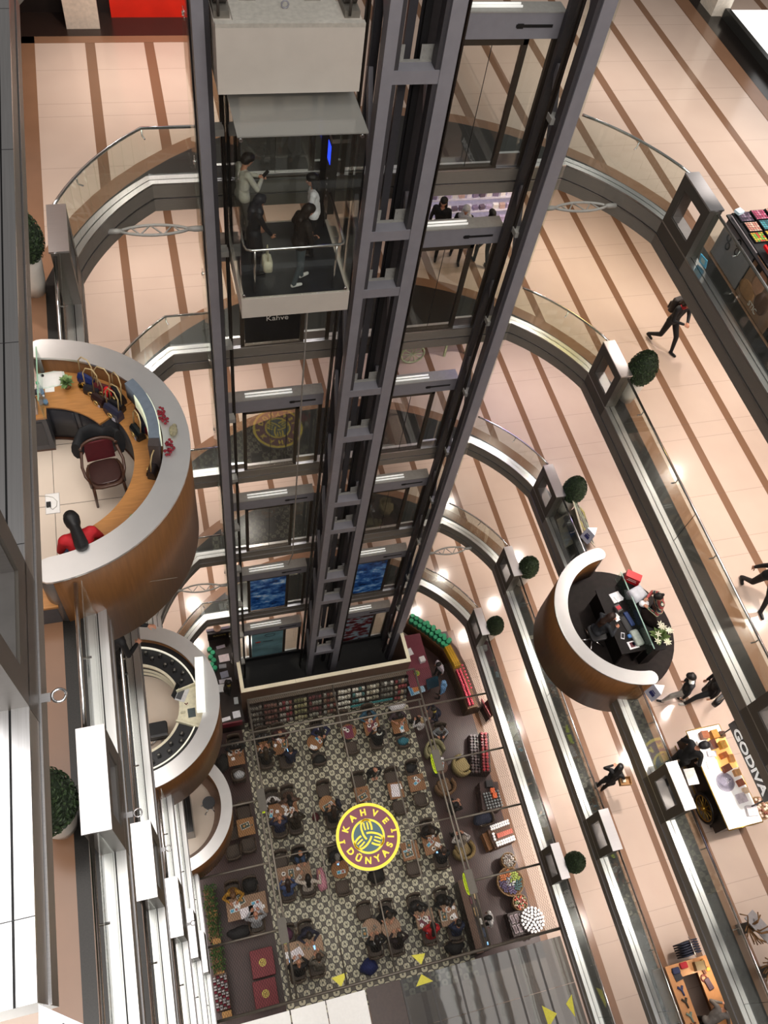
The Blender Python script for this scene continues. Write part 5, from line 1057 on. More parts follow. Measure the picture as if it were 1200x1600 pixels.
tag(MB().cyl((10.66, -.66, F2 + 1.10), (10.66, -.20, F2 + 1.10), .014, n=8).build('clothes_rail', STEEL), 'steel clothes rail carrying the navy shirts', 'rail')
for i, (x, y, c, nm) in enumerate(((10.0, -.62, '#2a3050', 'navy folded sweater'), (10.24, -.56, '#9a1a26', 'red folded sweater'))): tag(MB().rbox((0, 0, .03), (.2, .14, .06), .03).build('folded_sweater', M(c, .8), None, (x + .1, y - .2, F2 + .902)), '%s at the upper end of the oak stall' % nm, 'sweater')
person('person in grey top bending inside the oak stall', (10.44, -2.02, F2 + .002), radians(-60), '#77726e', '#141416', hair='#6b6560', h=1.64, lean=45, head=(20, 0), voxel=.016, hands=[(-.05, .55, .16), (.16, .50, .14)])
# grey easels with twigs, third gallery bottom right
for (x, y, n_) in ((10.05, -.30, 'upper'), (10.12, -1.15, 'lower')):
    t = thing('twig_display', 'grey slanted panel with brown dry twigs, %s of two at bottom right' % n_, 'display', (x, y, F3)); MB().obox((.22, -.05, .80), (.34, .62, .02), (radians(-8), radians(18), radians(20))).build('grey_panel', M('#8f8b8c', .5), t); MB().box(.12, -.1, 0, .30, .1, .74).build('stand', M('#6b6764', .5), t)
    tw = MB()
    for j in range(16): a = rd.uniform(0, 6.28); tw.tube([(0, 0, .72), (.16 * cos(a), .22 * sin(a), .88 + .05 * (j % 3)), (.28 * cos(a + .3), .34 * sin(a + .3), .90 + .05 * (j % 4))], .014, 5)
    tw.build('twigs', M('#6d4c2a', .7, var=.3), t)
# cosmetics shelves at the back of the fourth gallery behind the lift
shf = thing('cosmetics_shelf', 'bright pale shelving full of small cosmetics behind the lift tower, fourth gallery', 'shelf', (7.9, 17.0, F4)); 
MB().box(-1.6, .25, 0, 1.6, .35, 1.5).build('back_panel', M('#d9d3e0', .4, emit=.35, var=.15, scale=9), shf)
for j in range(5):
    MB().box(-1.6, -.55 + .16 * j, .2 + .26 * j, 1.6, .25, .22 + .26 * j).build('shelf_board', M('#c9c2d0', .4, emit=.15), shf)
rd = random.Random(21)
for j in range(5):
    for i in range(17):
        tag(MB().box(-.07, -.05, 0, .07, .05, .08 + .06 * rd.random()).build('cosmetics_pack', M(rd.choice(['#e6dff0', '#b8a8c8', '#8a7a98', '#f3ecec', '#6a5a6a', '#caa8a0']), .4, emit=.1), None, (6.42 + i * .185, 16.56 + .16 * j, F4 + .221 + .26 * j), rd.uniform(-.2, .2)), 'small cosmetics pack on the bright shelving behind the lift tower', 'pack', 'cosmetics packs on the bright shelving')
# pale green cart on the third gallery behind the lift
gc = thing('green_cart', 'pale green wooden cart with a spoked wheel behind the lift tower, third gallery', 'cart', (7.85, 16.55, F3)); GR = M('#aeb98c', .5)
wheel((0, 0, 0), .001, gc, GR, GR) if False else None
MB().box(-.9, -.15, .72, 1.4, .5, .80).build('cart_deck', GR, gc)
m = MB(); m.tube([(-.58 + .36 * cos(t), -.22, .40 + .36 * sin(t)) for t in np.linspace(0, 6.28, 29)[:-1]], .03, 8, closed=True); wh = m.build('wheel', GR, gc)
for j in range(10): t = j * pi / 5; MB().cyl((-.58, -.22, .40), (-.58 + .35 * cos(t), -.22, .40 + .35 * sin(t)), .014, n=6).build('spoke', GR, wh)
for xx in (.5, 1.2): MB().box(xx, -.1, 0, xx + .06, -.04, .72).build('leg', GR, gc)
# ================================================================= clipped topiaries in white pots
def topiary(loc, label, s=1.0, seed=1, first=[None]):
    if first[0] is not None: return dup(first[0], loc, rz=seed * 1.3, label=label, scale=s)
    t = thing('potted_topiary', label, 'potted plant', loc, group='clipped topiaries along the galleries'); first[0] = t
    MB().lathe((0, 0, 0), [(.15, 0), (.19, .25), (.215, .55), (.225, .74), (.205, .75), (.20, .70), (.001, .69)], 24).build('pot', M('#e9e3da', .35, var=.02), t)
    rdm = random.Random(4); f = MB()
    f.lathe((0, 0, .66), [(.12, 0), (.25, .10), (.30, .28), (.285, .48), (.215, .68), (.11, .82), (.001, .88)], 20, 0)
    for i in range(1900):
        u = rdm.random(); zz = .02 + .86 * u; a = rdm.uniform(0, 6.28)
        pr_ = [(.12, 0), (.25, .10), (.30, .28), (.285, .48), (.215, .68), (.11, .82), (.0, .881)]
        for (r0, z0), (r1, z1) in zip(pr_, pr_[1:]):
            if z0 <= zz <= z1: rr = r0 + (r1 - r0) * (zz - z0) / (z1 - z0); break
        n = Vector((cos(a), sin(a), rdm.uniform(-.4, .9))).normalized(); c = Vector((rr * cos(a), rr * sin(a), .66 + zz)) + n * rdm.uniform(-.01, .03)
        q = n.orthogonal().normalized(); q.rotate(Matrix.Rotation(rdm.uniform(0, 6.28), 3, n)); w_ = n.cross(q); L = rdm.uniform(.018, .034)
        f.add([c - q * L, c + w_ * L * .55 + n * .012, c + q * L, c - w_ * L * .55 + n * .006], [(0, 1, 2, 3)], rdm.randrange(2), False)
    f.build('clipped_bush', [M('#22301c', .7, var=.3, scale=30), M('#334626', .7, var=.3, scale=30)], t, weld=False)
    return t
topiary((-1.72, 2.51, F5), 'large clipped bush in white pot at the lower left, beside the nearest white pillar top')
topiary((-1.76, 10.68, F5), 'clipped bush in tall white pot at the upper left beside the far pillar', 1, 2)
topiary((10.16, 10.50, F4), 'egg-shaped clipped bush beside the right pillar of the fourth gallery', 1, 3)
topiary((10.14, 10.48, F3), 'egg-shaped clipped bush beside the right pillar of the third gallery', 1, 4)
topiary((10.12, 10.55, F2), 'round clipped bush beside the right far pillar of the second gallery', 1, 5)
topiary((10.12, 10.60, F1), 'round clipped bush beside the right far pillar of the lowest gallery', 1, 6)
topiary((10.14, 2.50, F1), 'round clipped bush beside the near pillar of the lowest gallery, right of the cafe', 1, 7)
# ================================================================= ground floor
mb = MB(); mb.add([(XO0, YB, 0), (XO1, YB, 0), (XO1, YO, 0), (XO0, YO, 0)], [(0, 1, 2, 3)]); struct(mb.build('floor', TILE))
WOODFL = M('#3d2420', .4, var=.22, scale=5, stretch=(6, .6, 1))
mb = MB(); mb.box(-2.2, .3, .002, 1.0, 12.2, .006); mb.box(7.58, .3, .002, 10.05, 12.9, .006); mb.box(1.0, 10.62, .002, 7.58, 11.0, .006); struct(mb.build('floor', WOODFL))
mb = MB(); mb.box(10.05, -2.5, .002, 10.32, 12.9, .006); struct(mb.build('trim_13', BROWNTILE))
def flower_tile():
    m = bpy.data.materials.new('flower_tile'); m.use_nodes = True; nt = m.node_tree; b = nt.nodes['Principled BSDF']; N = nt.nodes.new; L = nt.links.new
    tc = N('ShaderNodeTexCoord'); sp = N('ShaderNodeSeparateXYZ'); L(tc.outputs['Object'], sp.inputs[0])
    def mt(op, a, bb=None):
        x = N('ShaderNodeMath'); x.operation = op
        for i, v in enumerate((a, bb)):
            if v is None: continue
            if isinstance(v, (int, float)): x.inputs[i].default_value = v
            else: L(v, x.inputs[i])
        return x.outputs[0]
    p = .272 * math.sqrt(2)
    u = mt('SUBTRACT', mt('FRACT', mt('DIVIDE', mt('ADD', mt('ADD', sp.outputs[0], sp.outputs[1]), 50), p)), .5)
    v = mt('SUBTRACT', mt('FRACT', mt('DIVIDE', mt('ADD', mt('SUBTRACT', sp.outputs[0], sp.outputs[1]), 50), p)), .5)
    r = mt('SQRT', mt('ADD', mt('MULTIPLY', u, u), mt('MULTIPLY', v, v))); th = mt('ARCTAN2', v, u)
    R = mt('ADD', .385, mt('MULTIPLY', mt('ABSOLUTE', mt('COSINE', mt('MULTIPLY', th, 2.0))), .06))
    flower = mt('LESS_THAN', r, R); core = mt('LESS_THAN', r, mt('ADD', .12, mt('MULTIPLY', mt('COSINE', mt('MULTIPLY', th, 8.0)), .05)))
    ring = mt('LESS_THAN', mt('ABSOLUTE', mt('SUBTRACT', r, mt('ADD', R, .035))), .028)
    def mix(f, a, c):
        x = N('ShaderNodeMix'); x.data_type = 'RGBA'; L(f, x.inputs[0])
        if isinstance(a, str): x.inputs[6].default_value = (*lin(a), 1)
        else: L(a, x.inputs[6])
        x.inputs[7].default_value = (*lin(c), 1); return x.outputs[2]
    c = mix(ring, '#5d564c', '#2a2724'); c = mix(flower, c, '#cfcab0'); c = mix(core, c, '#3c3832')
    L(c, b.inputs['Base Color']); b.inputs['Roughness'].default_value = .35
    return m
mb = MB(); mb.box(1.0, .3, .002, 7.58, 10.62, .006); struct(mb.build('floor', flower_tile()))
# pit wall round the foot of the lift tower, with its product shelves
mb = MB()
for (x0, y0, x1, y1) in ((1.10, 10.92, 7.52, 11.05), (1.10, 11.05, 1.22, 12.2), (7.40, 11.05, 7.52, 12.2)):
    mb.box(x0, y0, 0, x1, y1, 2.56, 0); mb.box(x0 - .005, y0 - .005, 2.56, x1 + .005, y1 + .005, 2.60, 1)
for x in (3.1, 5.2): mb.box(x, 10.914, 2.601, x + .006, 11.055, 2.602, 0)
struct(mb.build('wall_pit', [M('#5d4536', .45, var=.12), CREAM]))
mb = MB(); mb.box(1.22, 11.05, -.02, 7.4, 13.1, .012); struct(mb.build('floor', M('#0b0a0a', .6, var=.3)))
mb = MB(); mb.box(1.2, 13.10, 0, 7.4, 13.14, .3); struct(mb.build('wall_pitback', BLACK))
ds = thing('wall_display', 'long dark tiered shelving of sweets along the foot of the lift pit wall', 'shelving', (4.4, 10.90, 0))
MB().box(-3.1, -.05, 0, 3.05, 0, 1.62).build('back_panel', M('#3f3028', .5), ds); MB().box(-3.12, -.12, 1.60, 3.06, 0, 1.66).build('top_frame', M('#6d6154', .4), ds)
for j in range(4): MB().box(-3.13, -.16 - .12 * (4 - j), .28 + .30 * j, 3.05, -.04, .30 + .30 * j).build('shelf_board', M('#33261f', .5), ds)
for i in range(12): MB().obox((-3.13 + i * .57, -.34, .82), (.03, .05, 1.4), (radians(-20), 0, 0)).build('divider', M('#211a17', .5), ds)
rd = random.Random(8)
pal = [['#6e6960', '#57504a', '#7b756a'], ['#6a4038', '#7d5a4e', '#54322c'], ['#7a2f33', '#8d5a52', '#9a938a'], ['#8f8a62', '#a59f7c', '#6c6a4a'], ['#6d3a3a', '#8a8a7d', '#503030'], ['#6a3830', '#7d6450', '#8f8f86'], ['#d9d6c8', '#cfcbbb', '#e6e3d8'], ['#dcdacd', '#4e7a78', '#d0cdbf'], ['#d6d3c4', '#8f8b78', '#c8c4b2'], ['#7d7b70', '#c7c6bd', '#605d55'], ['#6d6a66', '#b9a88e', '#8a3a3c']]
for s_ in range(11):
    for j in range(4):
        for q in range(4):
            x = 4.4 - 3.13 + .07 + s_ * .57 + q * .125 + .03; y = 10.90 - .16 - .12 * (4 - j) + .06; h_ = .13 + .09 * rd.random()
            o = MB().box(-.05, -.045, 0, .05, .045, h_).build('sweet_pack', M(rd.choice(pal[s_]), .45), None, (x, y, .301 + .30 * j), rd.uniform(-.15, .15))
            tag(o, 'small pack of sweets on the dark tiered shelving below the lift pit', 'pack', 'sweet packs on the tiered shelving')
tag(MB().box(5.2, 10.22, .62, 6.9, 10.30, .66).build('teal_label_strip', M('#1f6f70', .4)), 'teal strip along the lower shelf edge of the tiered shelving', 'strip')
# ================================================================= cafe tables, chairs, cups
TW = M('#86592f', .4, var=.14, scale=7, stretch=(1, 8, 8)); TW2 = M('#8a6a4e', .4, var=.1, scale=7); LEGM = M('#1c1917', .5)
CH1 = M('#44372c', .6, var=.12, scale=20); CH2 = M('#4f3d2e', .55, var=.1)
def proto_chair():
    t = thing('cafe_chair', 'x', 'chair', (0, 0, -60)); MB().rbox((0, .02, .44), (.46, .46, .09), .06).build('seat', CH1, t)
    b = MB(); rings = []
    for u in np.linspace(-1, 1, 9): x = .235 * u; y = -.22 - .05 * (1 - u * u); rings.append([(x, y - .03, .40), (x, y - .055, .84), (x, y - .02, .86), (x, y + .015, .84), (x, y + .03, .40)])
    b.loft(rings, 0, True); b.build('backrest', CH1, t)
    for e in (-1, 1): MB().tube([(e * .24, -.24, .66), (e * .265, .0, .65), (e * .25, .16, .62), (e * .22, .18, .42)], .018, 6).build('arm', CH2, t)
    for x, y in ((-.2, -.2), (.2, -.2), (-.2, .2), (.2, .2)): MB().cyl((x, y, .42), (x * 1.1, y * 1.1, 0.006), .018, .013, 6).build('leg', CH2, t)
    return t
def proto_tub(col):
    t = thing('tub_chair', 'x', 'armchair', (0, 0, -60)); MB().rbox((0, .05, .36), (.50, .52, .16), .10).build('seat', M(col, .6, var=.08), t)
    b = MB(); rings = []
    for a in np.linspace(radians(-25), radians(205), 17):
        r = .36; c = Vector((r * cos(a), -r * .95 * sin(a) + .02, 0)); n = Vector((cos(a), -sin(a), 0)); top = .58 + .16 * max(0, sin(a))
        rings.append([c - n * .05 + Vector((0, 0, .12)), c - n * .05 + Vector((0, 0, top - .03)), c + Vector((0, 0, top)), c + n * .055 + Vector((0, 0, top - .03)), c + n * .03 + Vector((0, 0, .12))])
    b.loft(rings, 0, True); b.build('shell_back', M(col, .6, var=.08), t)
    for x, y in ((-.2, -.2), (.2, -.2), (-.2, .2), (.2, .2)): MB().cyl((x, y, .28), (x * 1.1, y * 1.1, .006), .02, n=6).build('leg', CH2, t)
    return t
_first = {}
def place(key, maker, loc, rz, label, group=None):
    if key not in _first:
        o = maker(); _first[key] = o; o.location = loc; o.rotation_euler = (0, 0, rz); o['label'] = label
        if group: o['group'] = group
        return o
    return dup(_first[key], loc, rz, label, group)
def make_table(x, y, w, d, shape, desc, mat):
    t = thing('cafe_table', desc, 'table', (x, y, 0.006), 0, 'cafe tables')
    if shape == 'r': MB().lathe((0, 0, .715), [(w / 2 - .01, 0), (w / 2, .01), (w / 2, .022), (w / 2 - .008, .03), (.001, .03)], 28, smooth=False).build('table_top', mat, t)
    else: MB().rbox((0, 0, .73), (w, d, .03), .02).build('table_top', mat, t)
    for xx in ((0,) if w < .8 else (-w * .3, w * .3)):
        MB().cyl((xx, 0, .02), (xx, 0, .715), .03, n=8).build('pedestal', LEGM, t); MB().cyl((xx, 0, 0), (xx, 0, .025), .2, n=16).build('foot', LEGM, t)
    return t
TZ = .7512
CUPW = M('#e9e7e2', .35, var=.02)
def proto_cup():
    t = thing('coffee_cup', 'x', 'cup', (0, 0, -60)); MB().lathe((0, 0, 0), [(.03, 0), (.075, .012), (.072, .016), (.03, .006), (.001, .006)], 16).build('saucer', CUPW, t)
    c = MB(); c.lathe((0, 0, .006), [(.022, 0), (.036, .03), (.040, .06), (.036, .06), (.033, .045), (.001, .045)], 14); c.tube([(.036, 0, .05), (.062, 0, .045), (.058, 0, .022), (.032, 0, .02)], .006, 5); c.build('cup_body', CUPW, t)
    MB().cyl((0, 0, .049), (0, 0, .0515), .034, n=14).build('coffee', M('#2b1a10', .2), t); return t
def item(kind, x, y, where, rz=0.0, z=TZ):
    L = (x, y, z); R = rz
    if kind == 'cup': return place('cup', proto_cup, L, R, 'white coffee cup on %s' % where, 'cups on ' + where)
    if kind == 'menu':
        def mk():
            t = thing('menu_card', 'x', 'menu', (0, 0, -60)); MB().box(-.15, -.06, 0, .15, .06, .004).build('card', M('#b9ccd2', .4), t); MB().box(-.13, -.04, .004, -.03, .04, .0055).build('printed_picture', M('#3f9cc0', .4), t); MB().box(.02, -.04, .004, .11, .04, .0055).build('printed_picture', M('#a35a4a', .4), t); return t
        return place('menu', mk, L, R, 'blue and white menu card on %s' % where, 'menu cards on ' + where)
    if kind == 'tray':
        def mk():
            t = thing('serving_tray', 'x', 'tray', (0, 0, -60)); MB().box(-.16, -.10, 0, .16, .10, .012).build('tray_rim', M('#cfcfc6', .4), t); MB().box(-.145, -.085, .012, .145, .085, .014).build('tray_face', M('#3d4a40', .4), t); MB().ball((-.04, 0, .025), (.05, .05, .02), 8).build('dish', M('#b98a4e', .5), t); MB().ball((.07, .02, .024), (.035, .035, .018), 8).build('dish', M('#c9c0a4', .5), t); return t
        return place('tray', mk, L, R, 'small dark picture tray with food on %s' % where, 'trays on ' + where)
    if kind == 'plate':
        def mk():
            t = thing('plate', 'x', 'plate', (0, 0, -60)); MB().lathe((0, 0, 0), [(.05, 0), (.10, .014), (.098, .018), (.05, .006), (.001, .006)], 18).build('plate_body', CUPW, t); MB().ball((.01, 0, .018), (.035, .03, .014), 8).build('food', M('#7a4432', .6), t); return t
        return place('plate', mk, L, R, 'white plate on %s' % where, 'plates on ' + where)
    if kind == 'napkin': return place('napkin', lambda: tag(MB().loft([[(p[0] * k_, p[1] * k_, zz) for p in ((-.07, -.05), (.06, -.06), (.07, .04), (.0, .07), (-.06, .05))] for zz, k_ in ((0, 1), (.018, .85), (.03, .3))], 0, True, False).build('paper_napkin', M('#efeef0', .6), None, (0, 0, -60)), 'x', 'napkin'), L, R, 'crumpled white napkin on %s' % where, 'napkins on ' + where)
    if kind == 'phone':
        def mk():
            t = thing('mobile_phone', 'x', 'phone', (0, 0, -60)); MB().box(-.036, -.075, 0, .036, .075, .009).build('phone_body', BLACK, t); MB().box(-.032, -.068, .009, .032, .068, .0105).build('lit_screen', M('#8fc4ff', .3, emit=1.6), t); return t
        return place('phone', mk, L, R, 'phone with lit blue screen on %s' % where, 'phones on ' + where)
    if kind == 'glass': return place('glass', lambda: tag(MB().lathe((0, 0, 0), [(.025, 0), (.032, .10), (.029, .10), (.023, .01), (.001, .01)], 12).build('drinking_glass', glass_mat('tumbler', (.8, .82, .8), .2), None, (0, 0, -60)), 'x', 'glass'), L, R, 'drinking glass on %s' % where, 'glasses on ' + where)
    if kind == 'sheet':
        return tag(MB().box(-.23, -.16, 0, .23, .16, .004).build('picture_menu', M('#ddd8de', .5, var=.35, scale=26), None, L, R), 'large white picture menu on %s' % where, 'menu', 'picture menus on ' + where)
    if kind == 'paper': return place('pap', lambda: tag(MB().box(-.075, -.10, 0, .075, .10, .003).build('paper_sheet', M('#e6e5e6', .5, var=.1), None, (0, 0, -60)), 'x', 'paper'), L, R, 'white printed sheet on %s' % where, 'sheets on ' + where)
T = {}
def tab(key, x, y, w, d, shape, desc, mat=TW):
    T[key] = (x, y, w, d, desc); make_table(x, y, w, d, shape, 'wooden cafe table, ' + desc, mat)
tab('7', .61, 9.18, .60, .60, 's', 'the top row table at the left end')
tab('1', 1.66, 9.33, .50, .46, 's', 'the small second table of the top row')
tab('2', 2.29, 9.27, .58, .62, 's', 'the third table of the top row')
tab('3', 3.56, 9.14, .60, .60, 'r', 'the left round table of the top row')
tab('4', 4.90, 9.29, .60, .60, 'r', 'the right round table of the top row')
tab('5', 5.82, 9.31, .62, .66, 's', 'the burgundy-runner square table of the top row')
tab('6', 6.89, 9.11, .62, .54, 's', 'the top row table at the right end')
tab('9', .58, 6.67, .60, .60, 's', 'the second row table at the left end', M('#966a3c', .4, var=.1, scale=7))
tab('8', 1.97, 6.93, 1.02, .62, 's', 'the long table of the second row')
tab('10', 3.55, 6.84, .60, .60, 'r', 'the round table of the second row', M('#96683a', .4, var=.1, scale=7))
tab('11', 4.88, 6.91, .54, .54, 's', 'the square table above the round sign')
tab('12', 6.14, 6.78, .56, .60, 's', 'the picture menu table of the second row')
tab('13', 6.97, 6.89, .62, .60, 's', 'the second row table at the right end')
tab('17', 1.94, 4.79, 1.20, .58, 's', 'the long table of the third row', TW2)
tab('16', 3.54, 4.58, .62, .62, 'r', 'the round table left of the round sign')
tab('14', 6.12, 4.63, .62, .62, 's', 'the square table right of the round sign')
tab('15', 6.95, 4.67, .64, .66, 's', 'the third row table at the right end')
tab('19', .22, 4.12, 1.35, .70, 's', 'the long table at the far left', TW2)
tab('18', 1.82, 2.38, 1.35, .66, 's', 'the long table of the bottom row', M('#9a7a5c', .4, var=.1, scale=7))
tab('20', 4.19, 2.48, .68, .68, 'r', 'the left round table of the bottom row', M('#8f6f54', .4, var=.1, scale=7))
tab('21', 4.85, 2.39, .66, .66, 'r', 'the right round table of the bottom row', M('#8f6f54', .4, var=.1, scale=7))
tab('22', 6.06, 2.39, .64, .58, 's', 'the burgundy-mat table of the bottom row', TW2)
tab('23', 6.90, 2.32, .64, .68, 's', 'the bottom row table at the right end', TW2)
tag(MB().box(5.62, 9.12, TZ, 6.02, 9.58, TZ + .003).build('place_mat', M('#6d2f3c', .6)), 'burgundy runner across the square table of the top row', 'mat')
tag(MB().box(4.72, 9.03, TZ, 5.06, 9.52, TZ + .003).build('place_mat', M('#6d2440', .6)), 'burgundy runner across the right round table of the top row', 'mat')
tag(MB().box(5.84, 2.20, TZ, 6.24, 2.44, TZ + .003).build('place_mat', M('#6d3040', .6)), 'burgundy mat on the square table second from the right in the bottom row', 'mat')
for key, dx, dy, kind, rz in [
    ('7', -.18, .18, 'plate', 0), ('7', .05, .2, 'cup', 0), ('7', .17, .2, 'cup', 1), ('7', -.12, -.04, 'napkin', 0), ('7', .15, .02, 'glass', 0),
    ('1', -.14, -.05, 'napkin', 0), ('1', .02, -.16, 'paper', .6), ('1', .18, -.14, 'cup', 2),
    ('2', -.12, .22, 'napkin', 0), ('2', -.02, .20, 'paper', .9), ('2', .14, .06, 'tray', 1.4), ('2', .02, -.12, 'glass', 0), ('2', .16, -.2, 'cup', 0), ('2', -.2, .05, 'napkin', 1),
    ('3', -.12, -.16, 'paper', 1.0), ('3', .15, .06, 'menu', -1.0), ('3', -.02, -.2, 'napkin', 0), ('3', .14, .2, 'glass', 0),
    ('4', -.13, .13, 'cup', .5), ('4', -.04, .04, 'cup', 0), ('4', .2, .1, 'glass', 0), ('5', 0, .22, 'plate', 0), ('5', -.1, .04, 'cup', 1), ('5', .16, .04, 'cup', 3), ('5', .08, -.12, 'plate', 0),
    ('6', .08, -.02, 'menu', 1.3), ('6', .2, .08, 'glass', 0), ('6', .04, -.16, 'paper', .2), ('9', -.02, .04, 'tray', .2), ('9', .22, .0, 'glass', 0),
    ('8', -.44, .0, 'menu', 1.3), ('8', -.22, .02, 'napkin', 0), ('8', .06, .16, 'paper', .8), ('8', .10, .0, 'napkin', .6), ('8', .06, -.13, 'napkin', 2), ('8', .28, .13, 'phone', 0), ('8', .30, -.02, 'plate', 0), ('8', .2, -.18, 'plate', 1), ('8', .36, -.12, 'napkin', 1.2),
    ('10', 0, -.10, 'tray', .3), ('10', .06, -.04, 'menu', .5), ('10', .22, .12, 'glass', 0), ('11', 0, -.1, 'tray', .3), ('11', -.02, .12, 'glass', 0), ('11', .16, .06, 'glass', 0),
    ('12', -.02, 0, 'sheet', 1.45), ('12', .16, .10, 'paper', .2), ('13', 0, .16, 'cup', 0), ('13', .02, .02, 'menu', .5), ('13', .24, .06, 'glass', 0), ('13', -.12, .18, 'glass', 0),
    ('17', -.34, .06, 'cup', 0), ('17', -.38, -.14, 'cup', 1), ('17', .18, -.16, 'cup', 0), ('17', -.08, .0, 'tray', 1.5), ('17', .18, .12, 'napkin', 0), ('17', .34, 0, 'glass', 0),
    ('16', .02, -.1, 'menu', 0), ('16', -.02, .2, 'phone', -.4), ('14', -.10, .0, 'menu', .1), ('14', -.08, -.10, 'tray', .1), ('14', .0, .22, 'tray', 1.5), ('14', .2, .24, 'glass', 0),
    ('15', -.06, .18, 'cup', 0), ('15', -.05, .04, 'menu', .5), ('15', .02, -.16, 'cup', 0), ('15', .12, .24, 'napkin', .2), ('15', .2, -.06, 'paper', 1),
    ('19', -.36, .14, 'paper', .4), ('19', -.28, .10, 'paper', -.2), ('19', -.42, -.03, 'menu', .1), ('19', -.16, .26, 'tray', 1.9), ('19', .30, .05, 'menu', .1), ('19', -.02, -.18, 'sheet', .1), ('19', .28, -.14, 'sheet', .1), ('19', .52, -.12, 'napkin', 0),
    ('18', -.26, -.06, 'sheet', .3), ('18', -.16, .2, 'glass', 0), ('18', .12, .2, 'glass', 0), ('18', .04, .04, 'glass', 0), ('18', .18, .0, 'glass', 0), ('18', -.56, -.02, 'paper', 0), ('18', -.48, -.2, 'phone', 0), ('18', .38, 0, 'phone', .2),
    ('20', -.26, -.04, 'tray', 1.5), ('20', .06, -.02, 'glass', 0), ('20', .14, .02, 'glass', 0), ('20', .1, .08, 'glass', 0), ('22', -.2, .06, 'cup', 0), ('22', -.04, .02, 'cup', 1), ('22', .02, -.02, 'plate', 0), ('22', -.16, -.18, 'napkin', 1), ('22', .1, -.14, 'cup', 2),
    ('23', -.17, .0, 'tray', 1.45), ('23', .02, .16, 'plate', 0), ('23', .12, .22, 'glass', 0), ('23', .08, -.12, 'cup', 0), ('23', .18, -.10, 'paper', .3), ('23', .22, .18, 'napkin', 0)]:
    x, y, w, d, desc = T[key]; item(kind, x + dx, y + dy, desc, rz)
# chairs: (table, side, along, what lies on it)
CHD = []
def chair(key, side, dx=0.0, extra=''):
    x, y, w, d, desc = T[key]; s = {'N': 1, 'S': -1}[side]
    loc = (x + dx, y + s * (d / 2 + .27), .006); rz = pi if s > 0 else 0.0
    where = desc
    lab = 'brown cafe chair %s %s%s' % ('behind' if s > 0 else 'in front of', where, '' if abs(dx) < .12 else (', left seat' if dx < 0 else ', right seat'))
    place('chair', proto_chair, loc, rz, lab, 'brown cafe chairs'); return loc
for key, side, dx in [('7', 'N', 0), ('7', 'S', 0), ('1', 'N', 0), ('1', 'S', 0), ('2', 'N', 0), ('2', 'S', .1), ('3', 'N', .2), ('3', 'S', .05), ('4', 'N', -.1), ('4', 'S', 0), ('5', 'N', 0), ('5', 'S', .05), ('6', 'N', 0), ('6', 'S', 0), ('9', 'N', 0), ('9', 'S', .0), ('8', 'N', -.32), ('8', 'N', .26), ('8', 'S', -.24), ('8', 'S', .34), ('10', 'N', 0), ('10', 'S', .1), ('11', 'N', 0), ('12', 'N', 0), ('12', 'S', .02), ('13', 'N', 0), ('13', 'S', .04), ('17', 'N', -.34), ('17', 'N', .3), ('17', 'S', -.3), ('17', 'S', .4), ('16', 'N', -.05), ('16', 'S', 0), ('14', 'S', 0), ('15', 'N', 0), ('15', 'S', .2), ('19', 'N', -.4), ('19', 'N', .2), ('19', 'S', .24), ('18', 'N', -.4), ('18', 'N', .2), ('18', 'S', -.3), ('18', 'S', .34), ('20', 'N', -.1), ('20', 'S', 0), ('21', 'N', .0), ('21', 'S', .05), ('22', 'N', -.2), ('22', 'S', .05), ('23', 'N', -.05), ('23', 'S', .1)]: chair(key, side, dx)
place('chair', proto_chair, (.02, 5.98, .006), radians(4), 'brown cafe chair standing alone left of the chair in front of the far left table', 'brown cafe chairs')
place('chair', proto_chair, (.08, 6.62, .006), radians(-90), 'brown cafe chair at the left side of the far left table, by the walnut kiosk', 'brown cafe chairs')
place('chair', proto_chair, (4.78, 4.06, .006), pi, 'brown cafe chair half hidden under the lower edge of the hanging round sign', 'brown cafe chairs')
place('chair', proto_chair, (6.86, 1.30, .006), 0, 'brown cafe chair with a black coat at the bottom edge, below the navy guest', 'brown cafe chairs')
place('chair', proto_chair, (9.16, 5.14, .006), radians(100), 'brown cafe chair with a navy coat on the right wooden floor beside the white jars', 'brown cafe chairs')
place('chair', proto_chair, (8.42, 8.62, .006), radians(170), 'brown cafe chair under the boy in grey on the right wooden floor', 'brown cafe chairs')
def coat(name, label, x, y, z, rx, ry, rz_, col, rot=0):
    m = MB(); rdc = random.Random(int(x * 100)); 
    m.loft([[(rx * k_ * (1 + .12 * sin(3 * u + x)) * cos(u), ry * k_ * (1 + .12 * sin(4 * u + y)) * sin(u), zz) for u in np.linspace(0, 6.28, 17)[:-1]] for zz, k_ in ((0, .9), (rz_ * .35, 1.05), (rz_ * .75, .85), (rz_, .35))], 0, True)
    return tag(m.build(name, M(col, .8, var=.22, scale=18), None, (x, y, z), rot), label, name.split('_')[-1])
coat('folded_coat', 'dark coat heap beside the square table at the left end of the top row', .10, 9.10, .5, .24, .32, .3, '#211f1d')
coat('plastic_bag', 'white and clear bags on the chair at the left end of the top row', .62, 8.56, .49, .20, .17, .18, '#b9bcc0')
coat('black_coat', 'black coat over the chair before the left round table, top row', 3.60, 8.48, .49, .26, .20, .38, '#141412')
coat('teal_bag', 'teal and black bag on the chair at the top row right end', 6.90, 8.55, .49, .22, .16, .22, '#2f7080')
coat('white_coat', 'white coat hung behind the guest at the right end of the top row', 6.95, 9.86, .72, .34, .16, .2, '#c9c8cc')
coat('black_bag', 'black bag on the chair behind the table at the right end of the second row', 6.92, 7.50, .49, .24, .16, .22, '#17181b')
coat('red_bag', 'dark red bag on the floor left of the round table in the second row', 3.12, 6.62, .006, .14, .16, .28, '#5a1f28')
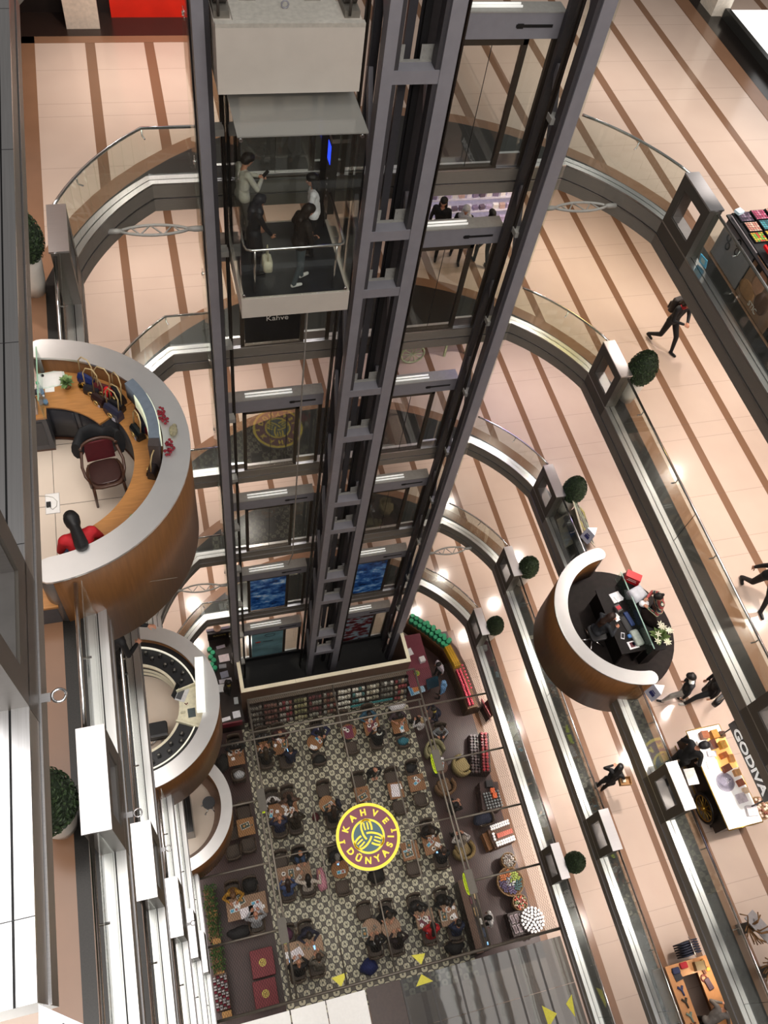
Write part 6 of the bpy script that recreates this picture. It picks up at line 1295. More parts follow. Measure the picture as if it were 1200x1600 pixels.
coat('dark_bag', 'dark bag on the floor right of the round table in the second row', 4.02, 6.90, .006, .12, .18, .3, '#1e2030')
coat('pink_coat', 'pink coat folded over a chair beside the long table of the third row', 2.86, 4.42, .46, .17, .40, .34, '#c98a9a')
coat('black_coat', 'black coat over the chair behind the long table at the far left', .42, 4.76, .49, .26, .24, .44, '#121213')
coat('black_coat', 'black coats piled on the bench in front of the long table at the far left', -.14, 3.40, .42, .40, .20, .3, '#17171a')
coat('purple_bag', 'purple patterned bag on the chair behind the long table of the bottom row', 1.40, 2.98, .49, .17, .22, .25, '#4e2740')
coat('blue_bag', 'royal blue bag on the floor below the left round table, bottom row', 3.92, 1.44, .02, .30, .24, .42, '#1d2a66')
coat('black_coat', 'black coat over the chair half hidden under the hanging round sign', 4.76, 4.10, .49, .3, .24, .38, '#171512')
coat('black_coat', 'black coat over the chair at the bottom edge below the navy guest', 6.84, 1.30, .49, .34, .22, .30, '#111113')
coat('navy_coat', 'navy coat with white collar over the chair beside the white jars', 9.10, 5.16, .49, .40, .22, .3, '#191f33', .1)
for i, (x, y) in enumerate(((8.04, 8.01), (8.90, 7.22), (8.07, 6.59), (8.12, 4.27))):
    t = proto_tub(('#8a8562', '#9a8a5c', '#6d5034', '#8a7448')[i]); t.location = (x, y, .006); t.rotation_euler = (0, 0, radians((190, -75, 10, 15)[i])); t['label'] = ('olive tub armchair partly under the netting bars on the right wooden floor', 'tan tub armchair on the right wooden floor beside the dark pack stack', 'brown tub armchair on the right wooden floor facing up', 'tan tub armchair under the striped guest on the right wooden floor')[i]
lt = make_table(8.02, 7.28, .56, .56, 'r', 'low round table between the tub armchairs on the right wooden floor', M('#5a3a2a', .4)); item('menu', 8.10, 7.32, 'the low table between the tub armchairs', 1.2); item('napkin', 8.16, 7.55, 'the low table between the tub armchairs', 0)
# ================================================================= cafe guests
def guest(key, side, dx, label, top, hair='#17120f', style='short', legs='#1b1c20', hands=None, dy=0.0, skin='#c08a6c', h=1.76, lean=14, head=(24, 0), sit=True, **kw):
    x, y, w, d, desc = T[key]; s = 1 if side == 'N' else -1
    person(label, (x + dx, y + s * (d / 2 + .24 + dy), .006), pi if s > 0 else 0.0, top, legs, '#151414', skin, hair, style, sit, lean, hands=hands or [(-.15, .36, .27), (.15, .36, .27)], head=head, h=h, hip=(0, 0, .54), **{'bulk': 1.14, **kw})
PHN = [(-.05, .30, .34), (.06, .30, .34)]
guest('7', 'N', .02, 'guest in black top with white pattern at the left end of the top row', '#1b1b1d', scarf='#d9d9d6')
guest('1', 'N', .0, 'guest in black with a grey shirt front behind the second table of the top row', '#1d1e1f', scarf='#7d8288')
guest('1', 'S', .02, 'guest in dark brown coat with curly hair, second table, top row', '#1b1712', hair='#3a2d1e', style='long')
guest('2', 'N', .02, 'bald guest in maroon jacket behind the third table of the top row', '#42201f', style='bald')
guest('2', 'S', .28, 'guest in navy coat holding a lit phone, third table, top row', '#181d33', hair='#3b2f22', hands=PHN, bulk=1.12)
item('phone', 2.35 + .16, 8.99, 'the navy coat guest, top row', .2, .95)
guest('3', 'N', .28, 'guest in navy with lilac sleeves behind the round table left of centre, top row', '#23264a', scarf='#b9b6cf')
guest('5', 'N', -.08, 'man in teal blue sweater behind the table second from the right, top row', '#2f5a72', bulk=1.1)
guest('5', 'S', .14, 'guest in black with a white scarf before the top row table', '#121213', hair='#121010', scarf='#d8dcd2', coat=True)
guest('6', 'N', -.02, 'guest in grey purple top with bare forearms at the right end of the top row', '#4b3d44', sleeve=.3, hair='#1d1716', style='long')
guest('8', 'N', -.34, 'child in white sleeves at the left seat behind the long table of the second row', '#d9d6d4', hair='#2b1d14', h=1.5)
guest('8', 'N', .26, 'guest with long black hair leaning over the long table of the second row', '#5d4538', hair='#0f0c0b', style='long', lean=34, sleeve=.4)
guest('8', 'S', -.22, 'bald man in navy jacket in front of the long table of the second row', '#1e2440', style='bald', bulk=1.15)
guest('8', 'S', .36, 'guest in dark brown fur coat in front of the long table of the second row', '#2c2113', hair='#241a10', bulk=1.2, style='long')
guest('17', 'N', .32, 'bald man in black with blue jeans behind the long table of the third row', '#131314', style='bald', legs='#3d5578', dy=.10, lean=4)
guest('17', 'S', -.28, 'guest in blue and grey top with brown hair, long third row table', '#3c4f7a', hair='#2b1a14', style='long')
guest('17', 'S', .42, 'woman in white blouse with both arms spread beside the pink coat', '#c9beb2', hair='#17100d', style='long', hands=[(-.22, .40, .42), (.42, .26, .34)])
guest('10', 'S', .14, 'guest in black with a white bag, round table, second row', '#191516', hair='#2f1e16', style='long')
coat('white_purse', 'white purse at the back of the guest before the round table of the second row', 3.88, 5.98, .7, .07, .11, .12, '#e6e6ec')
guest('16', 'N', -.06, 'grey-haired guest in black holding a lit phone left of the hanging sign', '#1a1b1c', hair='#7a7873', hands=PHN)
guest('15', 'N', .02, 'woman with brown hair and bare neckline behind the right end table of the third row', '#1d1512', hair='#33241a', style='long')
guest('15', 'S', .26, 'balding man in black jacket with lit phone, third row right end', '#16171a', hair='#3a2c24', hands=PHN, bulk=1.15)
item('phone', 7.02, 4.30, 'the black jacket man, third row', .2, .93)
guest('19', 'N', -.40, 'woman in mustard yellow sweater at the far left table', '#a87b25', hair='#6b4a2c', style='long')
guest('19', 'S', .24, 'bald man in light grey shirt in front of the long table at the far left', '#9a9da2', style='bald', skin='#c48a70', bulk=1.1)
guest('18', 'N', .24, 'guest in navy top behind the long table of the bottom row', '#1d2036', hair='#1e1712')
guest('18', 'S', -.24, 'guest in black coat in front of the long table of the bottom row', '#151415', style='bald', coat=True)
guest('18', 'S', .42, 'guest in grey hooded top holding a phone in front of the long table, bottom row', '#6a655c', hair='#3a3026', hands=[(-.12, .32, .2), (.10, .42, .32)])
guest('20', 'S', .04, 'guest in black with white shoulder stripes at the left round table, bottom row', '#121213', hair='#141012', style='long', scarf='#dfdfe2', bulk=1.1)
guest('21', 'N', -.06, 'guest in black coat with bare arm on the right round table, bottom row', '#101011', hair='#2a2018', coat=True, sleeve=.5, bulk=1.15, head=(30, 10))
guest('21', 'S', .14, 'guest in dark wine top in front of the right round table, bottom row', '#271b1e', hair='#17110f', style='long')
guest('22', 'N', -.18, 'guest in black with grey sleeves behind the table second from the right, bottom row', '#1c1c1d', hair='#131010', sleeve=.7)
guest('22', 'S', .12, 'guest in bright red jacket holding a lit phone in the bottom row', '#b3121d', hair='#151112', style='tail', hands=PHN, bulk=1.22)
item('phone', 5.98, 1.99, 'the hand of the guest in the red jacket', .3, .95)
guest('23', 'N', -.06, 'guest in black top with gold necklace behind the right end table, bottom row', '#121213', hair='#100e0d', style='long')
guest('23', 'S', .16, 'guest in navy jacket holding a lit phone at the right end of the bottom row', '#1c2742', hair='#1a1412', hands=PHN, bulk=1.12)
person('bald man in black standing with hands folded between tables above the hanging sign', (5.42, 7.58, .006), pi, '#151415', '#151516', style='bald', hands=[(-.12, .24, .10), (.12, .24, .10)], lean=4, head=(25, 0))
person('guest in navy top with tan sleeves leaning over at the right wooden floor', (8.46, 9.28, .006), radians(95), '#1a1f36', '#1d1d20', hair='#16100d', lean=28, hands=[(-.20, .40, .10), (.18, .42, .10)], scarf='#9a8a3c')
person('boy in grey shirt seated on the right wooden floor', (8.40, 8.66, .006), radians(170), '#8d9399', '#1d2030', hair='#2b1f16', sit=True, h=1.5)
person('blond guest in pale top at the edge of the flower tiles, right side', (7.74, 8.98, .006), radians(20), '#c9c5c6', '#1d1b1c', hair='#b59a70', style='short', sit=True, h=1.6, hip=(0, 0, .5))
person('person in black taking a photo, seated in the brown tub chair on the right', (8.02, 5.66, .006), radians(-40), '#141314', '#17171a', hair='#100c0b', style='long', sit=True, hands=[(-.02, .34, .34), (.10, .34, .36)], hip=(0, 0, .5), sleeve=.4)
person('guest in striped white and black top seated in the tan tub chair', (8.05, 4.48, .006), radians(5), '#bdb8b4', '#17171a', hair='#8a7f74', sit=True, hip=(0, 0, .5), style='long', scarf='#1c1b1d')
person('waiter in white shirt with black hair behind the right counter', (8.24, 1.84, .006), radians(85), '#e3e2e2', '#19191b', hair='#100d0c', lean=12, head=(30, 0))
person('cashier in white shirt at the burgundy counter by the candy wall', (9.05, 11.05, .006), radians(110), '#d9d2dc', '#19191b', hair='#17100e', lean=14, head=(30, 0), h=1.66)
person('woman in pale blue headscarf and jacket standing at the burgundy counter', (8.92, 10.16, .006), radians(60), '#5f8fc0', '#1d1d22', hair='#6f9fd0', style='hijab', h=1.6, lean=8)
person('vendor in dark top behind the left ground-floor stall', (.62, 11.75, .006), radians(-80), '#1d1a16', '#17171a', hair='#17120f', lean=10, scarf='#8a7a2c')
# ================================================================= candy wall on the right of the cafe
cw = thing('candy_wall', 'stepped wooden candy wall curving along the right of the cafe', 'display', (9.6, 11.2, .006))
pth = [(8.30, 13.35), (8.95, 12.65), (9.55, 11.85), (9.72, 11.0), (9.80, 10.1), (9.84, 9.2)]
def along(t):
    L = [0]
    for a, b_ in zip(pth, pth[1:]): L.append(L[-1] + math.dist(a, b_))
    s_ = t * L[-1]
    for i in range(len(pth) - 1):
        if s_ <= L[i + 1] + 1e-9:
            u = (s_ - L[i]) / (L[i + 1] - L[i]); a, b_ = Vector(pth[i]), Vector(pth[i + 1]); d = (b_ - a).normalized(); return a.lerp(b_, u), d
for j, (w_, zz) in enumerate(((.46, .70), (.26, .90))):
    m = MB(); A = [along(i / 20) for i in range(21)]
    rings = [[(p.x + n.x * o_ - 9.6, p.y + n.y * o_ - 11.2, z_) for (o_, z_) in ((-w_, 0), (-w_, zz), (.18, zz), (.18, 0))] for p, d in A for n in (Vector((d.y, -d.x)) * -1 * -1,)]
    m.loft(rings, 0, True, False); m.build('step', M('#6b4a2e', .5, var=.15) if j else M('#4a3022', .5, var=.15), cw)
def candy_jar(key, col, cap, r, h_, loc, label, group):
    def mk():
        t = thing(key, label, 'jar', (0, 0, -60)); MB().lathe((0, 0, 0), [(r * .9, 0), (r, .01), (r, h_ * .8), (r * .8, h_)], 10).build('jar_body', M(col, .3, var=.2, scale=30), t); MB().cyl((0, 0, h_), (0, 0, h_ + .03), r * .85, n=10).build('jar_lid', M(cap, .35), t); return t
    return place(key, mk, loc, 0, label, group)
for i in range(10):
    for j in range(2):
        p, d = along(.02 + i * .043 + .018 * j); n = Vector((d.y, -d.x)); o_ = .06 if j else -.15
        q = p + n * o_; candy_jar('green_jar', '#1d6b4c', '#3fae7e', .105, .22, (q.x, q.y, .906 if j else .906), 'green candy jar with green lid on the upper left stretch of the candy wall', 'green candy jars on the wall')
for i in range(5):
    p, d = along(.16 + i * .06); n = Vector((d.y, -d.x)); q = p - n * .34; candy_jar('green_jar', '#1d6b4c', '#3fae7e', .075, .20, (q.x, q.y, .706), 'green candy jar on the lower step of the candy wall', 'green candy jars on the lower step')
for i in range(13):
    for j in range(3):
        p, d = along(.44 + i * .0155); n = Vector((d.y, -d.x)); q = p + n * (-.05 + .09 * j) 
        place('ybox', lambda: tag(MB().box(-.032, -.04, 0, .032, .04, .30).build('gold_box', M('#c79a1e', .4, var=.15), None, (0, 0, -60)), 'x', 'box'), (q.x, q.y, .906), math.atan2(d.y, d.x), 'golden yellow box in the block of yellow boxes on the candy wall', 'golden yellow boxes')
for i in range(19):
    for j in range(2):
        p, d = along(.665 + i * .0175); n = Vector((d.y, -d.x)); q = p + n * (-.02 + .13 * j)
        place('rball', lambda: (lambda t: (MB().cyl((0, 0, 0), (0, 0, .20), .045, n=8).build('tin_body', M('#8d1434', .35), t), MB().ball((0, 0, .215), (.05, .05, .035), 10).build('tin_lid', M('#e0566a', .3), t), t)[-1])(thing('red_candy_tin', 'x', 'tin', (0, 0, -60))), (q.x, q.y, .906), 0, 'crimson candy tin with round pink lid on the lower stretch of the candy wall', 'crimson candy tins')
for i in range(8):
    p, d = along(.62 + i * .03); n = Vector((d.y, -d.x)); q = p - n * .24; dup(_first['rball'], (q.x, q.y, .706), 0, 'crimson candy tin on the lower front step of the candy wall', 'crimson candy tins on the front step')
tag(MB().obox((9.25, 12.12, .93), (.34, .02, .10), (0, 0, radians(-52))).build('yellow_label', M('#e6d21f', .4)), 'bright yellow label strip on the step before the green candy jars', 'label')
cc = thing('cash_counter', 'burgundy cash counter with white papers at the corner of the lift pit', 'counter', (8.26, 11.4, .006)); MB().box(-.62, -.95, 0, .32, 1.2, .95).build('counter_body', M('#5a2733', .5, var=.1), cc); MB().box(-.64, -.97, .95, .34, 1.22, .99).build('counter_top', M('#7a3a48', .4, var=.08), cc)
flat('white_papers', 'white papers on the burgundy cash counter beside the pit wall', 'papers', 7.98, 11.9, 1.0, .22, .3, 12, '#efeef0', .02)
tag(MB().box(-.11, -.11, 0, .11, .11, .20).build('white_cube_box', M('#ececee', .4), None, (8.36, 11.45, .997), radians(8)), 'white cube box on the burgundy cash counter', 'box')
sb = thing('salad_bowl', 'yellow-green decorated bowl on the burgundy cash counter', 'bowl', (8.02, 10.95, .997)); MB().lathe((0, 0, 0), [(.06, 0), (.12, .06), (.115, .06), (.05, .02), (.001, .02)], 14).build('bowl', M('#c9b04a', .4), sb); MB().ball((0, 0, .07), (.09, .08, .04), 8).build('contents', M('#8fae4a', .6, var=.4), sb)
flat('blue_poster_board', 'blue picture board with orange centre leaning at the burgundy counter', 'board', 7.86, 10.35, .95, .62, .40, 8, '#8fb0c4', .02, [(-.5, -.5, .5, .6, '#b5713a'), (-.9, -.9, -.6, .9, '#4a86b0')])
tag(MB().obox((8.52, 10.44, 1.08), (.50, .04, .46), (radians(-40), 0, radians(8))).build('teal_screen', M('#17394a', .3)), 'dark teal cash screen seen from above at the burgundy counter', 'screen')
rsb = thing('red_menu_board', 'dark red standing board by the right railing of the cafe', 'board', (10.45, 9.1, .006)); MB().obox((0, 0, .62), (.04, .72, .95), (0, radians(-14), radians(12))).build('board_panel', M('#7a1420', .4), rsb); MB().obox((.12, 0, .5), (.03, .6, .98), (0, radians(14), radians(12))).build('board_strut', M('#2d1612', .5), rsb)
# dark packs with red tops
pk = thing('pack_stand', 'dark stepped stand for red and dark packs on the right wooden floor', 'stand', (9.72, 7.50, .006), radians(-14)); MB().box(-.36, -.75, 0, .0, .75, .42).build('step', M('#2b1a18', .5), pk); MB().box(.0, -.75, 0, .34, .75, .74).build('step', M('#33201c', .5), pk)
rd = random.Random(31); ca, sa = cos(radians(-14)), sin(radians(-14))
for i in range(13):
    for j in range(5):
        lx, ly = (-.30 + .125 * j if j < 3 else .06 + .14 * (j - 3)), -.70 + .115 * i; top_ = j >= 3
        tag(MB().rbox((0, 0, .07), (.10, .10, .14), .02).build('red_pack' if top_ else 'dark_pack', M(rd.choice(['#a01322', '#8a1020', '#b52433', '#7d1a24'] if top_ else ['#2b1b1c', '#3a2626', '#241617', '#4a3030']), .35), None, (9.72 + lx * ca - ly * sa, 7.50 + lx * sa + ly * ca, .747 if top_ else .427), rd.uniform(0, 1)), 'shiny red pack on the upper step of the dark stand' if top_ else 'shiny dark brown pack on the lower step of the dark stand', 'pack', 'red packs' if top_ else 'dark brown packs')
# bottle table with black and orange boxes
bt = thing('jar_table', 'dark table of grey jars, a black box and orange boxes, right side', 'table', (9.58, 5.86, .006), radians(-10)); MB().box(-.36, -.5, 0, .36, .5, .72).build('table_body', M('#3a2420', .5), bt)
tag(MB().box(-.13, -.12, 0, .13, .12, .24).build('black_box', M('#1b1c20', .4), None, (9.62, 6.24, .727), radians(-10)), 'black box on the far end of the jar table', 'box')
for q in range(2): tag(MB().box(-.08, -.09, 0, .08, .09, .16).build('orange_box', M('#d5602c', .4), None, (9.66 + .03 * q, 5.98 - .19 * q, .80), radians(-10)), 'orange box on the jar table, %s one' % ('far' if q == 0 else 'near'), 'box')
for i in range(6):
    for j in range(6):
        if rd.random() < .9: candy_jar('grey_jar', '#5f6468', '#8a8f90', .042, .10 + 0, (9.33 + i * .11, 5.42 + j * .105, .727), 'small grey and clear jar on the jar table', 'grey jars on the jar table')
def white_jar(x, y, z, grp, lab):
    def mk():
        t = thing('white_jar', 'x', 'jar', (0, 0, -60)); MB().cyl((0, 0, 0), (0, 0, .11), .045, n=10).build('jar_body', M('#9a8f90', .4), t); MB().cyl((0, 0, .11), (0, 0, .145), .047, n=12).build('jar_lid', M('#f7f7f7', .35, var=0), t); return t
    return place('wj', mk, (x, y, z), 0, lab, grp)
wt = thing('jar_stand', 'wooden stand with white-lidded jars and coral boxes on the right wooden floor', 'stand', (9.58, 4.42, .006), radians(6)); MB().box(-.44, -.34, 0, .40, .34, .70).build('stand_body', M('#5f3c24', .5), wt); MB().box(-.60, -.30, 0, -.44, .30, .45).build('lower_step', M('#8a5a2c', .5), wt)
for i in range(8):
    for j in range(2):
        white_jar(9.24 + i * .095, 4.68 + j * .09 + i * .01, .707, 'white-lidded jars, far rows of the wooden stand', 'white-lidded jar in the far rows of the wooden jar stand'); white_jar(9.28 + i * .095, 4.10 + j * .09 + i * .01, .707, 'white-lidded jars, near rows of the wooden stand', 'white-lidded jar in the near rows of the wooden jar stand')
for i in range(3): white_jar(9.24 + .0 * i, 4.32 + i * .095, .707, 'white-lidded jars, left end of the wooden stand', 'white-lidded jar at the left end of the wooden jar stand')
for i in range(5): tag(MB().box(-.06, -.08, 0, .06, .08, .13).build('coral_box', M('#c0563c', .4, var=.1), None, (9.42 + i * .125, 4.42 + .012 * i, .707), radians(6)), 'coral red box in the row between the white-lidded jars', 'box', 'coral boxes on the wooden stand')
def basket(x, y, r, h_, label, fill, n_):
    t = thing('wicker_basket', label, 'basket', (x, y, .006)); MB().lathe((0, 0, 0), [(r * .8, 0), (r * .95, h_ * .5), (r, h_), (r * .93, h_), (r * .88, h_ - .06), (.001, h_ - .08)], 22).build('basket_body', M('#6d5136', .7, var=.3, scale=40), t); MB().tube([(r * cos(a), r * sin(a), h_) for a in np.linspace(0, 6.28, 25)[:-1]], .02, 6, closed=True).build('basket_rim', M('#8a6b48', .7), t)
    for j in range(n_):
        a = j * 2.4; q = r * .85 * math.sqrt((j + .5) / n_); c = fill(q * cos(a), q * sin(a)); MB().ball((q * cos(a), q * sin(a), h_ - .03 + .03 * (j % 3)), (.045, .04, .03), 6).build('wrapped_sweet', M(c, .4), t)
basket(9.58, 3.55, .26, .62, 'small wicker basket of pale wrapped sweets, above the big round basket', lambda x, y: random.choice(['#8a8378', '#a39a8c', '#6d665e']), 30)
def big_fill(x, y):
    a = math.degrees(math.atan2(y, x)) % 360
    return '#94a83e' if a < 70 else ('#b5652c' if 70 <= a < 165 else ('#51456b' if a < 290 else '#2f5a5c')) if math.hypot(x, y) > .16 else random.choice(['#c9c9cc', '#8f8f95', '#70707a'])
basket(9.42, 2.86, .48, .60, 'big round wicker basket of sweets sorted by colour on the right wooden floor', big_fill, 95)
basket(9.54, 2.14, .26, .62, 'small wicker basket of red and green wrapped sweets, below the big round basket', lambda x, y: random.choice(['#9a3a2c', '#6d7a4a', '#b5a08a', '#c0502c']), 30)
js = thing('jar_pyramid_stand', 'dark round stand for white-lidded jars at the lower right of the cafe', 'stand', (9.60, 1.50, .006)); MB().lathe((.12, 0, 0), [(.42, 0), (.42, .62), (.001, .62)], 24, smooth=False).build('stand_body', M('#2f1b18', .5), js); MB().box(-.62, -.36, 0, -.05, .40, .55).build('stand_wing', M('#2f1b18', .5), js)
for j, (r_, n_) in enumerate(((.38, 19), (.28, 14), (.18, 9), (.08, 4))):
    for i in range(n_): a = i * 2 * pi / n_; white_jar(9.76 + r_ * cos(a), 1.50 + r_ * sin(a), .627 + .0 * j, 'white-lidded jars on the round stand', 'white-lidded jar on the dark round stand at the lower right')
for i in range(2):
    for j in range(3): t = thing('framed_pack', 'pale framed pack beside the round jar stand', 'pack', (9.10 + .17 * j, 1.36 + .32 * i, .562), radians(8), 'pale framed packs'); MB().box(-.06, -.13, 0, .06, .13, .05).build('pack_frame', M('#b9a6b0', .4), t); MB().box(-.045, -.11, .05, .045, .11, .054).build('pack_face', M('#4a3238', .4), t)
# service counter with food at the right of the bottom row
sc2 = thing('service_counter', 'long dark service counter with food trays at the right of the bottom row', 'counter', (7.74, 2.1, .006)); MB().box(-.26, -1.15, 0, .22, 1.15, .95).build('counter_body', M('#2a1d18', .5), sc2); MB().box(-.28, -1.17, .95, -.04, 1.17, .98).build('counter_edge', M('#5f4230', .4), sc2)
for i, (dx, dy, c, sx, sy, nm) in enumerate(((.0, .75, '#c9bda8', .14, .16, 'cream bowl tray'), (.0, .45, '#5a2733', .18, .22, 'burgundy tray'), (.14, .62, '#ccb58a', .08, .3, 'row of pale pastries'), (.02, .08, '#c2a070', .12, .3, 'row of golden pastries'), (.10, -.25, '#d6d3cc', .12, .2, 'white cup group'), (.12, -.6, '#20304a', .14, .3, 'navy tray'), (.14, -.95, '#8fc4ff', .06, .10, 'glowing blue screen'), (.0, 1.0, '#e4e4e4', .10, .10, 'white dish'))):
    tag(MB().rbox((0, 0, .025), (sx, sy, .05), .02).build('counter_item', M(c, .4, var=.25, emit=1.2 if 'glow' in nm else 0), None, (7.78 + dx, 2.1 + dy, .957 if dx > -.02 and dx > .03 else .987), 0), '%s on the long dark service counter' % nm, 'tray')
# ================================================================= left side of the ground floor
for i, (y, hgt) in enumerate(((4.6, .5), (3.75, .45), (2.75, .5))):
    t = thing('planter_box', ('leafy planter box farthest up along the left wall of the cafe', 'leafy planter box in the middle of the row along the left wall', 'leafy planter box nearest the silver sweet rack')[i], 'planter', (-1.02, y, .006)); MB().box(-.12, -.42, 0, .2, .42, .4).build('planter', M('#7a5432', .6, var=.15), t); MB().box(-.02, -.56, .40, .24, -.34, .52).build('wood_block', M('#a5793f', .6), t)
    f = MB(); r2 = random.Random(i)
    for j in range(240):
        c = Vector((r2.uniform(-.12, .28), r2.uniform(-.34, .46), .4 + r2.uniform(0, hgt))); d = Vector((r2.uniform(-1, 1), r2.uniform(-1, 1), r2.uniform(-.2, .8))).normalized(); s_ = d.orthogonal().normalized() * .022; f.add([c, c + d * .05 + s_, c + d * .11, c + d * .05 - s_], [(0, 1, 2, 3)], j % 2)
    f.build('foliage', [M('#2d4a24', .6, var=.2), M('#44652f', .6, var=.2)], t, weld=False)
for i, (x, y) in enumerate(((.46, 2.36), (.41, 1.45))):
    t = thing('covered_box', ('burgundy covered box with round yellow emblem, upper of two on the left wooden floor', 'burgundy covered box with round yellow emblem, lower of two on the left wooden floor')[i], 'box', (x, y, .006)); MB().rbox((0, 0, .24), (.76, .84, .48), .04).build('cloth_cover', M('#7a3a40', .8, var=.08, scale=9), t); em = MB(); em.cyl((0, 0, .48), (0, 0, .486), .12, n=28); ring = em.build('emblem', M('#c9bf5a', .5), t)
    e2 = MB(); e2.tube([(.085 * cos(a), .085 * sin(a), .486) for a in np.linspace(0, 6.28, 25)[:-1]], .008, 5, closed=True)
    for q in range(3): a = q * 2.094; e2.tube([(.03 * cos(a) + .035 * cos(b_), .03 * sin(a) + .035 * sin(b_), .486) for b_ in np.linspace(0, 6.28, 13)[:-1]], .006, 5, closed=True)
    e2.build('emblem_lines', M('#7a2a30', .5), ring)
rk = thing('sweet_rack', 'rack with rows of silver and dark red sweet packs at the left wall', 'rack', (-.98, 1.82, .006)); MB().box(-.2, -.52, 0, .26, .52, .62).build('rack_body', M('#5a4030', .6), rk); MB().box(-.05, -.80, 0, .25, -.56, .62).build('wood_block', M('#a5793f', .6), rk)
for i in range(4):
    for j in range(12): tag(MB().obox((0, 0, .06), (.085, .05, .12), (radians(25), 0, 0)).build('foil_pack', M('#d5d3d8' if (j + i) % 3 else '#6d2433', .2, .7 if (j + i) % 3 else 0), None, (-1.13 + i * .115, 1.36 + j * .082, .632)), 'silver foil sweet pack on the rack at the left wall' if (j + i) % 3 else 'dark red sweet pack on the rack at the left wall', 'pack', 'silver foil packs' if (j + i) % 3 else 'dark red packs')
ls = thing('ground_stall', 'dark stall with signboard, papers and green jars below the left galleries', 'stall', (.65, 12.0, .006))
MB().box(-.42, -1.6, 0, .46, 2.1, .90).build('stall_body', M('#261c18', .5), ls); MB().box(-.44, 1.9, .9, .50, 2.05, 1.45).build('sign_panel', M('#1b1214', .4), ls); MB().box(-.46, 2.02, 1.45, .52, 2.12, 1.50).build('sign_cap', M('#5d5160', .4), ls)
text_obj('sign_letters', 'KAHVE', .16, M('#c9ae5a', .4), (.02, 1.895, 1.24), (radians(90), 0, 0), ls, .003)
tag(MB().lathe((.62, 14.05, 1.51), [(.04, 0), (.15, .08), (.14, .08), (.03, .02), (.001, .02)], 14).build('brown_bowl', M('#6b4a30', .5)), 'brown bowl on top of the stall signboard', 'bowl')
for i, (x, y, sx, sy, c, nm) in enumerate(((.66, 13.55, .34, .12, '#d6cfdf', 'pale lilac label plate'), (.72, 13.05, .40, .30, '#e2d3d6', 'white and pink tray of sweets'), (.62, 12.72, .28, .16, '#9a9aa0', 'grey glass dome tray'), (.64, 12.38, .30, .26, '#8f93a4', 'framed dark picture tray'), (.64, 12.12, .48, .16, '#c9c6cf', 'long pale tray'), (.46, 11.85, .34, .30, '#e6e8ea', 'white square board'), (.44, 10.62, .36, .14, '#e9e9ee', 'white and black boxed set'), (.86, 10.72, .28, .26, '#dfe0e8', 'white bag with blue print'), (.92, 11.25, .16, .26, '#c8ccd0', 'white plastic canister'))):
    flat('stall_item', nm + ' on the dark ground-floor stall at the left', 'goods', x, y, .907, sx, sy, 6 - 4 * (i % 3), c, .03 + .02 * (i % 3))
for i in range(6): candy_jar('green_jar', '', '', 0, 0, (.22 + .10 * (i % 2), 13.45 - .16 * i, .90), 'green candy jar on the left edge of the dark ground-floor stall', 'green jars on the left stall')
tag(MB().box(.18, 10.30, .907, 1.02, 10.36, 1.28).build('burgundy_panel', M('#6a1f2c', .5)), 'burgundy panel closing the lower end of the dark ground-floor stall', 'panel')
# ================================================================= netting over the cafe
ZN = 3.93
nm_ = bpy.data.materials.new('wire_mesh'); nm_.use_nodes = True; nt = nm_.node_tree; N = nt.nodes.new; L_ = nt.links.new
for x_ in list(nt.nodes): nt.nodes.remove(x_)
out = N('ShaderNodeOutputMaterial'); tr = N('ShaderNodeBsdfTransparent'); df = N('ShaderNodeBsdfDiffuse'); df.inputs[0].default_value = (.025, .023, .02, 1); mx = N('ShaderNodeMixShader'); tc = N('ShaderNodeTexCoord'); sp = N('ShaderNodeSeparateXYZ'); L_(tc.outputs['Object'], sp.inputs[0])
def mt2(op, a, bb):
    x_ = N('ShaderNodeMath'); x_.operation = op
    for i, v_ in enumerate((a, bb)):
        if isinstance(v_, (int, float)): x_.inputs[i].default_value = v_
        elif v_ is not None: L_(v_, x_.inputs[i])
    return x_.outputs[0]
d1 = mt2('LESS_THAN', mt2('FRACT', mt2('DIVIDE', mt2('ADD', mt2('ADD', sp.outputs[0], mt2('MULTIPLY', sp.outputs[1], .6)), 40), .075), None), .11)
d2 = mt2('LESS_THAN', mt2('FRACT', mt2('DIVIDE', mt2('ADD', mt2('SUBTRACT', sp.outputs[0], mt2('MULTIPLY', sp.outputs[1], .6)), 40), .075), None), .11)
L_(mt2('MAXIMUM', d1, d2), mx.inputs[0]); L_(tr.outputs[0], mx.inputs[1]); L_(df.outputs[0], mx.inputs[2]); L_(mx.outputs[0], out.inputs[0])
net = thing('safety_netting', 'fine wire netting stretched on grey bars above the ground-floor cafe', 'netting', (4.2, 5.5, ZN))
mb = MB(); mb.add([(-5.2, -4.6, 0), (5.25, -4.6, 0), (5.25, 4.6, 0), (-3.0, 4.6, 0), (-3.0, 3.4, 0), (-5.2, 3.4, 0)], [(0, 1, 2, 3, 4, 5)]); mb.build('wire_mesh', nm_, net)
BAR = M('#6d675f', .45, .6)
def bar(x0, y0, x1, y1, r=.034): MB().cyl((x0 - 4.2, y0 - 5.5, .01), (x1 - 4.2, y1 - 5.5, .01), r, n=8).build('net_bar', BAR, net)
bar(1.2, 10.12, 7.22, 10.12)
for y in (8.97, 8.72): bar(1.1 if y > 8.8 else -1.09, y, 7.2 if y > 8.8 else 9.55, y)
for y in (6.72, 4.78, 2.85): bar(-1.09, y, 1.2, y); bar(7.2, y, 9.55, y)
for y in (4.86,): bar(1.2, y, 3.25, y, .02); bar(5.28, y, 7.1, y, .02)
bar(-1.09, .92, 9.55, .92, .045)
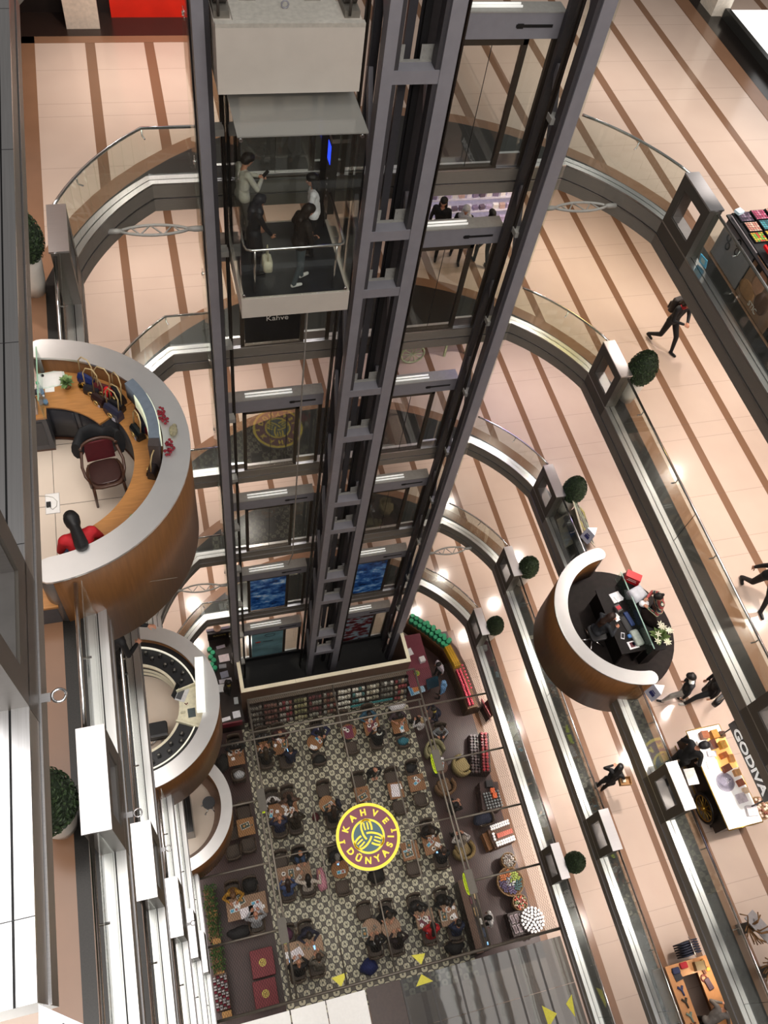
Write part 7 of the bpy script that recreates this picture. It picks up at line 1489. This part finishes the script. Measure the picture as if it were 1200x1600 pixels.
for x in (1.06, 1.22, 7.08, 7.22): bar(x, .92, x, 10.12 if x in (1.22, 7.22) else 8.97)
for x in (2.72, 4.2, 5.66): bar(x, .92, x, 3.85 if x == 4.2 else 8.72, .024); 
bar(4.2, 5.9, 4.2, 10.12, .024); 
# flat lamp-head plates with yellow-green ovals
OVM = M('#cfe62a', .4, emit=.55, var=0)
for i, (x, y, e) in enumerate(((7.15, 6.76, -1), (7.15, 2.84, -1), (1.14, 6.70, 1), (1.14, 2.80, 1))):
    t = thing('oval_lightbox', 'oval yellow-green light sign under a grey plate on the netting, %s' % ('upper right', 'lower right', 'upper left', 'lower left')[i], 'sign', (x, y, ZN))
    MB().box(-.13, -.36, .03, .13, .36, .07).build('mount_plate', M('#4a4640', .5, .3), t)
    MB().loft([[(e * xx, .34 * k_ * cos(a), -.30 + .27 * k_ * sin(a)) for a in np.linspace(0, 6.28, 29)[:-1]] for xx, k_ in ((-.02, 1), (.06, 1), (.085, .96))], 0, True).build('oval_face', OVM, t)
    MB().cyl((0, 0, -.05), (0, 0, .03), .02, n=8).build('hanger', BLACK, t)
    text_obj('oval_letters', 'KAHVE', .16, M('#2f4a12', .5), (e * .09, 0, -.30), (radians(90), 0, radians(90 * e)), t, .002)
# ---------------------------------------------------------------- the round sign
sg = thing('round_sign', 'big round burgundy sign with yellow ring, letters and interlaced knot above the cafe', 'sign', (4.26, 4.86, ZN + .02))
YEL = M('#f2d940', .45, emit=.10, var=.02); BRG = M('#70394b', .5, var=.05, emit=.03); TEAL = M('#42606b', .5, var=.05)
MB().cyl((0, 0, 0), (0, 0, .10), 1.035, n=72).build('sign_drum', M('#9a98a0', .4), sg); MB().lathe((0, 0, .10), [(.94, 0), (.94, .012), (1.035, .012), (1.035, 0)], 72, smooth=False).build('outer_ring', YEL, sg)
MB().cyl((0, 0, .10), (0, 0, .106), .945, n=72).build('burgundy_disc', BRG, sg)
def disc_part(name, pts, r, mat, z=.106, closed=False): return MB().loft([[(p.x + n.x * r, p.y + n.y * r, z), (p.x + n.x * r, p.y + n.y * r, z + .008), (p.x - n.x * r, p.y - n.y * r, z + .008), (p.x - n.x * r, p.y - n.y * r, z)] for p, n in pts], 0, not closed, False).build(name, mat, sg)
MB().cyl((0, 0, .106), (0, 0, .110), .555, n=64).build('teal_disc', TEAL, sg)
for a in (pi, 0): MB().obox((.87 * cos(a), 0, .111), (.17, .055, .010)).obox((.78 * cos(a), 0, .111), (.04, .12, .010)).build('divider_mark', YEL, sg)
def ring_letters(txt, angs, r, outward):
    for ch_, ad in zip(txt, angs):
        a = radians(ad); rot = a - pi / 2 if outward else a + pi / 2
        text_obj('letter', ch_, .275, YEL, (r * cos(a), r * sin(a), .109), (0, 0, rot), sg, .005, bold=.012)
ring_letters('KAHVE', (152, 120, 90, 60, 28), .74, True)
ring_letters('DÜNYASI', (207, 232, 257, 281, 304, 327, 347), .74, False)
# three interlaced loops inside a ring
def band(name, pts, r=.03):
    P_ = [Vector(p) for p in pts]; out = []
    for i, p in enumerate(P_):
        d = (P_[min(i + 1, len(P_) - 1)] - P_[max(i - 1, 0)]).normalized(); out.append((p, Vector((-d.y, d.x))))
    return disc_part(name, out, r, YEL, .110)
def arcp(cx, cy, r, a0, a1, n=14): return [(cx + r * cos(radians(a0 + (a1 - a0) * i / n)), cy + r * sin(radians(a0 + (a1 - a0) * i / n))) for i in range(n + 1)]
band('knot_ring', arcp(0, 0, .505, 0, 360, 64), .033)
for q in range(3):
    R3 = Matrix.Rotation(radians(120 * q), 2)
    ro = lambda L_: [tuple(R3 @ Vector(p)) for p in L_]
    band('knot_loop', ro([(-.068, -.08), (-.11, -.01), (-.14, .07), (-.158, .17), (-.166, .26), (-.158, .35), (-.135, .42), (-.09, .475), (-.04, .51), (.02, .52), (.075, .505), (.12, .47), (.15, .41), (.165, .33), (.168, .25), (.16, .165)]), .031)
    band('knot_bar', ro([(-.055, .43), (-.06, .33), (-.045, .20)]), .024); band('knot_bar', ro([(.05, .43), (.055, .33), (.05, .20)]), .024)
for (dx, dy) in ((-.9, .5), (.9, .5), (.9, -.5), (-.9, -.5)): MB().cyl((dx * .8, dy * .8, -.02), (dx * .8, dy * .8, 0), .03, n=8).build('hanger', BLACK, sg)
# ---------------------------------------------------------------- polished glass deck at the foot of the picture
dk = MB(); 
for (a, b_) in ((-.85, .95), (.99, 2.0), (2.03, 3.20)): dk.box(a, -3.0, 3.86, b_, .72, 3.90)
dko = tag(dk.build('polished_panel', M('#f4f4f2', .12, var=.02, coat=.5)), 'polished canopy panels at the bottom edge, painted white for the bright ceiling they mirror', 'canopy')  # white colour stands in for the bright ceiling mirrored here
tag(MB().box(3.24, -3.0, 3.84, 4.28, .74, 3.88).box(3.9, -3, 3.88, 3.93, .74, 3.885).build('canopy_cover', M('#3d2a22', .25, var=.15)), 'dark brown panel of the low canopy between white panels and glass', 'canopy')
gm = glass_mat('canopy_glass', (.52, .54, .54), .10, .03, (.4, .4, .4), .85); nt = gm.node_tree
nz = nt.nodes.new('ShaderNodeTexNoise'); nz.inputs['Scale'].default_value = 1.4; tcg = nt.nodes.new('ShaderNodeTexCoord'); nt.links.new(tcg.outputs['Object'], nz.inputs['Vector']); bpn = nt.nodes.new('ShaderNodeBump'); bpn.inputs['Strength'].default_value = .04; bpn.inputs['Distance'].default_value = .05; nt.links.new(nz.outputs[0], bpn.inputs['Height'])
for n_ in nt.nodes:
    if n_.type == 'BSDF_GLOSSY': nt.links.new(bpn.outputs[0], n_.inputs['Normal'])
    if n_.type == 'MATH' and n_.operation == 'MULTIPLY_ADD': n_.inputs[2].default_value = .10
cg = thing('glass_canopy', 'reflecting glass canopy with dark seams at the bottom of the picture', 'canopy', (6.6, -1.1, 3.88))
xs = [4.32, 5.2, 6.05, 6.9, 7.75, 8.6, 9.5]
for a, b_ in zip(xs, xs[1:]):
    for (y0, y1) in ((-1.9, -.7), (-.69, .52), (.53, 1.82)): MB().box(a - 6.6 + .012, y0 + 0, -.012, b_ - 6.6 - .012, y1, 0).build('glass_pane', gm, cg)
for x in xs[:-1]: MB().box(x - 6.6 - .03, -1.9, -.06, x - 6.6 + .03, 1.82, .006).build('glazing_bar', M('#2f2a28', .4), cg)
def tri(pts, label, z):
    c = Vector((sum(p[0] for p in pts) / 3, sum(p[1] for p in pts) / 3)); o = MB(); o.prism([(p[0] - c.x, p[1] - c.y) for p in pts], 0, .004)
    tag(o.build('yellow_triangle', M('#d6cf3e', .5, var=.12, scale=30), None, (c.x, c.y, z)), label, 'sticker')
tri([(2.30, 1.24), (2.78, 1.28), (2.54, .95)], 'yellow warning triangle on the netting edge, leftmost', ZN + .012)
tri([(4.77, 1.27), (5.2, 1.23), (5.01, .96)], 'yellow warning triangle pointing down on the netting edge, middle', ZN + .012)
tri([(4.95, .72), (4.71, .44), (5.25, .46)], 'yellow warning triangle pointing up on the glass canopy, middle', ZN - .044)
tri([(8.28, -.92), (8.66, -1.22), (8.30, -1.5)], 'yellow warning triangle on the glass canopy near the right end', ZN - .044)
tri([(9.28, -.86), (9.02, -1.05), (9.18, -1.44)], 'yellow warning triangle on the glass canopy at its right end, second of the pair', ZN - .044)
# oak trays seen below the canopy
for i, (x, y, c) in enumerate(((4.55, -1.5, '#b5742c'), (5.1, -1.45, '#8f8a80'), (5.55, -1.6, '#a9a59c'))): tag(MB().rbox((0, 0, .04), (.4, .3, .08), .05).build('food_tray', M(c, .5, var=.4, scale=30), None, (x, y, .86)), ('golden', 'grey', 'pale')[i] + ' food tray under the canopy at the bottom edge', 'tray')
tb2 = thing('buffet_table', 'dark buffet table below the canopy at the bottom edge', 'table', (5.05, -1.55, .006)); MB().box(-.8, -.3, .80, .8, .3, .85).build('table_top', BROWNWOOD, tb2)
for xx in (-.7, .7): MB().box(xx - .03, -.25, 0, xx + .03, .25, .80).build('leg', BROWNWOOD, tb2)
for o in (PIL[1],): pass
